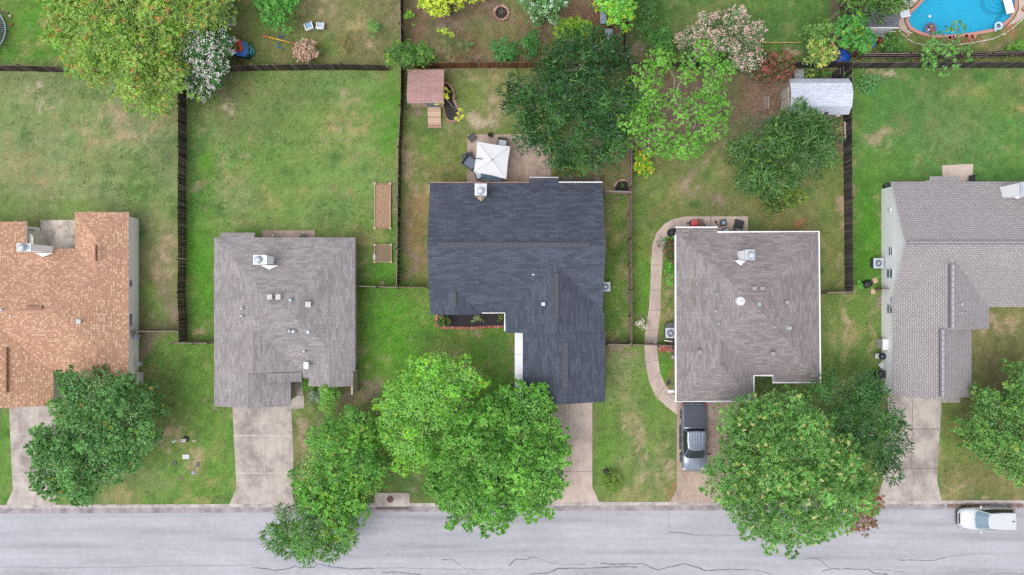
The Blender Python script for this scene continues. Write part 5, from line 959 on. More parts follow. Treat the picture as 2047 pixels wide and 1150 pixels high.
tree("white_flower_plant", "white flowering plant between the railed fence and the curved path", "plant", ell(1281,648,11,11), .6, .05, 'shrub', [(120,150,84),(110,140,76)], seed=60, flowers=[(240,224,222),(246,234,230)], fl=(2.0,.06), lr=(.14,.25), dens=.5)
bd = "shrubs in the mulch bed under the charcoal roof"
tree("bed_shrub", "dark shrub with yellow tips at the left end of the mulch bed", "shrub", ell(889,640,14,13), 1.3, .1, 'shrub', [(56,92,40),(68,108,46)], [(206,206,50)], .14, 61, lr=(.2,.36), group=bd)
tree("bed_shrub", "pale round shrub in the middle of the mulch bed", "shrub", ell(951,638,8,8), .7, .05, 'shrub', [(130,150,96),(148,166,112)], seed=62, lr=(.14,.24), group=bd)
tree("bed_shrub", "olive shrub at the right end of the mulch bed by the white gutter", "shrub", ell(999,635,8,10), .9, .05, 'shrub', [(84,110,44),(120,138,56)], seed=63, lr=(.15,.28), group=bd)
for (x, y, rx, ry, pal, lb, d_) in ((1234,130,8,6,[(96,150,60)],None,1),): pass
wl = "wild saplings in the leaf-littered yard"
tree("sapling", "lime-tipped sapling leaning in the leaf-littered yard", "plant", None, 1.8, 1.0, 'shrub', [(170,196,60),(150,184,54)], seed=64, lobes=[(879,60),(894,64),(904,72),(887,62)], trunk=(905,92), lr=(.15,.24), tr_r=.02, group=wl)
tree("sapling", "lime-leaved sapling close to the top fence corner", "plant", ell(819,35,9,8), 1.2, .2, 'shrub', [(120,168,50),(96,146,50)], seed=65, lr=(.15,.25), group=wl)
tree("sapling", "tangled green sapling right of the round tree", "plant", ell(930,92,20,10), .8, .05, 'shrub', [(84,130,66),(104,124,84)], seed=66, lr=(.15,.25), dens=.4, group=wl)
tree("weed_plant", "green weed clump beside the dark composter at the white wall", "plant", ell(1716,569,8,8), .7, .05, 'shrub', [(104,170,70),(90,156,60)], seed=67, lr=(.15,.25))
tree("weed_plant", "green groundcover between the white shed and the fence", "plant", [(1604,143),(1640,142),(1660,148),(1690,146),(1688,156),(1604,156)], .5, .03, 'shrub', [(78,128,54),(100,146,60)], seed=68, lr=(.14,.25), dens=.6)
tree("weed_plant", "leafy plants by the porch wall under the broad tree", "plant", [(268,765),(276,760),(280,775),(290,790),(275,785)], .8, .05, 'shrub', [(120,96,76),(90,120,60)], seed=69, lr=(.14,.22), dens=.6)
tree("weed_plant", "dim green plant on the porch corner of the tan-roofed house", "plant", [(113,742),(125,735),(140,740),(140,755),(118,758)], 1.8, .2, 'shrub', [(104,146,60),(84,126,56)], seed=70, lr=(.18,.3))
# ---------------------------------------------------------------- vehicles
def paint(name, col, metal=.0, rough=.25):
    m, nt, bs = newmat(name); n = noise(nt, coord(nt), 1.5, 3)
    nt.links.new(ramp(nt, n, [(.3, tuple(c*.93 for c in col[:3])+(1,)), (.7, col)]), bs.inputs['Base Color']); bs.inputs['Roughness'].default_value = rough
    bs.inputs['Metallic'].default_value = metal; bs.inputs['Coat Weight'].default_value = .5; bs.inputs['Coat Roughness'].default_value = .12; return m
def loft(mb, secs, m=0, smooth=True, caps=True):
    n = len(secs[0]); vs = [p for s in secs for p in s]
    mb.mesh(vs, [(k*n+i, k*n+(i+1) % n, (k+1)*n+(i+1) % n, (k+1)*n+i) for k in range(len(secs)-1) for i in range(n)], m, smooth)
    if caps: mb.mesh(vs, [tuple(range(n))[::-1], tuple(range((len(secs)-1)*n, len(secs)*n))], m, False)
def vehicle(name, label, cat, c, ang, pm, L, Wd, secs, cabin, kind, wheel_x, wr=.34):
    """local x runs from the rear (0) to the front (L); secs: (x, halfwidth, ztop, zbottom)"""
    t = thing(name, label, cat, (c[0], c[1], -.0)); M = Matrix.Rotation(ang, 3, 'Z')
    z0 = c[2]; o = Vector((c[0], c[1], z0)); T = lambda x, y, z: o + M @ Vector((x-L/2, y, z))
    b = MB(); rows = []
    for (x, hw, zt, zb) in secs:
        half = [(hw*.80, zb), (hw*.97, zb+.12), (hw, zb+(zt-zb)*.45), (hw*.985, zt-.16), (hw*.93, zt-.05), (hw*.80, zt), (hw*.4, zt+.025)]
        rows.append([T(x, y, z) for (y, z) in half] + [T(x, 0, zt+.03)] + [T(x, -y, z) for (y, z) in half[::-1]])
    loft(b, rows[::-1] if False else rows); body = b.build("body", pm, t)
    # cabin: belt ring and roof ring, both four cornered
    (bx0, bx1, bw, bz), (rx0, rx1, rw, rz_) = cabin
    g_ = MB(); nseg = 6
    def ring(x0, x1, w, z, k=.0): return [(x0, w, z), ((x0+x1)/2, w*1.02, z), (x1, w*.93, z), (x1+k, w*.5, z), (x1+k*1.2, 0, z), (x1+k, -w*.5, z), (x1, -w*.93, z), ((x0+x1)/2, -w*1.02, z), (x0, -w, z), (x0-.04, 0, z)]
    lo, hi = ring(bx0, bx1, bw, bz, .16), ring(rx0, rx1, rw, rz_, .1); gm_ = [T(*p) for p in lo]; gh = [T(*p) for p in hi]
    # fully painted shell under the glass, then separate panes proud of it
    sh = MB(); sh.mesh(gm_ + gh, [tuple(range(10))[::-1], tuple(range(10, 20))] + [(i, (i+1) % 10, 10+(i+1) % 10, 10+i) for i in range(10)], 0, False); sh.build("cabin_shell", pm, t)
    r = MB(); up = [Vector(p)+Vector((0, 0, .035)) for p in gh]; cx_ = sum(up, Vector())/10+Vector((0, 0, .018)); inn = [cx_.lerp(p, .86)+Vector((0, 0, .012)) for p in up]; gh2 = [p+Vector((0, 0, .002)) for p in gh]
    for i in range(10):
        j = (i+1) % 10; r.face([gh2[i], gh2[j], up[j], up[i]], smooth=True); r.face([up[i], up[j], inn[j], inn[i]], smooth=True); r.face([inn[i], inn[j], cx_], smooth=True)
    roof = r.build("roof", pm, t)
    def pane(nm, idx, mat, ins=(.06, .94, .08, .92), off=.012):
        w = MB(); A, B = idx[0], idx[-1]; pts = []
        cenl = sum((gm_[i] for i in range(10)), Vector())/10
        for s_ in (ins[2], ins[3]):
            row = []
            for q in range(len(idx)):
                i = idx[q]; p = gm_[i].lerp(gh[i], s_); row.append(p)
            row[0] = row[0].lerp(row[1], ins[0]*(len(idx)-1)); row[-1] = row[-2].lerp(row[-1], 1-(1-ins[1])*(len(idx)-1)); pts.append(row)
        for q in range(len(idx)-1):
            f = [pts[0][q], pts[0][q+1], pts[1][q+1], pts[1][q]]; nn = (f[1]-f[0]).cross(f[3]-f[0]).normalized(); cen_ = sum(f, Vector())/4
            if nn.dot(cen_-cenl) < 0: nn = -nn
            w.face([p+nn*off for p in f])
        return w.build(nm, mat, t)
    pane("windscreen", [2, 3, 4, 5, 6], GLASSB if kind == 'suv' else GLASSD, (.03, .97, .06, .93)); pane("rear_window", [8, 9, 0], GLASSD, (.08, .92, .2, .85))
    for sd_ in ([0, 1, 2], [6, 7, 8]): pane("side_window", sd_, GLASSD, (.04, .95, .12, .88))
    # wheels
    for x in wheel_x:
        for s in (1, -1):
            w = thing_child("wheel", t, T(x, s*(Wd/2-.12), wr)); ty = MB(); ax = M @ Vector((0, s, 0)); cc = T(x, s*(Wd/2-.12), wr); fx = M @ Vector((1, 0, 0))
            n = 24; vs = []
            for (rr_, d) in ((wr*.62, -.1), (wr*.93, -.12), (wr, -.08), (wr, .08), (wr*.93, .12), (wr*.64, .11)):
                for i in range(n): a = 2*math.pi*i/n; vs.append(cc + ax*d + fx*math.cos(a)*rr_ + Vector((0, 0, math.sin(a)*rr_)))
            ty.mesh(vs, [(k*n+i, k*n+(i+1) % n, (k+1)*n+(i+1) % n, (k+1)*n+i) for k in range(5) for i in range(n)], 0, True); ty.build("tyre", RUBBER, w)
            rm = MB(); hub = cc+ax*.09
            ri = [hub + fx*math.cos(2*math.pi*i/n)*wr*.64 + Vector((0, 0, math.sin(2*math.pi*i/n)*wr*.64)) for i in range(n)]
            for i in range(n): rm.face([ri[i], ri[(i+1) % n], hub+ax*(.03 if i % 4 < 2 else -.02)])
            rm.build("rim", METAL, w)
    return t, T, M, body
def thing_child(name, parent, loc):
    e = bpy.data.objects.new(name, None); COL.objects.link(e); e.parent = parent; off = ORG[parent.name]; e.location = Vector(loc)-off; e.empty_display_size = .1; ORG[e.name] = Vector(loc); return e
# pickup, tail to the garage
SILVER = paint("silver_blue_paint", C(140,150,170), .35, .3); LG = plain("light_grey_metal", C(182,192,210), .35, metal=.3)
Lp, Wp = 5.3, 1.98; pc = XY(1387,873,.7)
secs = [(0,.88,.95,.5),(.06,.95,1.0,.42),(.5,.98,1.05,.36),(1.2,.99,1.06,.36),(2.2,.98,1.06,.34),(3.6,.98,1.08,.34),(4.1,.98,1.08,.34),(4.6,.97,1.04,.36),(5.0,.93,.97,.4),(5.2,.85,.88,.45),(5.3,.7,.78,.5)]
t, T, M, body = vehicle("pickup_truck", "silver double cab pickup with dark bed cover on the driveway", "pickup truck", (pc[0], pc[1], .03), -math.pi/2, SILVER, Lp, Wp, secs, ((1.95,4.15,.92,1.06),(2.1,3.42,.70,1.72)), 'pickup', (.95,4.35), .38)
b = MB(); b.mesh([T(.12,-.86,1.085),T(1.86,-.86,1.105),T(1.86,.86,1.105),T(.12,.86,1.085),T(.14,-.82,1.13),T(1.84,-.82,1.15),T(1.84,.82,1.15),T(.14,.82,1.13)],[(4,5,6,7),(0,1,5,4),(1,2,6,5),(2,3,7,6),(3,0,4,7)])
for k in range(3): b.obox(T(.55+k*.45,0,1.145),(.02,1.64,.012),-math.pi/2)
b.build("bed_cover", plain("black_vinyl", C(66,74,92), .6, var=.06), t)
b = MB()
for y in (-.45,-.22,0,.22,.45): b.obox(T(2.62,y,1.79),(1.0,.035,.02),-math.pi/2)
b.build("roof_rib", LG, t)
b = MB(); b.obox(T(-.06,0,.62),(.16,1.8,.22),-math.pi/2); b.obox(T(-.02,0,.85),(.1,1.3,.2),-math.pi/2); b.build("rear_bumper", DARKM, t, bevel=.03)
b = MB(); b.obox(T(5.28,0,.55),(.14,1.5,.24),-math.pi/2); b.build("front_bumper", DARKM, t, bevel=.03)
for s in (1,-1):
    b = MB(); b.obox(T(.07,s*.86,.92),(.14,.16,.22),-math.pi/2); b.build("tail_light", plain("red_lens", C(200,50,52), .3), t, bevel=.02)
    b = MB(); b.obox(T(5.14,s*.72,.82),(.22,.3,.13),-math.pi/2); b.build("headlight", METAL, t, bevel=.02)
    b = MB(); b.obox(T(3.95,s*1.1,1.12),(.13,.24,.16),-math.pi/2); b.obox(T(3.93,s*.98,1.08),(.06,.14,.04),-math.pi/2); b.build("wing_mirror", DARKM, t, bevel=.02)
    b = MB(); b.obox(T(2.75,s*1.02,.36),(1.9,.14,.05),-math.pi/2); b.build("running_board", DARKM, t)
    for x in (2.45,3.2): q = MB(); q.obox(T(x,s*1.0,.93),(.16,.035,.035),-math.pi/2); q.build("door_handle", LG, t)
b = MB(); b.obox(T(4.25,0,1.095),(.05,1.4,.02),-math.pi/2); b.build("wiper_cowl", DARKM, t)
b = MB()
for y in (-.42,.42): b.obox(T(4.62,y,1.075),(.7,.012,.008),-math.pi/2)
b.build("bonnet_crease", DARKM, t)
# white estate car on the road, nose to the left
WPAINT = paint("white_car_paint", C(214,219,226), .0, .3)
Lc, Wc = 4.3, 1.75; pc = XY(1971,1037,.6); zr_ = rz(*pc)
secs = [(0,.72,.85,.42),(.05,.8,.98,.34),(.3,.86,1.02,.26),(1.0,.875,1.02,.22),(2.2,.875,1.0,.2),(3.0,.875,.97,.2),(3.5,.86,.9,.22),(3.9,.8,.8,.24),(4.15,.68,.68,.28),(4.27,.5,.58,.32),(4.3,.36,.52,.36)]
t, T, M, body = vehicle("white_car", "white estate car parked on the road near the right edge", "car", (pc[0], pc[1], zr_), math.pi, WPAINT, Lc, Wc, secs, ((.12,3.05,.82,1.0),(.28,2.2,.64,1.58)), 'suv', (.82,3.45), .32)
b = MB(); b.obox(T(4.27,0,.34),(.1,1.1,.2),0); b.build("front_bumper", DARKM, t, bevel=.03)
b = MB(); b.obox(T(4.2,0,.58),(.14,.9,.07),0,rot=None); b.build("grille", METAL, t, bevel=.02)
b = MB(); b.obox(T(4.24,0,.68),(.1,.8,.05),0); b.build("grille_slot", DARKM, t)
for s in (1,-1):
    b = MB(); b.obox(T(4.0,s*.62,.70),(.36,.2,.1),s*.5); b.build("headlight", METAL, t, bevel=.03)
    b = MB(); b.obox(T(.04,s*.72,.86),(.1,.16,.24),0); b.build("tail_light", plain("red_lens_b", C(170,50,52), .3), t)
    b = MB(); b.obox(T(2.72,s*.98,1.02),(.12,.24,.13),s*.2); b.build("wing_mirror", WPAINT, t, bevel=.03)
    for x in (1.15,2.1): q = MB(); q.obox(T(x,s*.885,.84),(.18,.04,.04)); q.build("door_handle", METAL, t)
    b = MB(); b.obox(T(1.3,s*.885,.32),(1.9,.03,.16)); b.build("door_trim", GREYT, t)
b = MB(); b.obox(T(.5,.0,1.70),(.22,.05,.05)); b.build("antenna_fin", DARKM, t)
b = MB(); b.obox(T(3.1,.1,1.012),(.04,1.1,.02)); b.build("wiper", DARKM, t)

# ---------------------------------------------------------------- yard things
def one(name, label, cat, b, mat, c, group=None, bevel=0, kind=None): return b.build(name, mat, top=Vector((c[0], c[1], 0)), label=label, cat=cat, **({'group': group} if group else {}), bevel=bevel)
# cantilever parasol
t = thing("parasol", "white square cantilever parasol over the patio seating", "parasol", P(940,318))
ctr = P(983,319,2.75); b = MB(); cs = [P(954,283,2.5),P(1020,293,2.5),P(1012,358,2.5),P(947,344,2.5)]; apex = P(984,320,2.7)
for i in range(4):
    a, c_ = cs[i], cs[(i+1) % 4]; m = (a+c_)/2; m = m.lerp(Vector((apex.x, apex.y, m.z)), .035)
    for (p, q) in ((a, m), (m, c_)):
        n = 5
        for k in range(n):
            u0, u1 = k/n, (k+1)/n; sag = lambda u: Vector((0, 0, -.03*math.sin(math.pi*u)))
            A0, A1, B0, B1 = p.lerp(apex, u0)+sag(u0)*(p is m), p.lerp(apex, u1)+sag(u1)*(p is m), q.lerp(apex, u0)+sag(u0)*(q is m), q.lerp(apex, u1)+sag(u1)*(q is m)
            b.face([A0, B0, B1, A1])
    b.face([a, c_, c_-Vector((0,0,.14)), a-Vector((0,0,.14))])
can = b.build("canopy", plain("white_canvas", C(226,228,232), .8, var=.03), t)
r = MB()
for i in range(4): r.tube([cs[i]+Vector((0,0,.012)), apex+Vector((0,0,.02))], .012, 5)
r.build("canopy_seam", plain("seam", C(196,198,204), .7), can)
b = MB(); b.cyl((apex.x,apex.y),.05,2.69,2.8,10); b.build("finial", DARKM, t)
b = MB(); m0 = P(936,317,0); b.tube([m0, m0+Vector((0,0,2.9))],.045,8); b.tube([m0+Vector((0,0,2.9)), P(949,317,3.05), P(964,318,2.98)],.035,6); b.build("mast", DARKM, t)
b = MB(); b.obox(m0+Vector((0,0,.06)),(.9,.9,.1),.3); b.build("base", DARKM, t)
PL = plain("grey_wicker", C(88,84,90), .8, var=.25, sc=14); CUSH = plain("blue_grey_cushion", C(118,130,150), .85, var=.08); WC = plain("white_cushion", C(224,232,244), .85, var=.04)
def chair(name, label, cat, px, py, rzz, w=.7, d=.7, frame=PL, cush=CUSH, group=None, back=True, seat_h=.42, arms=True, bh=.85):
    c = P(px, py); t = thing(name, label, cat, c, group); R = Matrix.Rotation(rzz, 3, 'Z'); q = lambda x, y, z: c + R @ Vector((x, y, z))
    b = MB(); b.obox(q(0,0,seat_h-.06),(w,d,.08),rzz); b.build("seat", frame, t)
    for sx in (-1,1):
        for sy in (-1,1): l = MB(); l.obox(q(sx*(w/2-.04),sy*(d/2-.04),(seat_h-.1)/2+.03),(.045,.045,seat_h-.1),rzz); l.build("leg", frame, t)
    if cush: k = MB(); k.obox(q(0,-.02,seat_h+.03),(w*.86,d*.86,.1),rzz); k.build("cushion", cush, t, bevel=.02)
    if back:
        k = MB(); k.obox(q(0,d/2-.02,bh-.22),(w,.07,.5),rot=Matrix.Rotation(rzz,3,'Z') @ Matrix.Rotation(-.22,3,'X')); k.build("backrest", frame, t)
    if arms:
        for s in (-1,1): k = MB(); k.obox(q(s*(w/2-.02),.02,.62),(.07,d*.9,.05),rzz); k.build("armrest", frame, t)
    return t
chair("footstool", "dark wicker footstool at the patio's upper left corner", "footstool", 943.5,277,.7,.56,.56,back=False,arms=False,cush=None)
chair("patio_chair", "wicker chair with white cushion behind the parasol", "chair", 1004,289,-.15,.75,.7,cush=WC)
chair("patio_chair", "blue-grey lounge chair sticking out left of the parasol", "chair", 940.5,327,.95,.95,1.0,group=None)
chair("patio_chair", "dark chair under the parasol's lower left corner", "chair", 959,352,3.5,.7,.6,cush=WC)
c = P(983,352); t = thing("patio_table", "glass topped table mostly hidden beneath the parasol", "table", c)
b = MB(); b.obox(c+Vector((0,0,.72)),(1.7,.95,.03),-.1); b.build("tabletop", GLASSB, t)
b = MB(); b.torus(c+Vector((0,0,.7)),.3,.02); b.obox(c+Vector((0,-.46,.71)),(1.72,.05,.05),-.1); b.obox(c+Vector((0,.46,.71)),(1.72,.05,.05),-.1); b.build("table_frame", DARKM, t)
for sx in (-1,1):
    for sy in (-1,1): l = MB(); l.obox(c+Vector((sx*.75,sy*.38,.35)),(.05,.05,.7)); l.build("leg", DARKM, t)
c = P(980.5,271.5); t = thing("planter_pot", "small dark planter on the top edge of the patio", "planter", c)
b = MB(); b.lathe(c,[(.13,.05),(.19,.32),(.2,.36),(.17,.36),(.16,.3),(.001,.3)],16); b.build("pot", DARKM, t)
quads_mesh("plant", *(lambda rs, n: (leaves(rs, np.array(c)+np.array([0,0,.34])+rs.normal(0,.05,(n,3)), rs.normal(0,1,(n,3))+np.array([0,0,.4]), .16, .05), cols([(96,92,50),(80,90,50)])[rs.randint(2,size=n)]))(np.random.RandomState(5),70), LEAF, t)
# raised beds
for (x0,y0,x1,y1,lb) in ((750,368,781,457,"long timber raised bed of bare soil beside the dark fence"),(750,490,783,524,"small square timber raised bed below the long one")):
    (X0,Y1),(X1,Y0) = XY(x0,y0),XY(x1,y1); t = thing("raised_bed", lb, "raised bed", ((X0+X1)/2,(Y0+Y1)/2,0), "timber raised beds")
    b = MB(); b.curb([(X0,Y0),(X1,Y0),(X1,Y1),(X0,Y1)],.06,-.02,.26,True); b.build("frame", PWOOD, t)
    for (x,y) in ((X0,Y0),(X1,Y0),(X1,Y1),(X0,Y1)): p_ = MB(); p_.obox((x,y,.15),(.17,.17,.34),.1); p_.build("corner_post", PWOOD, t)
    b = MB(); b.box(X0+.035,Y0+.035,-.02,X1-.035,Y1-.035,.16); b.build("soil", SOIL if y0 < 400 else plain("grey_soil", C(142,122,104), .95, var=.2, sc=8, col2=C(112,108,72)), t)
c = P(749,514); b = MB(); b.lathe(c,[(.001,.02),(.16,.03),(.2,.12),(.14,.26),(.05,.34),(.001,.36)],12,sx=.7,sy=1.5); one("white_sack", "white sack leaning on the small raised bed", "sack", b, WHITE, c)
c = P(765.5,567.5); b = MB(); b.torus(c+Vector((0,0,.06)),.125,.045); one("hose_coil", "coiled pale hose at the fence panel below the small raised bed", "hose", b, PWOOD, c)
# brick rings and beds
def ring_bed(name, label, px, py, R, n, mulch=MULCH, arc=(0,360), mat=EDGE, squash=1.0):
    c = P(px,py); t = thing(name, label, "fire pit" if 'pit' in name else "flower bed", c); b = MB()
    for i in range(n):
        a = math.radians(arc[0]+(arc[1]-arc[0])*i/(n if arc[1]-arc[0] == 360 else n-1)); b.obox(c+Vector((math.cos(a)*R,math.sin(a)*R*squash,.1)),(.2,2*math.pi*R/n*.92*(arc[1]-arc[0])/360,.24),a)
    b.build("brick_edging", mat, t); m_ = MB(); m_.lathe(c,[(R-.08,.0),(R-.1,.07),(R*.5,.1),(.001,.09)],24,sy=squash); m_.build("mulch", mulch, t); return t
ring_bed("fire_pit", "round stone-ringed pit of dark soil in the leafy yard", 1002,27,.56,14)
c = P(1002,24); b = MB()
for k in range(7): a = k*1.3; b.tube([c+Vector((math.cos(a)*.3,math.sin(a)*.3,.1)),c+Vector((-math.cos(a+.5)*.25,-math.sin(a+.5)*.25,.22))],.03,5)
one("ash_branches", "charred branches inside the stone-ringed pit", "branches", b, BARK, c)
def edged_bed(label, outline, edge, wbrick=.12, step=.22, z=.06, mat=EDGE, mulch=MULCH, scal=False):
    o = [XY(*p) for p in outline]; c = (sum(p[0] for p in o)/len(o), sum(p[1] for p in o)/len(o), 0); t = thing("flower_bed", label, "flower bed", c)
    m_ = MB(); m_.prism(o,-.1,z); m_.build("mulch", mulch, t); b = MB(); E = [Vector(XY(*p)) for p in edge]
    for a, q in zip(E[:-1],E[1:]):
        L = (q-a).length; n = max(1,round(L/step)); u = (q-a)/L
        for i in range(n):
            p = a+u*(L*(i+.5)/n)
            if scal: b.cyl((p.x,p.y),step*.56,-.05,.14,10)
            else: b.obox((p.x,p.y,.06),(L/n*.93,wbrick,.2),math.atan2(u.y,u.x))
    b.build("brick_edging", mat, t); return t
edged_bed("black mulch bed with scalloped brick edge under the charcoal roof", [(874,622),(1012,620),(1012,653),(940,655),(875,653)], [(874,628),(872,640),(874,652),(880,655),(940,656),(975,654),(1010,653)], scal=True, mat=REDBR)
edged_bed("curved mulch bed beside the red shed", [(886,166),(900,170),(908,190),(903,200),(912,212),(918,228),(908,242),(895,240),(890,225),(888,200)], [(886,165),(896,167),(904,176),(908,190),(907,201),(912,210),(918,222),(917,234),(909,243),(899,244),(892,238)], step=.3, wbrick=.2)
edged_bed("half round mulch bed with a yucca by the railed fence", [(1228,386),(1228,372),(1236,363),(1248,362),(1255,366),(1255,386)], [(1227,387),(1227,374),(1233,364),(1243,360),(1255,362)], step=.22, wbrick=.16)
def spiky(name, label, px, py, L, n, pal, seed, h=.1):
    c = P(px,py); rs = np.random.RandomState(seed); a = rs.uniform(0,6.28,n); d = np.stack([np.cos(a),np.sin(a),rs.uniform(.2,1.2,n)],1); V = leaves(rs, np.repeat(np.array([c])+np.array([0,0,h]),n,0), d, L, L*.16)
    t = thing(name, label, "plant", c); quads_mesh("leaf_rosette", V, cols(pal)[rs.randint(len(pal),size=n)], LEAF, t); b = MB(); b.cyl((c.x,c.y),.05,-.02,h+.03,8); b.build("stem", BARK, t)
spiky("yucca", "small spiky yucca in the half round mulch bed", 1243,372,.32,26,[(120,160,60),(98,140,56)],3)
spiky("agave", "tiny pot plant at the edge of the curved mulch bed", 913,197,.2,14,[(90,120,60)],4)
c = P(1216,942); b = MB(); b.lathe(c,[(.42,.0),(.36,.06),(.001,.07)],20,sx=1,sy=.6); b.build("mulch_patch", MULCH, kind='structure')
# seesaw
c = P(561,83); t = thing("seesaw", "yellow beam seesaw on a blue tubular base", "seesaw", c); R = Matrix.Rotation(-.2,3,'Z'); q = lambda x,y,z: c+R @ Vector((x,y,z))
YEL = plain("yellow_plastic", C(238,188,60), .5, var=.06); BLU = plain("blue_tube", C(46,100,170), .45, var=.1); BRN = plain("brown_seat", C(150,96,66), .7, var=.15)
b = MB(); b.tube([q(-.82,0,.75),q(-.4,.0,.55),q(0,0,.5),q(.4,0,.42),q(.78,0,.3)],.05,8); b.build("beam", YEL, t)
for s,z in ((-1,.75),(1,.28)): b = MB(); b.obox(q(s*1.05,0,z),(.46,.24,.06),-.2); b.build("seat", BRN, t, bevel=.02)
b = MB(); b.tube([q(-.35,.45,.03),q(.35,.45,.03)],.03,6); b.tube([q(-.35,-.5,.03),q(.5,-.5,.03)],.03,6); b.tube([q(0,.45,.03),q(0,0,.5),q(0,-.5,.03)],.03,6); b.tube([q(-.2,.45,.03),q(0,.05,.5),q(.2,.45,.03)],.02,6); b.build("base", BLU, t)
chair("garden_chair", "tilted pale blue and white lawn chair, left of the pair", "chair", 620,56,.35+3.14,.62,.6,frame=TRIM,cush=plain("blue_mesh", C(150,184,220), .7, var=.05),group="white lawn chairs on the dry lawn")
chair("garden_chair", "upright white lawn chair, right of the pair", "chair", 643,55,3.1,.56,.55,frame=TRIM,cush=plain("pale_mesh", C(190,206,224), .7, var=.05),group="white lawn chairs on the dry lawn")
# play house
t = thing("playhouse", "plastic playhouse with red roof, blue rim and teal walls", "playhouse", P(487,105))
(X0,Y1),(X1,Y0) = XY(466,84,1.1),XY(497,113,1.1); TEAL = plain("teal_plastic", C(30,110,116), .5, var=.08); RED = plain("red_plastic", C(204,80,64), .5, var=.08); BLP = plain("blue_plastic", C(60,120,200), .45, var=.08)
b = MB(); b.prism([(X0,Y0+.2),(X1-.25,Y0),(X1,Y0+.3),(X1,Y1-.2),(X1-.15,Y1),(X0,Y1)],0,1.05); b.build("wall", TEAL, t)
b = MB(); b.prism([(X0+.0,Y0+.12),(X1-.3,Y0-.02),(X1-.05,Y0+.3),(X1-.25,Y1+.0),(X1-.6,Y1+.05),(X0,Y1+.05)],1.06,1.12); b.build("rim", BLP, t)
b = MB(); b.prism([(X0,Y0+.4),(X1-.5,Y0+.3),(X1-.35,Y0+.6),(X1-.6,Y1+.1),(X0+.1,Y1+.12)],1.12,1.35); b.obox(((X0+X1)/2,Y0+.8,1.4),(.3,.7,.14),.2); b.build("roof", RED, t, bevel=.05)
b = MB(); b.curb([(X1+.03,Y0+.25),(X1+.12,Y0+.6),(X1+.04,Y1-.2)],.05,0,.9); b.curb([(X1+.16,Y0+.3),(X1+.22,Y0+.6),(X1+.14,Y1-.3)],.04,0,.5); b.build("ladder_step", plain("aqua_plastic", C(90,180,176), .5, var=.05), t)
# trampoline
c = P(-22,66,.0); t = thing("trampoline", "round black trampoline with pale blue rim cut by the left edge", "trampoline", c)
b = MB(); b.cyl((c.x,c.y),1.45,.82,.84,40); b.build("jump_mat", plain("trampoline_mat", C(50,58,74), .8, var=.05), t)
b = MB(); b.torus(c+Vector((0,0,.86)),1.8,.035,48,8); b.build("frame", plain("pale_blue_metal", C(170,186,214), .4), t)
b = MB()
for i in range(60): a = 2*math.pi*i/60; b.tube([c+Vector((math.cos(a)*1.45,math.sin(a)*1.45,.84)),c+Vector((math.cos(a)*1.78,math.sin(a)*1.78,.86))],.012,4)
b.build("spring", METAL, t)
for i in range(6): a = 2*math.pi*i/6+.3; l = MB(); p = c+Vector((math.cos(a)*1.8,math.sin(a)*1.8,0)); l.tube([p,p+Vector((0,0,.86))],.03,6); l.build("leg", METAL, t)
for (px,py,lb) in ((22,33,"small pale ball near the trampoline"),(24,50,"small orange ball near the trampoline")):
    c = P(px,py); b = MB(); b.lathe(c,[(.001,0),(.09,.03),(.12,.11),(.09,.2),(.001,.23)],12); one("ball", lb, "ball", b, plain("ball_a" if 'pale' in lb else "ball_b", C(220,216,180) if 'pale' in lb else C(190,120,90), .6), c)
c = P(8,25); b = MB(); b.tube([P(0,24,.05),P(17,26,.08)],.07,6); one("log", "dark log lying above the trampoline", "log", b, BARK, c)
# pool
cx_ = P(1930,10); t = thing("swimming_pool", "kidney shaped pool of bright blue water with brick coping", "swimming pool", cx_)
PLAS = plain("blue_plaster", C(150,224,244), .7, var=.05, sc=1.0); b = MB(); o = POOLW; n = len(o)
b.prism(o,-1.35,-1.3)
for i in range(n): a, q_ = o[i], o[(i+1) % n]; b.face([(a[0],a[1],-1.3),(q_[0],q_[1],-1.3),(q_[0],q_[1],.06),(a[0],a[1],.06)])
b.build("basin", PLAS, t)
b = MB(); oo = grow(o,.24)
for i in range(n): j = (i+1) % n; b.face([(o[i][0],o[i][1],.08),(o[j][0],o[j][1],.08),(oo[j][0],oo[j][1],.08),(oo[i][0],oo[i][1],.08)]); b.face([(oo[i][0],oo[i][1],.08),(oo[j][0],oo[j][1],.08),(oo[j][0],oo[j][1],-.1),(oo[i][0],oo[i][1],-.1)]); b.face([(o[i][0],o[i][1],.08),(o[j][0],o[j][1],.08),(o[j][0],o[j][1],.0),(o[i][0],o[i][1],.0)])
b.build("coping", plain("red_brick_coping", C(206,146,134), .8, var=.12, sc=9), t)
WAT = bpy.data.materials.new("pool_water"); WAT.use_nodes = True; nt = WAT.node_tree; nt.nodes.clear(); out = N(nt,"ShaderNodeOutputMaterial"); tr = N(nt,"ShaderNodeBsdfTransparent"); tr.inputs[0].default_value = (.30,.86,1.0,1); gl_ = N(nt,"ShaderNodeBsdfGlossy"); gl_.inputs['Roughness'].default_value = .08; fr = N(nt,"ShaderNodeFresnel"); fr.inputs[0].default_value = 1.33
df = N(nt,"ShaderNodeBsdfDiffuse"); df.inputs[0].default_value = C(60,204,248); m1 = N(nt,"ShaderNodeMixShader"); m1.inputs[0].default_value = .3; mx = N(nt,"ShaderNodeMixShader")
bp = N(nt,"ShaderNodeBump"); bp.inputs['Strength'].default_value = .25; bp.inputs['Distance'].default_value = .05; nt.links.new(noise(nt,coord(nt),3.0,3),bp.inputs['Height']); nt.links.new(bp.outputs[0],gl_.inputs['Normal'])
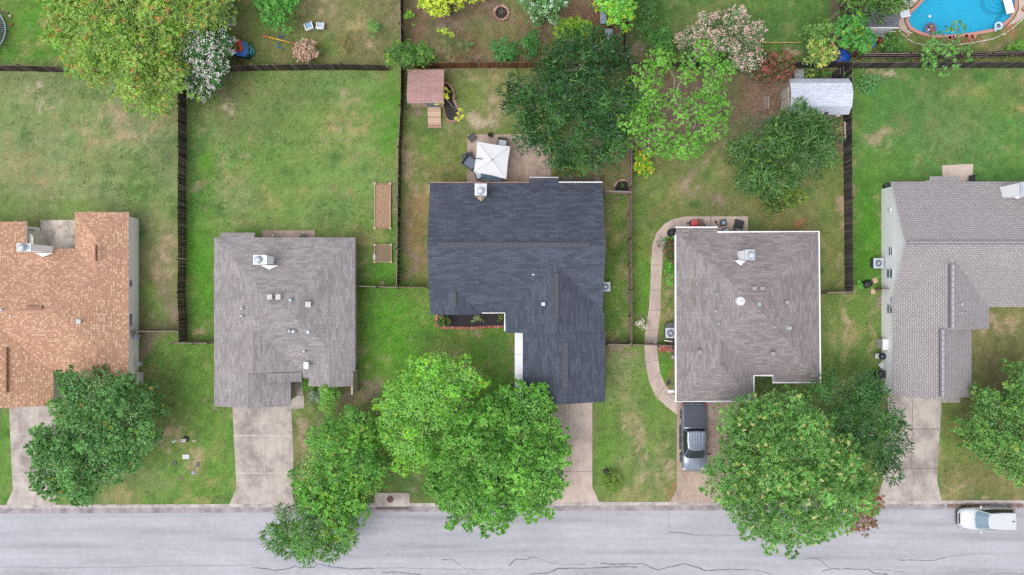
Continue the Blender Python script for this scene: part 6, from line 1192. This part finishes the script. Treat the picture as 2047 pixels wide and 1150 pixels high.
nt.links.new(tr.outputs[0],m1.inputs[1]); nt.links.new(df.outputs[0],m1.inputs[2]); nt.links.new(fr.outputs[0],mx.inputs[0]); nt.links.new(m1.outputs[0],mx.inputs[1]); nt.links.new(gl_.outputs[0],mx.inputs[2]); nt.links.new(mx.outputs[0],out.inputs[0])
b = MB(); b.face([(p[0],p[1],-.06) for p in (o if sum(o[i][0]*o[(i+1)%n][1]-o[(i+1)%n][0]*o[i][1] for i in range(n)) > 0 else o[::-1])]); b.build("water", WAT, t)
b = MB(); cc_ = P(1999,-4)
for k,(r_,z_) in enumerate(((.95,-.55),(.7,-.35),(.45,-.16))): b.cyl((cc_.x,cc_.y),r_,-1.29,z_,28)
b.build("pool_step", plain("step_plaster", C(150,216,240), .6, var=.03), t)
b = MB(); b.prism([XY(*p) for p in ((2012,22),(2000,46),(2010,48),(2022,34),(2026,20))],-1.2,-.28); b.build("sun_shelf", plain("shelf_plaster", C(150,216,240), .6, var=.03), t)
c = P(2013,10,.25); t2 = thing("diving_board", "white diving board at the upper right of the pool", "diving board", (c.x,c.y,0)); b = MB(); b.obox((c.x,c.y,.45),(.66,1.5,.06),.25); b.build("board", TRIM, t2, bevel=.02); b = MB()
for k in range(7): b.obox((c.x+math.sin(-.25)*(-.6+.2*k)*-1*0-(-.6+.2*k)*math.sin(.25),c.y+(-.6+.2*k)*math.cos(.25),.482),(.6,.015,.01),.25)
b.obox((c.x-.15,c.y+.6,.2),(.4,.3,.5),.25); b.build("grip_stripe", GREYT, t2)
dk = [XY(*p) for p in ((1780,-40),(1836,-40),(1800,22),(1793,35),(1797,58),(1812,66),(1822,66),(1805,50),(1803,40),(1815,24),(1842,-12),(1870,-34),(1900,-70),(1780,-70))]
b = MB(); b.prism([XY(*p) for p in ((1760,-90),(1880,-60),(1846,-10),(1812,24),(1806,42),(1814,60),(1826,68),(1812,67),(1797,58),(1795,38),(1795,15),(1800,5),(1815,-8))],-.05,.055); b.build("pool_deck", CONCL, kind='structure')
b = MB(); b.prism([XY(*p) for p in ((2036,-80),(2110,-80),(2110,20),(2047,34),(2030,46),(2012,54),(2014,50),(2027,38),(2036,20))],-.05,.055); b.build("pool_deck", CONCL, kind='structure')
b = MB(); r = random.Random(9); E = [(1797,62),(1806,72),(1815,79),(1826,86),(1842,90),(1858,92),(1880,91),(1910,90),(1940,87),(1965,83),(1985,78),(2008,68),(2022,58),(2040,42),(2055,25)]
for a, q_ in zip(E[:-1],E[1:]):
    n_ = max(1,int(math.hypot(q_[0]-a[0],q_[1]-a[1])/4.5))
    for i in range(n_):
        f = (i+r.random()*.3)/n_; p = P(a[0]+(q_[0]-a[0])*f,a[1]+(q_[1]-a[1])*f+r.uniform(-.8,.8)); b.obox(p+Vector((0,0,.05)),(r.uniform(.12,.24),r.uniform(.06,.1),.14),math.atan2(-(q_[1]-a[1]),q_[0]-a[0])+r.uniform(-.15,.15),taper=.8)
b.build("stone_edging", plain("white_limestone", C(226,222,204), .9, var=.1), top=P(1910,90), label="curved row of white stones below the pool", cat="stone edging")
b = MB()
for k in range(26): p = P(r.uniform(1895,1965),r.uniform(72,84)); b.obox(p+Vector((0,0,.04)),(r.uniform(.1,.28),r.uniform(.08,.2),.08),r.uniform(0,3))
for p_ in ((1995,55),(2012,55),(2018,52),(1938,76),(1948,74),(1815,70)): p = P(*p_); b.obox(p+Vector((0,0,.04)),(.26,.2,.09),r.uniform(0,3))
b.build("loose_pavers", REDBR, top=P(1930,78), label="loose broken pavers scattered between pool coping and stone row", cat="pavers")
c = P(1861,57,.1); t2 = thing("pool_float", "round purple-grey ring float with clutter at the pool's lower left", "pool float", (c.x,c.y,0)); b = MB(); b.torus((c.x,c.y,.04),.42,.085,28,10); b.build("ring", plain("purple_vinyl", C(104,112,160), .3, var=.2), t2); b = MB(); b.cyl((c.x,c.y),.38,-.03,.0,20); b.build("net", plain("mesh_net", C(140,130,140), .8, var=.3, sc=10), t2)
for k in range(5): q2 = MB(); a = k*1.25; q2.lathe((c.x+.2*math.cos(a),c.y+.2*math.sin(a),0),[(.001,0),(.08,.03),(.08,.1),(.001,.14)],10); q2.build("toy", (RED,YEL,DARKM,TRIM,RED)[k], t2)
c = P(1858.5,33,-.05); b = MB(); b.lathe((c.x,c.y,-.06),[(.001,-.02),(.11,.0),(.11,.06),(.001,.1)],16); one("chlorine_floater", "small white chlorine floater on the water", "floater", b, TRIM, c)
c = P(1994,53); t2 = thing("swim_ring", "pale blue and white inflatable ring on the coping", "swim ring", c); b = MB(); b.torus(c+Vector((0,0,.16)),.25,.1,24,10); b.build("ring", plain("pale_blue_vinyl", C(190,226,244), .35, var=.04), t2); b = MB(); b.lathe(c+Vector((-.25,-.28,.08)),[(.001,0),(.16,.03),(.2,.1),(.12,.2),(.001,.23)],14,sx=.8,sy=1.2); b.build("float_head", plain("grey_vinyl", C(200,204,214), .4, var=.2), t2)
LO = "white pool loungers left of the pool"
chair("pool_lounger", "white lounger at the pool edge beside the grey shed", "lounger", 1804,32,1.8,.5,.8,frame=TRIM,cush=WC,group=LO,bh=.7)
chair("pool_lounger", "white lounger higher up the pool deck beneath the willow", "lounger", 1813,3,2.2,.5,.9,frame=TRIM,cush=WC,group=LO,bh=.7)
c = P(2045,20); b = MB(); b.lathe(c,[(.14,0),(.2,.3),(.22,.36),(.18,.36),(.001,.3)],14); one("clay_pot", "terracotta pot on the deck at the right edge", "pot", b, plain("terracotta", C(206,140,96), .8), c)
# clutter beside the grey pool shed
c = P(1742,88); t2 = thing("paddling_pool", "small blue plastic tub below the grey pool shed", "tub", c); b = MB(); b.lathe(c,[(.2,0),(.27,.25),(.29,.27),(.25,.26),(.19,.04),(.001,.03)],20,sx=.8,sy=1.5); b.build("basin", plain("sky_blue_plastic", C(70,150,224), .45, var=.06), t2)
c = P(1756,84); t2 = thing("ride_on_toy", "red ride-on toy beside the blue tub", "toy", c); b = MB(); b.lathe(c+Vector((0,0,.12)),[(.001,0),(.18,.04),(.2,.2),(.12,.3),(.001,.34)],12,sx=.8,sy=1.3); b.build("body", plain("dark_red_plastic", C(160,34,44), .4, var=.1), t2)
for s in (-1,1): q2 = MB(); q2.tube([c+Vector((s*.18,-.05,.09)),c+Vector((s*.12,-.05,.09))],.09,10); q2.build("wheel", DARKM, t2)
c = P(1768,107); t2 = thing("garden_statue", "white garden ornament at the pool yard fence", "statue", c); b = MB(); b.lathe(c,[(.16,0),(.13,.1),(.05,.16),(.12,.3),(.14,.4),(.06,.5),(.08,.6),(.001,.68)],14); b.tube([c+Vector((-.2,0,.42)),c+Vector((.22,.05,.36))],.05,8); b.build("figure", TRIM, t2)
for i,(p0,p1,lb) in enumerate((((1733,64),(1790,63),"long white pipe lying below the grey pool shed"),((1762,72),(1775,77),"short white pipe under the long one"))):
    b = MB(); b.tube([P(*p0,.06),P(*p1,.06)],.035,7); one("pipe", lb, "pipe", b, TRIM, P(*p0))
b = MB(); (X0,Y1),(X1,Y0) = XY(1732,60),XY(1778,73); b.prism([(X0,Y0+.15),(X1-.5,Y0),(X1,Y1-.1),(X0,Y1)],0,.03); b.build("concrete_pad", plain("grey_pad", C(176,180,186), .9, var=.08), kind='structure')
# blue tarpaulin
c = P(1676,117); t2 = thing("tarpaulin", "crumpled bright blue tarpaulin covering a heap in the fence corner", "tarpaulin", c); b = MB(); n = 18; vs = []; r = random.Random(2)
for k,(rr_,z_) in enumerate(((1,0),(.92,.35),(.7,.62),(.4,.74),(.12,.8))):
    for i in range(n): a = 2*math.pi*i/n; q_ = rr_*(1+r.uniform(-.09,.09)); vs.append(c+Vector((math.cos(a)*.85*q_,math.sin(a)*.75*q_,z_+r.uniform(-.05,.05))))
b.mesh(vs,[(k*n+i,k*n+(i+1)%n,(k+1)*n+(i+1)%n,(k+1)*n+i) for k in range(4) for i in range(n)]+[tuple(range(4*n,5*n))]); b.build("sheet", plain("blue_tarp", C(24,92,204), .4, var=.15, sc=3), t2)
c = P(1530,112); b = MB(); b.tube([P(1530,119,.9),P(1530,106,.9),P(1539,104,.9)],.07,8); b.tube([P(1530,119,.9),P(1530,119,0)],.07,8); one("white_pipe", "white bent drain pipe above the red-leaved shrub", "pipe", b, TRIM, c)
b = MB(); b.tube([P(1506,85,.08),P(1545,85.5,.1),P(1602,85,.08)],.05,6); one("timber_pole", "long pale timber pole lying on the shaded lawn", "pole", b, plain("straw_wood", C(190,170,104), .8), P(1555,85))
b = MB(); b.tube([P(1274,126,.9),P(1294,110,.1)],.035,6); one("leaning_pole", "thin yellowish pole leaning on the fence under the dark shrubs", "pole", b, plain("straw_wood_b", C(176,154,84), .8), P(1284,118))
for (x,y,w,d_,lb) in ((1205,32,.5,1.5,"pale blue corrugated sheet under the lime tree"),(1216,74,.6,1.1,"light blue bench seat beside the dark fence")):
    c = P(x,y); t2 = thing("metal_sheet" if 'sheet' in lb else "bench", lb, "sheet" if 'sheet' in lb else "bench", c); b = MB()
    for k in range(6): b.obox(c+Vector((-w/2+w*(k+.5)/6,0,.4)),(w/7,d_,.03))
    b.build("slat", plain("pale_blue_slats" if 'sheet' in lb else "pale_blue_bench", C(168,184,204), .5, var=.1), t2); b = MB(); b.obox(c+Vector((0,-d_/2+.1,.19)),(w*.9,.06,.4)); b.obox(c+Vector((0,d_/2-.1,.19)),(w*.9,.06,.4)); b.build("support", DARKM, t2)
b = MB(); b.tube([P(1235,75,.5),P(1234,92,.5)],.03,6); b.tube([P(1239,62,1.2),P(1238,90,1.2)],.02,6); one("leaning_pole", "pale pole beside the light blue bench seat", "pole", b, RAILW, P(1235,84))
# by the white shed
c = P(1592,152); t2 = thing("kennel", "small grey dog kennel at the corner of the white shed", "kennel", c); b = MB(); b.box(c.x-.32,c.y-.28,0,c.x+.32,c.y+.28,.6); b.build("wall", plain("kennel_grey", C(150,150,156), .7), t2); b = MB(); b.obox(c+Vector((0,.16,.68)),(.76,.42,.05),rot=Matrix.Rotation(-.4,3,'X')); b.obox(c+Vector((0,-.16,.68)),(.76,.42,.05),rot=Matrix.Rotation(.4,3,'X')); b.build("roof", plain("kennel_roof", C(170,172,178), .7), t2)
c = P(1620,152); t2 = thing("tricycle", "child's tricycle with a red seat behind the white shed", "tricycle", c); b = MB(); b.obox(c+Vector((.1,.05,.4)),(.2,.26,.08)); b.build("seat", plain("crimson_seat", C(170,30,44), .5), t2)
b = MB(); b.tube([c+Vector((-.5,0,.3)),c+Vector((0,0,.35)),c+Vector((.5,.1,.3))],.03,6); b.tube([c+Vector((-.5,-.2,.6)),c+Vector((-.5,.2,.6))],.02,6); b.build("frame", METAL, t2)
for dx,dy in ((-.55,0),(.5,.2),(.5,-.15)): q2 = MB(); q2.torus(c+Vector((dx,dy,.2)),.17,.035,16,6,tilt=Matrix.Rotation(math.pi/2,3,'X')); q2.build("wheel", RUBBER, t2)
c = P(1680,262); t2 = thing("wooden_shelf_unit", "orange-brown wooden cube shelving lying by the grey fence", "shelf", c); b = MB(); a = .12; R = Matrix.Rotation(a,3,'Z')
for x in (-.5,-.12,.26): b.obox(c+R @ Vector((x,0,.35)),(.04,1.15,.3),a)
for y in (-.55,0,.55): b.obox(c+R @ Vector((-.12,y,.35)),(.76,.04,.28),a)
b.build("frame", plain("honey_wood", C(212,166,120), .6), t2); b = MB(); b.obox(c+R @ Vector((-.12,0,.22)),(.74,1.1,.02),a); b.build("back_panel", plain("brown_board", C(146,90,46), .7), t2)
c = P(1687,262); t2 = thing("wooden_pallet", "white painted pallet leaning between the shelving and the fence", "pallet", c); b = MB()
for k in range(4): b.obox(c+Vector((.0+.1*k-.1,0.05*(k%2),.5+.15*k)),(.07,1.3-.15*k,.04),.04)
b.build("slat", TRIM, t2); b = MB()
for y in (-.5,0,.45): b.obox(c+Vector((.05,y,.4)),(.4,.05,.5),.04)
b.build("bearer", PWOOD, t2)
c = P(1531,206); b = MB()
for k in range(3): b.obox(c+Vector((-.15+.16*k,0,.04+.04*k)),(.14,1.0,.06))
one("wooden_step", "grey wooden step beside the oak, left of the white shed", "step", b, RAILW, c)
b = MB(); b.tube([P(1560,205,0),P(1559,183,1.0),P(1559,205,1.0)],.03,6); one("garden_rail", "thin rail at the left end wall of the white shed", "rail", b, RAILW, P(1560,200))
b = MB(); b.obox(P(1672,148,.9),(.08,.5,1.8)); b.obox(P(1679,148,.9)+Vector((0,0,0)),(.06,.9,1.6)); one("spare_fence_panel", "spare board stood up between the white shed and the corner fence", "board", b, GWOOD, P(1675,148))
# patio of the fourth house
c = P(1384,447.5); t2 = thing("barbecue", "red barbecue partly hidden by the white gutter", "barbecue", c); b = MB(); b.obox(c+Vector((0,0,.75)),(.55,.5,.34),0); b.build("lid", plain("red_enamel", C(214,66,82), .35, var=.1), t2, bevel=.08)
b = MB(); b.obox(c+Vector((-.42,0,.72)),(.3,.12,.04)); b.obox(c+Vector((0,0,.3)),(.5,.45,.5)); b.build("cart", DARKM, t2)
c = P(1396,447); t2 = thing("side_table", "round brown table right of the red barbecue", "table", c); b = MB(); b.cyl((c.x,c.y),.33,.55,.59,22); b.build("tabletop", plain("brown_metal", C(120,92,80), .6), t2)
for a in (0,2.1,4.2): l = MB(); l.tube([c+Vector((.25*math.cos(a),.25*math.sin(a),0)),c+Vector((.1*math.cos(a),.1*math.sin(a),.55))],.02,5); l.build("leg", DARKM, t2)
b = MB(); b.tube([P(1405,446,.35),P(1410,452,.05)],.045,7); one("torch_lamp", "short black torch lying right of the round brown table", "torch", b, DARKM, P(1407,449))
c = P(1443,446.5); t2 = thing("fire_table", "square black fire table with a glass centre", "fire table", c); b = MB(); b.obox(c+Vector((0,0,.5)),(.5,.5,.08),.2); b.obox(c+Vector((0,0,.25)),(.36,.36,.45),.2); b.build("table_frame", DARKM, t2, bevel=.03); b = MB(); b.obox(c+Vector((0,0,.55)),(.3,.3,.02),.2); b.build("glass_top", GLASSB, t2); b = MB(); b.cyl((c.x+.03,c.y),.05,.56,.6,10); b.build("cap", TRIM, t2)
b = MB(); b.tube([P(1431,444,.3),P(1434,448,.12),P(1438,453,.05)],.03,6); b.lathe(P(1431,444,.3),[(.001,0),(.09,.02),(.001,.05)],10); one("fire_poker", "thin stand left of the square fire table", "stand", b, DARKM, P(1434,448))
chair("patio_chair", "black mesh armchair on the patio's right end", "chair", 1474,449,2.9,.66,.66,frame=BLACK,cush=plain("black_mesh", C(56,58,64), .8, var=.1))
chair("folding_stool", "small blue and white stool tucked at the gutter corner", "stool", 1449,462,.5,.5,.4,frame=DARKM,cush=plain("stool_blue", C(180,200,220), .6, var=.2),back=False,arms=False)
c = P(1466.5,459); b = MB(); b.cyl((c.x,c.y),.09,0,.3,12); one("citronella_pot", "tiny brown pot below the black armchair", "pot", b, plain("brown_pot", C(104,72,62), .7), c)
c = P(1340,466); t2 = thing("kettle_grill", "black covered grill on the bend of the curved path", "grill", c); b = MB(); b.lathe(c,[(.3,0),(.3,.5),(.32,.75),(.24,.95),(.1,1.02),(.001,1.03)],8); b.build("cover", plain("black_cover", C(48,46,58), .7, var=.15), t2); b = MB(); b.lathe(c+Vector((.28,.2,0)),[(.16,0),(.17,.4),(.1,.5),(.001,.5)],10); b.build("gas_bottle", plain("khaki_cover", C(70,70,62), .8), t2)
# air conditioners
AG = "air conditioning units beside the houses"
def aircon(label, px, py, w=.8, side_col=C(120,130,150), rnd_=True):
    c = P(px,py); t = thing("air_conditioner", label, "air conditioner", c, AG); b = MB(); b.obox(c+Vector((0,0,.4)),(w,w,.74)); b.build("casing", plain("ac_grille", side_col, .6, var=.15, sc=12), t, bevel=.06)
    b = MB(); b.obox(c+Vector((0,0,.8)),(w+.03,w+.03,.06)); b.build("top_cover", plain("ac_cream", C(206,212,220), .5, var=.04), t, bevel=.02)
    f = MB(); f.cyl((c.x,c.y),w*.38,.78,.845,24); o = f.build("fan_grille", plain("ac_fan", C(104,116,136), .5, var=.1), t); q = MB()
    for k in range(1,4): q.torus((c.x,c.y,.855),w*.38*k/3.2,.012,24,5)
    q.cyl((c.x,c.y),.09,.84,.87,12); q.build("guard", METAL, o); return t
aircon("round-fan unit between curved path and white gutter", 1337,665); aircon("air conditioner at the long white wall of the right house", 1748,527,.78,C(84,94,116)); aircon("air conditioner half hidden under the charcoal roof's right edge", 1208.5,573.5,.72)
c = P(1337,651); b = MB(); b.obox(c+Vector((0,0,.3)),(.62,.4,.6),.25); b.obox(c+Vector((0,0,.63)),(.66,.44,.06),.25); one("storage_box", "dark green-grey box above the air conditioner by the curved path", "box", b, plain("green_grey_plastic", C(96,104,104), .6), c)
b = MB(); b.tube([P(1328,681,1.2),P(1344,683,1.2)],.05,6); b.tube([P(1329,681,0),P(1329,681,1.25)],.04,6); one("gate_post", "white rail of the gate where the path meets the white-guttered house", "gate", b, TRIM, P(1336,682))
c = P(1347,694); b = MB(); b.lathe(c,[(.2,0),(.2,.4),(.1,.46),(.001,.47)],12); one("black_bin", "black bin at the end of the brick paving", "bin", b, BLACK, c)
c = P(1345,713); b = MB(); b.lathe(c,[(.14,0),(.18,.2),(.1,.34),(.001,.4)],12); one("white_pot", "small pale planter in the bare strip by the gutter", "pot", b, GREYT, c)
c = P(1336,765); b = MB(); b.lathe(c,[(.17,0),(.19,.18),(.15,.2),(.13,.1),(.001,.08)],14,sx=.8,sy=1.1); one("dark_pot", "empty dark pot at the tip of the bare strip", "pot", b, plain("dark_grey_pot", C(82,78,86), .8), c)
b = MB(); b.tube([P(1328,785,.08),P(1332,790,.08),P(1337,789,.08),P(1342,796,.08),P(1348,800,.08)],.018,5); one("garden_hose", "garden hose trailing along the end of the curved path", "hose", b, GREYT, P(1337,790))
# things along the white wall of the fifth house
c = P(1768,372); t2 = thing("black_bin", "round black bin at the top corner of the long white wall", "bin", c); b = MB(); b.lathe(c,[(.16,0),(.19,.5),(.2,.52)],16); b.build("body", BLACK, t2); b = MB(); b.lathe(c,[(.21,.5),(.2,.56),(.001,.6)],16); b.build("lid", plain("dark_grey_lid", C(62,68,80), .6), t2)
c = P(1731,568); t2 = thing("compost_bin", "black crumpled compost bag beside the weed clump", "bag", c); b = MB(); b.lathe(c,[(.3,0),(.42,.2),(.34,.5),(.22,.6),(.001,.55)],9,sx=1.1,sy=.8,rz=.3); b.build("bag", BLACK, t2)
for (x,y,a,lb) in ((1749,561,.4,"loose board above the gate at the white wall"),(1745,583,-.1,"loose board below the gate at the white wall")):
    c = P(x,y); b = MB(); b.obox(c+Vector((0,0,.05)),(.36,.42,.05),a); one("board", lb, "board", b, PWOOD, c)
c = P(1766,687); t2 = thing("storage_cabinet", "white storage cabinet standing against the long white wall", "cabinet", c); b = MB(); b.box(c.x-.5,c.y-.38,0,c.x+.52,c.y+.38,1.15); b.build("body", GREYT, t2); b = MB(); b.box(c.x-.56,c.y-.42,1.16,c.x+.54,c.y+.42,1.2); b.box(c.x-.02,c.y-.43,1.2,c.x,c.y+.43,1.205); b.build("lid", TRIM, t2)
c = P(1756,711,.0); t2 = thing("kettle_grill", "black round kettle grill beside the white cabinet", "grill", c); b = MB(); b.lathe(c+Vector((0,0,.0)),[(.001,.5),(.2,.55),(.28,.72),(.29,.75),(.24,.9),(.12,.98),(.001,1.0)],20); b.build("kettle", plain("grill_enamel", C(44,54,66), .25), t2)
for a in (0,2.1,4.2): l = MB(); l.tube([c+Vector((.32*math.cos(a),.32*math.sin(a),0)),c+Vector((.15*math.cos(a),.15*math.sin(a),.56))],.018,5); l.build("leg", METAL, t2)
b = MB(); b.obox(c+Vector((-.32,0,.62)),(.4,.4,.03)); b.build("side_shelf", GREYT, t2)
c = P(1758,729); b = MB()
for k,(dx,dy) in enumerate(((0,0),(.16,.14),(.12,-.16),(.22,-.04))): b.lathe(c+Vector((dx,dy,.02)),[(.001,0),(.13,.03),(.15,.14),(.07,.24),(.001,.26)],9,rz=k)
one("white_sack", "crumpled white sacks between the kettle grill and the black barbecue", "sack", b, WHITE, c)
b = MB(); b.tube([P(1748,722,.05),P(1753,729,.4)],.02,5); b.tube([P(1751,720,.05),P(1757,727,.5)],.02,5); one("garden_tools", "garden tool handles leaning by the white sacks", "tools", b, PWOOD, P(1750,725))
c = P(1753,747); t2 = thing("barbecue", "large black barbecue smoker against the white wall", "barbecue", c); b = MB(); b.tube([c+Vector((-.42,0,.75)),c+Vector((.1,0,.75))],.32,16); b.build("drum", plain("black_enamel", C(30,32,46), .35), t2, bevel=.0); b = MB(); b.obox(c+Vector((.3,0,.62)),(.36,.62,.5)); b.build("firebox", BLACK, t2, bevel=.03); b = MB(); b.tube([c+Vector((-.3,-.34,.85)),c+Vector((0,-.34,.85))],.02,5); b.build("handle", METAL, t2)
for dx in (-.35,.3):
    for dy in (-.22,.22): l = MB(); l.obox(c+Vector((dx,dy,.2)),(.04,.04,.42)); l.build("leg", DARKM, t2)
b = MB()
for p_ in ((1749,376,.3),):pass
# bits on the rear patio of the fifth house and the second
c = P(1938,359); t2 = thing("folding_chair", "dark folding chair on the sandy patio by the roof edge", "chair", c); b = MB(); b.obox(c+Vector((0,0,.42)),(.5,.4,.05),.1); b.build("seat", BLACK, t2); b = MB(); b.obox(c+Vector((0,.24,.65)),(.5,.05,.45),.1); b.build("backrest", BLACK, t2)
for s in (-1,1): l = MB(); l.tube([c+Vector((s*.23,-.2,0)),c+Vector((s*.23,.22,.6))],.015,5); l.build("leg", DARKM, t2)
c = P(547,472); b = MB(); b.lathe(c,[(.08,0),(.1,.25),(.05,.35),(.001,.38)],10); one("white_pot", "small white jug on the rear patio of the grey-roofed house", "pot", b, TRIM, c)
c = P(609,475); b = MB(); b.cyl((c.x,c.y),.3,.5,.54,20); b.cyl((c.x,c.y),.04,0,.5,8); one("side_table", "round dark green table on the rear patio of the grey-roofed house", "table", b, plain("dark_green_metal", C(70,82,76), .5), c)
b = MB(); (X0,Y1),(X1,Y0) = XY(1118,354),XY(1200,364); n = 22
for k in range(n): xa = X0+(X1-X0)*k/n; b.box(xa+.01,Y0,.02,xa+(X1-X0)/n-.01,Y1,.14)
one("wooden_deck", "narrow weathered plank deck behind the charcoal-roofed house", "deck", b, planks("grey_brown_deck", C(106,96,88), C(126,114,104), C(144,132,120)), P(1159,358))
# utility boxes in the front lawn
UG = "utility fittings in the front lawn"
c = P(371,879); t2 = thing("utility_pedestal", "pale utility box with a black side in the front lawn", "utility box", c, UG); b = MB(); b.obox(c+Vector((.06,.05,.15)),(.42,.34,.3),-.2); b.build("base", BLACK, t2, bevel=.04); b = MB(); b.obox(c+Vector((-.04,-.03,.32)),(.36,.26,.05)); b.build("lid", GREYT, t2, bevel=.02)
b = MB(); b.tube([P(346,884,.3),P(352,880,.02)],.085,10); one("vent_stub", "short white pipe stub left of the pale utility box", "pipe", b, TRIM, P(349,882), UG)
c = P(388,881); b = MB(); b.lathe(c,[(.14,0),(.13,.12),(.06,.2),(.001,.21)],9,sx=1.2,sy=.8,rz=.4); b.lathe(c+Vector((.12,.04,0)),[(.1,0),(.09,.1),(.001,.14)],8); one("garden_rock", "cream rock right of the pale utility box", "rock", b, plain("cream_rock", C(206,204,172), .9, var=.15), c, UG)
c = P(372,913); b = MB(); b.obox(c+Vector((0,0,.03)),(.56,.36,.1)); one("utility_cover", "rectangular white concrete cover in the front lawn", "utility cover", b, plain("white_concrete", C(226,222,232), .8, var=.05), c, UG, bevel=.02)
for (x,y,lb) in ((350,925.5,"open black meter pit left of the white cover"),(396,928.5,"open black meter pit right of the white cover")):
    c = P(x,y); t2 = thing("meter_pit", lb, "meter pit", c, UG); b = MB(); b.curb([(c.x-.1,c.y-.16),(c.x+.1,c.y-.16),(c.x+.1,c.y+.16),(c.x-.1,c.y+.16)],.04,-.05,.07,True); b.build("rim", BLACK, t2); b = MB(); b.box(c.x-.09,c.y-.15,-.06,c.x+.09,c.y+.15,.04); b.build("meter", DARKM, t2)
c = P(387,945); b = MB(); b.obox(c+Vector((0,0,.05)),(.28,.24,.1),.3); b.cyl((c.x-.04,c.y),.06,.1,.14,10); one("water_meter", "blue-grey water meter lid on bare earth", "meter", b, plain("blue_grey_meter", C(150,168,178), .5, var=.2), c, UG)
c = P(360,957); b = MB(); b.lathe(c,[(.16,0),(.14,.05),(.001,.06)],14); one("valve_cover", "small brown round valve cover in the front lawn", "valve cover", b, plain("brown_valve", C(150,124,110), .9), c, UG)
# storm inlet with manhole
c = P(786,997); t2 = thing("storm_inlet", "concrete storm drain inlet slab with a rusty manhole at the kerb", "storm drain", c); b = MB(); b.prism([XY(*p) for p in ((749,985),(819,985),(819,1011.5),(749,1011.8))],-.14,.09); b.build("slab", CONC, t2)
c2 = P(780,998,.09); b = MB(); b.cyl((c2.x,c2.y),.27,.08,.105,28); b.torus((c2.x,c2.y,.105),.2,.012,24,5); b.torus((c2.x,c2.y,.105),.1,.01,20,5); b.build("manhole_cover", plain("rusty_iron", C(116,78,68), .8, var=.25, sc=10), t2)
b = MB(); x0, x1 = XY(751,1012)[0], XY(817,1012)[0]; b.box(x0,ky(0)-.55+KS*c.x,-.13,x1,ky(0)-.1+KS*c.x-.0,-.085); b.build("inlet_throat", plain("dark_concrete", C(110,102,102), .9), t2)  # throat is a solid strip in a darker concrete tone than the slab
for (px,py,s) in ((178,248,.05),(50,285,.07),(355,318,.05),(177,368,.05),(620,188,.08),(404,173,.06),(807,714,.05),(807,345,.05),(1711,682,.06),(1756,661,.06),(2033,673,.06),(687,46,.06),(670,456,.12),(1278,1000,.05)): pass
rs = np.random.RandomState(77); ar = [(0,150,345,425),(382,150,792,455),(1712,150,2046,338),(722,590,1020,690),(290,700,455,1000),(1192,700,1345,995),(1270,400,1480,428),(820,250,925,360),(1888,812,2040,990),(1645,600,1755,740),(1262,5,1650,115),(480,5,795,120),(1270,490,1298,640),(1215,400,1248,675),(0,5,85,120)]
w_ = np.array([(q[2]-q[0])*(q[3]-q[1]) for q in ar], float); pick = rs.choice(len(ar), 11000, p=w_/w_.sum()); bx_ = np.array(ar)[pick]; px_ = bx_[:, 0]+rs.rand(11000)*(bx_[:, 2]-bx_[:, 0]); py_ = bx_[:, 1]+rs.rand(11000)*(bx_[:, 3]-bx_[:, 1])
kp = fbm(rs, px_/25, py_/25, 2.4, 3) > rs.uniform(.36, .6, 11000); px_, py_ = px_[kp], py_[kp]; n_ = len(px_)
gp = np.stack([(px_-CX)*H/F, (CY-py_)*H/F, np.full(n_, .0)], 1); gc = cols([(96,142,58),(116,152,72),(148,158,96),(84,126,56),(172,166,122),(120,156,66)])[rs.randint(6, size=n_)]*1.25; k = 7; gq = np.repeat(gp, k, 0)+rs.normal(0, .05, (n_*k, 3))*np.array([1, 1, 0])
quads_mesh("grass_tufts", leaves(rs, gq, rs.normal(0, 1, (n_*k, 3))*np.array([1, 1, .3])+np.array([0, 0, .5]), .11, .03), np.repeat(gc, k, 0)*rs.uniform(.8, 1.2, (n_*k, 1)), LEAF, kind='stuff')
litter("lawn_scraps", [(0,150,350,430),(400,150,790,450),(1190,700,1340,1000),(1900,620,2040,980),(300,850,460,1000)], 60, (C(214,208,190),C(226,222,210),C(200,190,160)), .05, .035, 8)
litter("fallen_brown_leaves", [(815,20,1250,120),(1140,10,1240,70),(1180,15,1215,60),(900,60,960,125),(1480,160,1560,230)], 2600, (C(110,74,58),C(140,100,80),C(164,132,108)), .07, .03, 5)
litter("dry_leaf_scatter", [(1265,160,1560,330),(1210,200,1256,370),(640,780,760,830)], 900, (C(140,116,98),C(160,138,118),C(176,156,138)), .06, .03, 6)
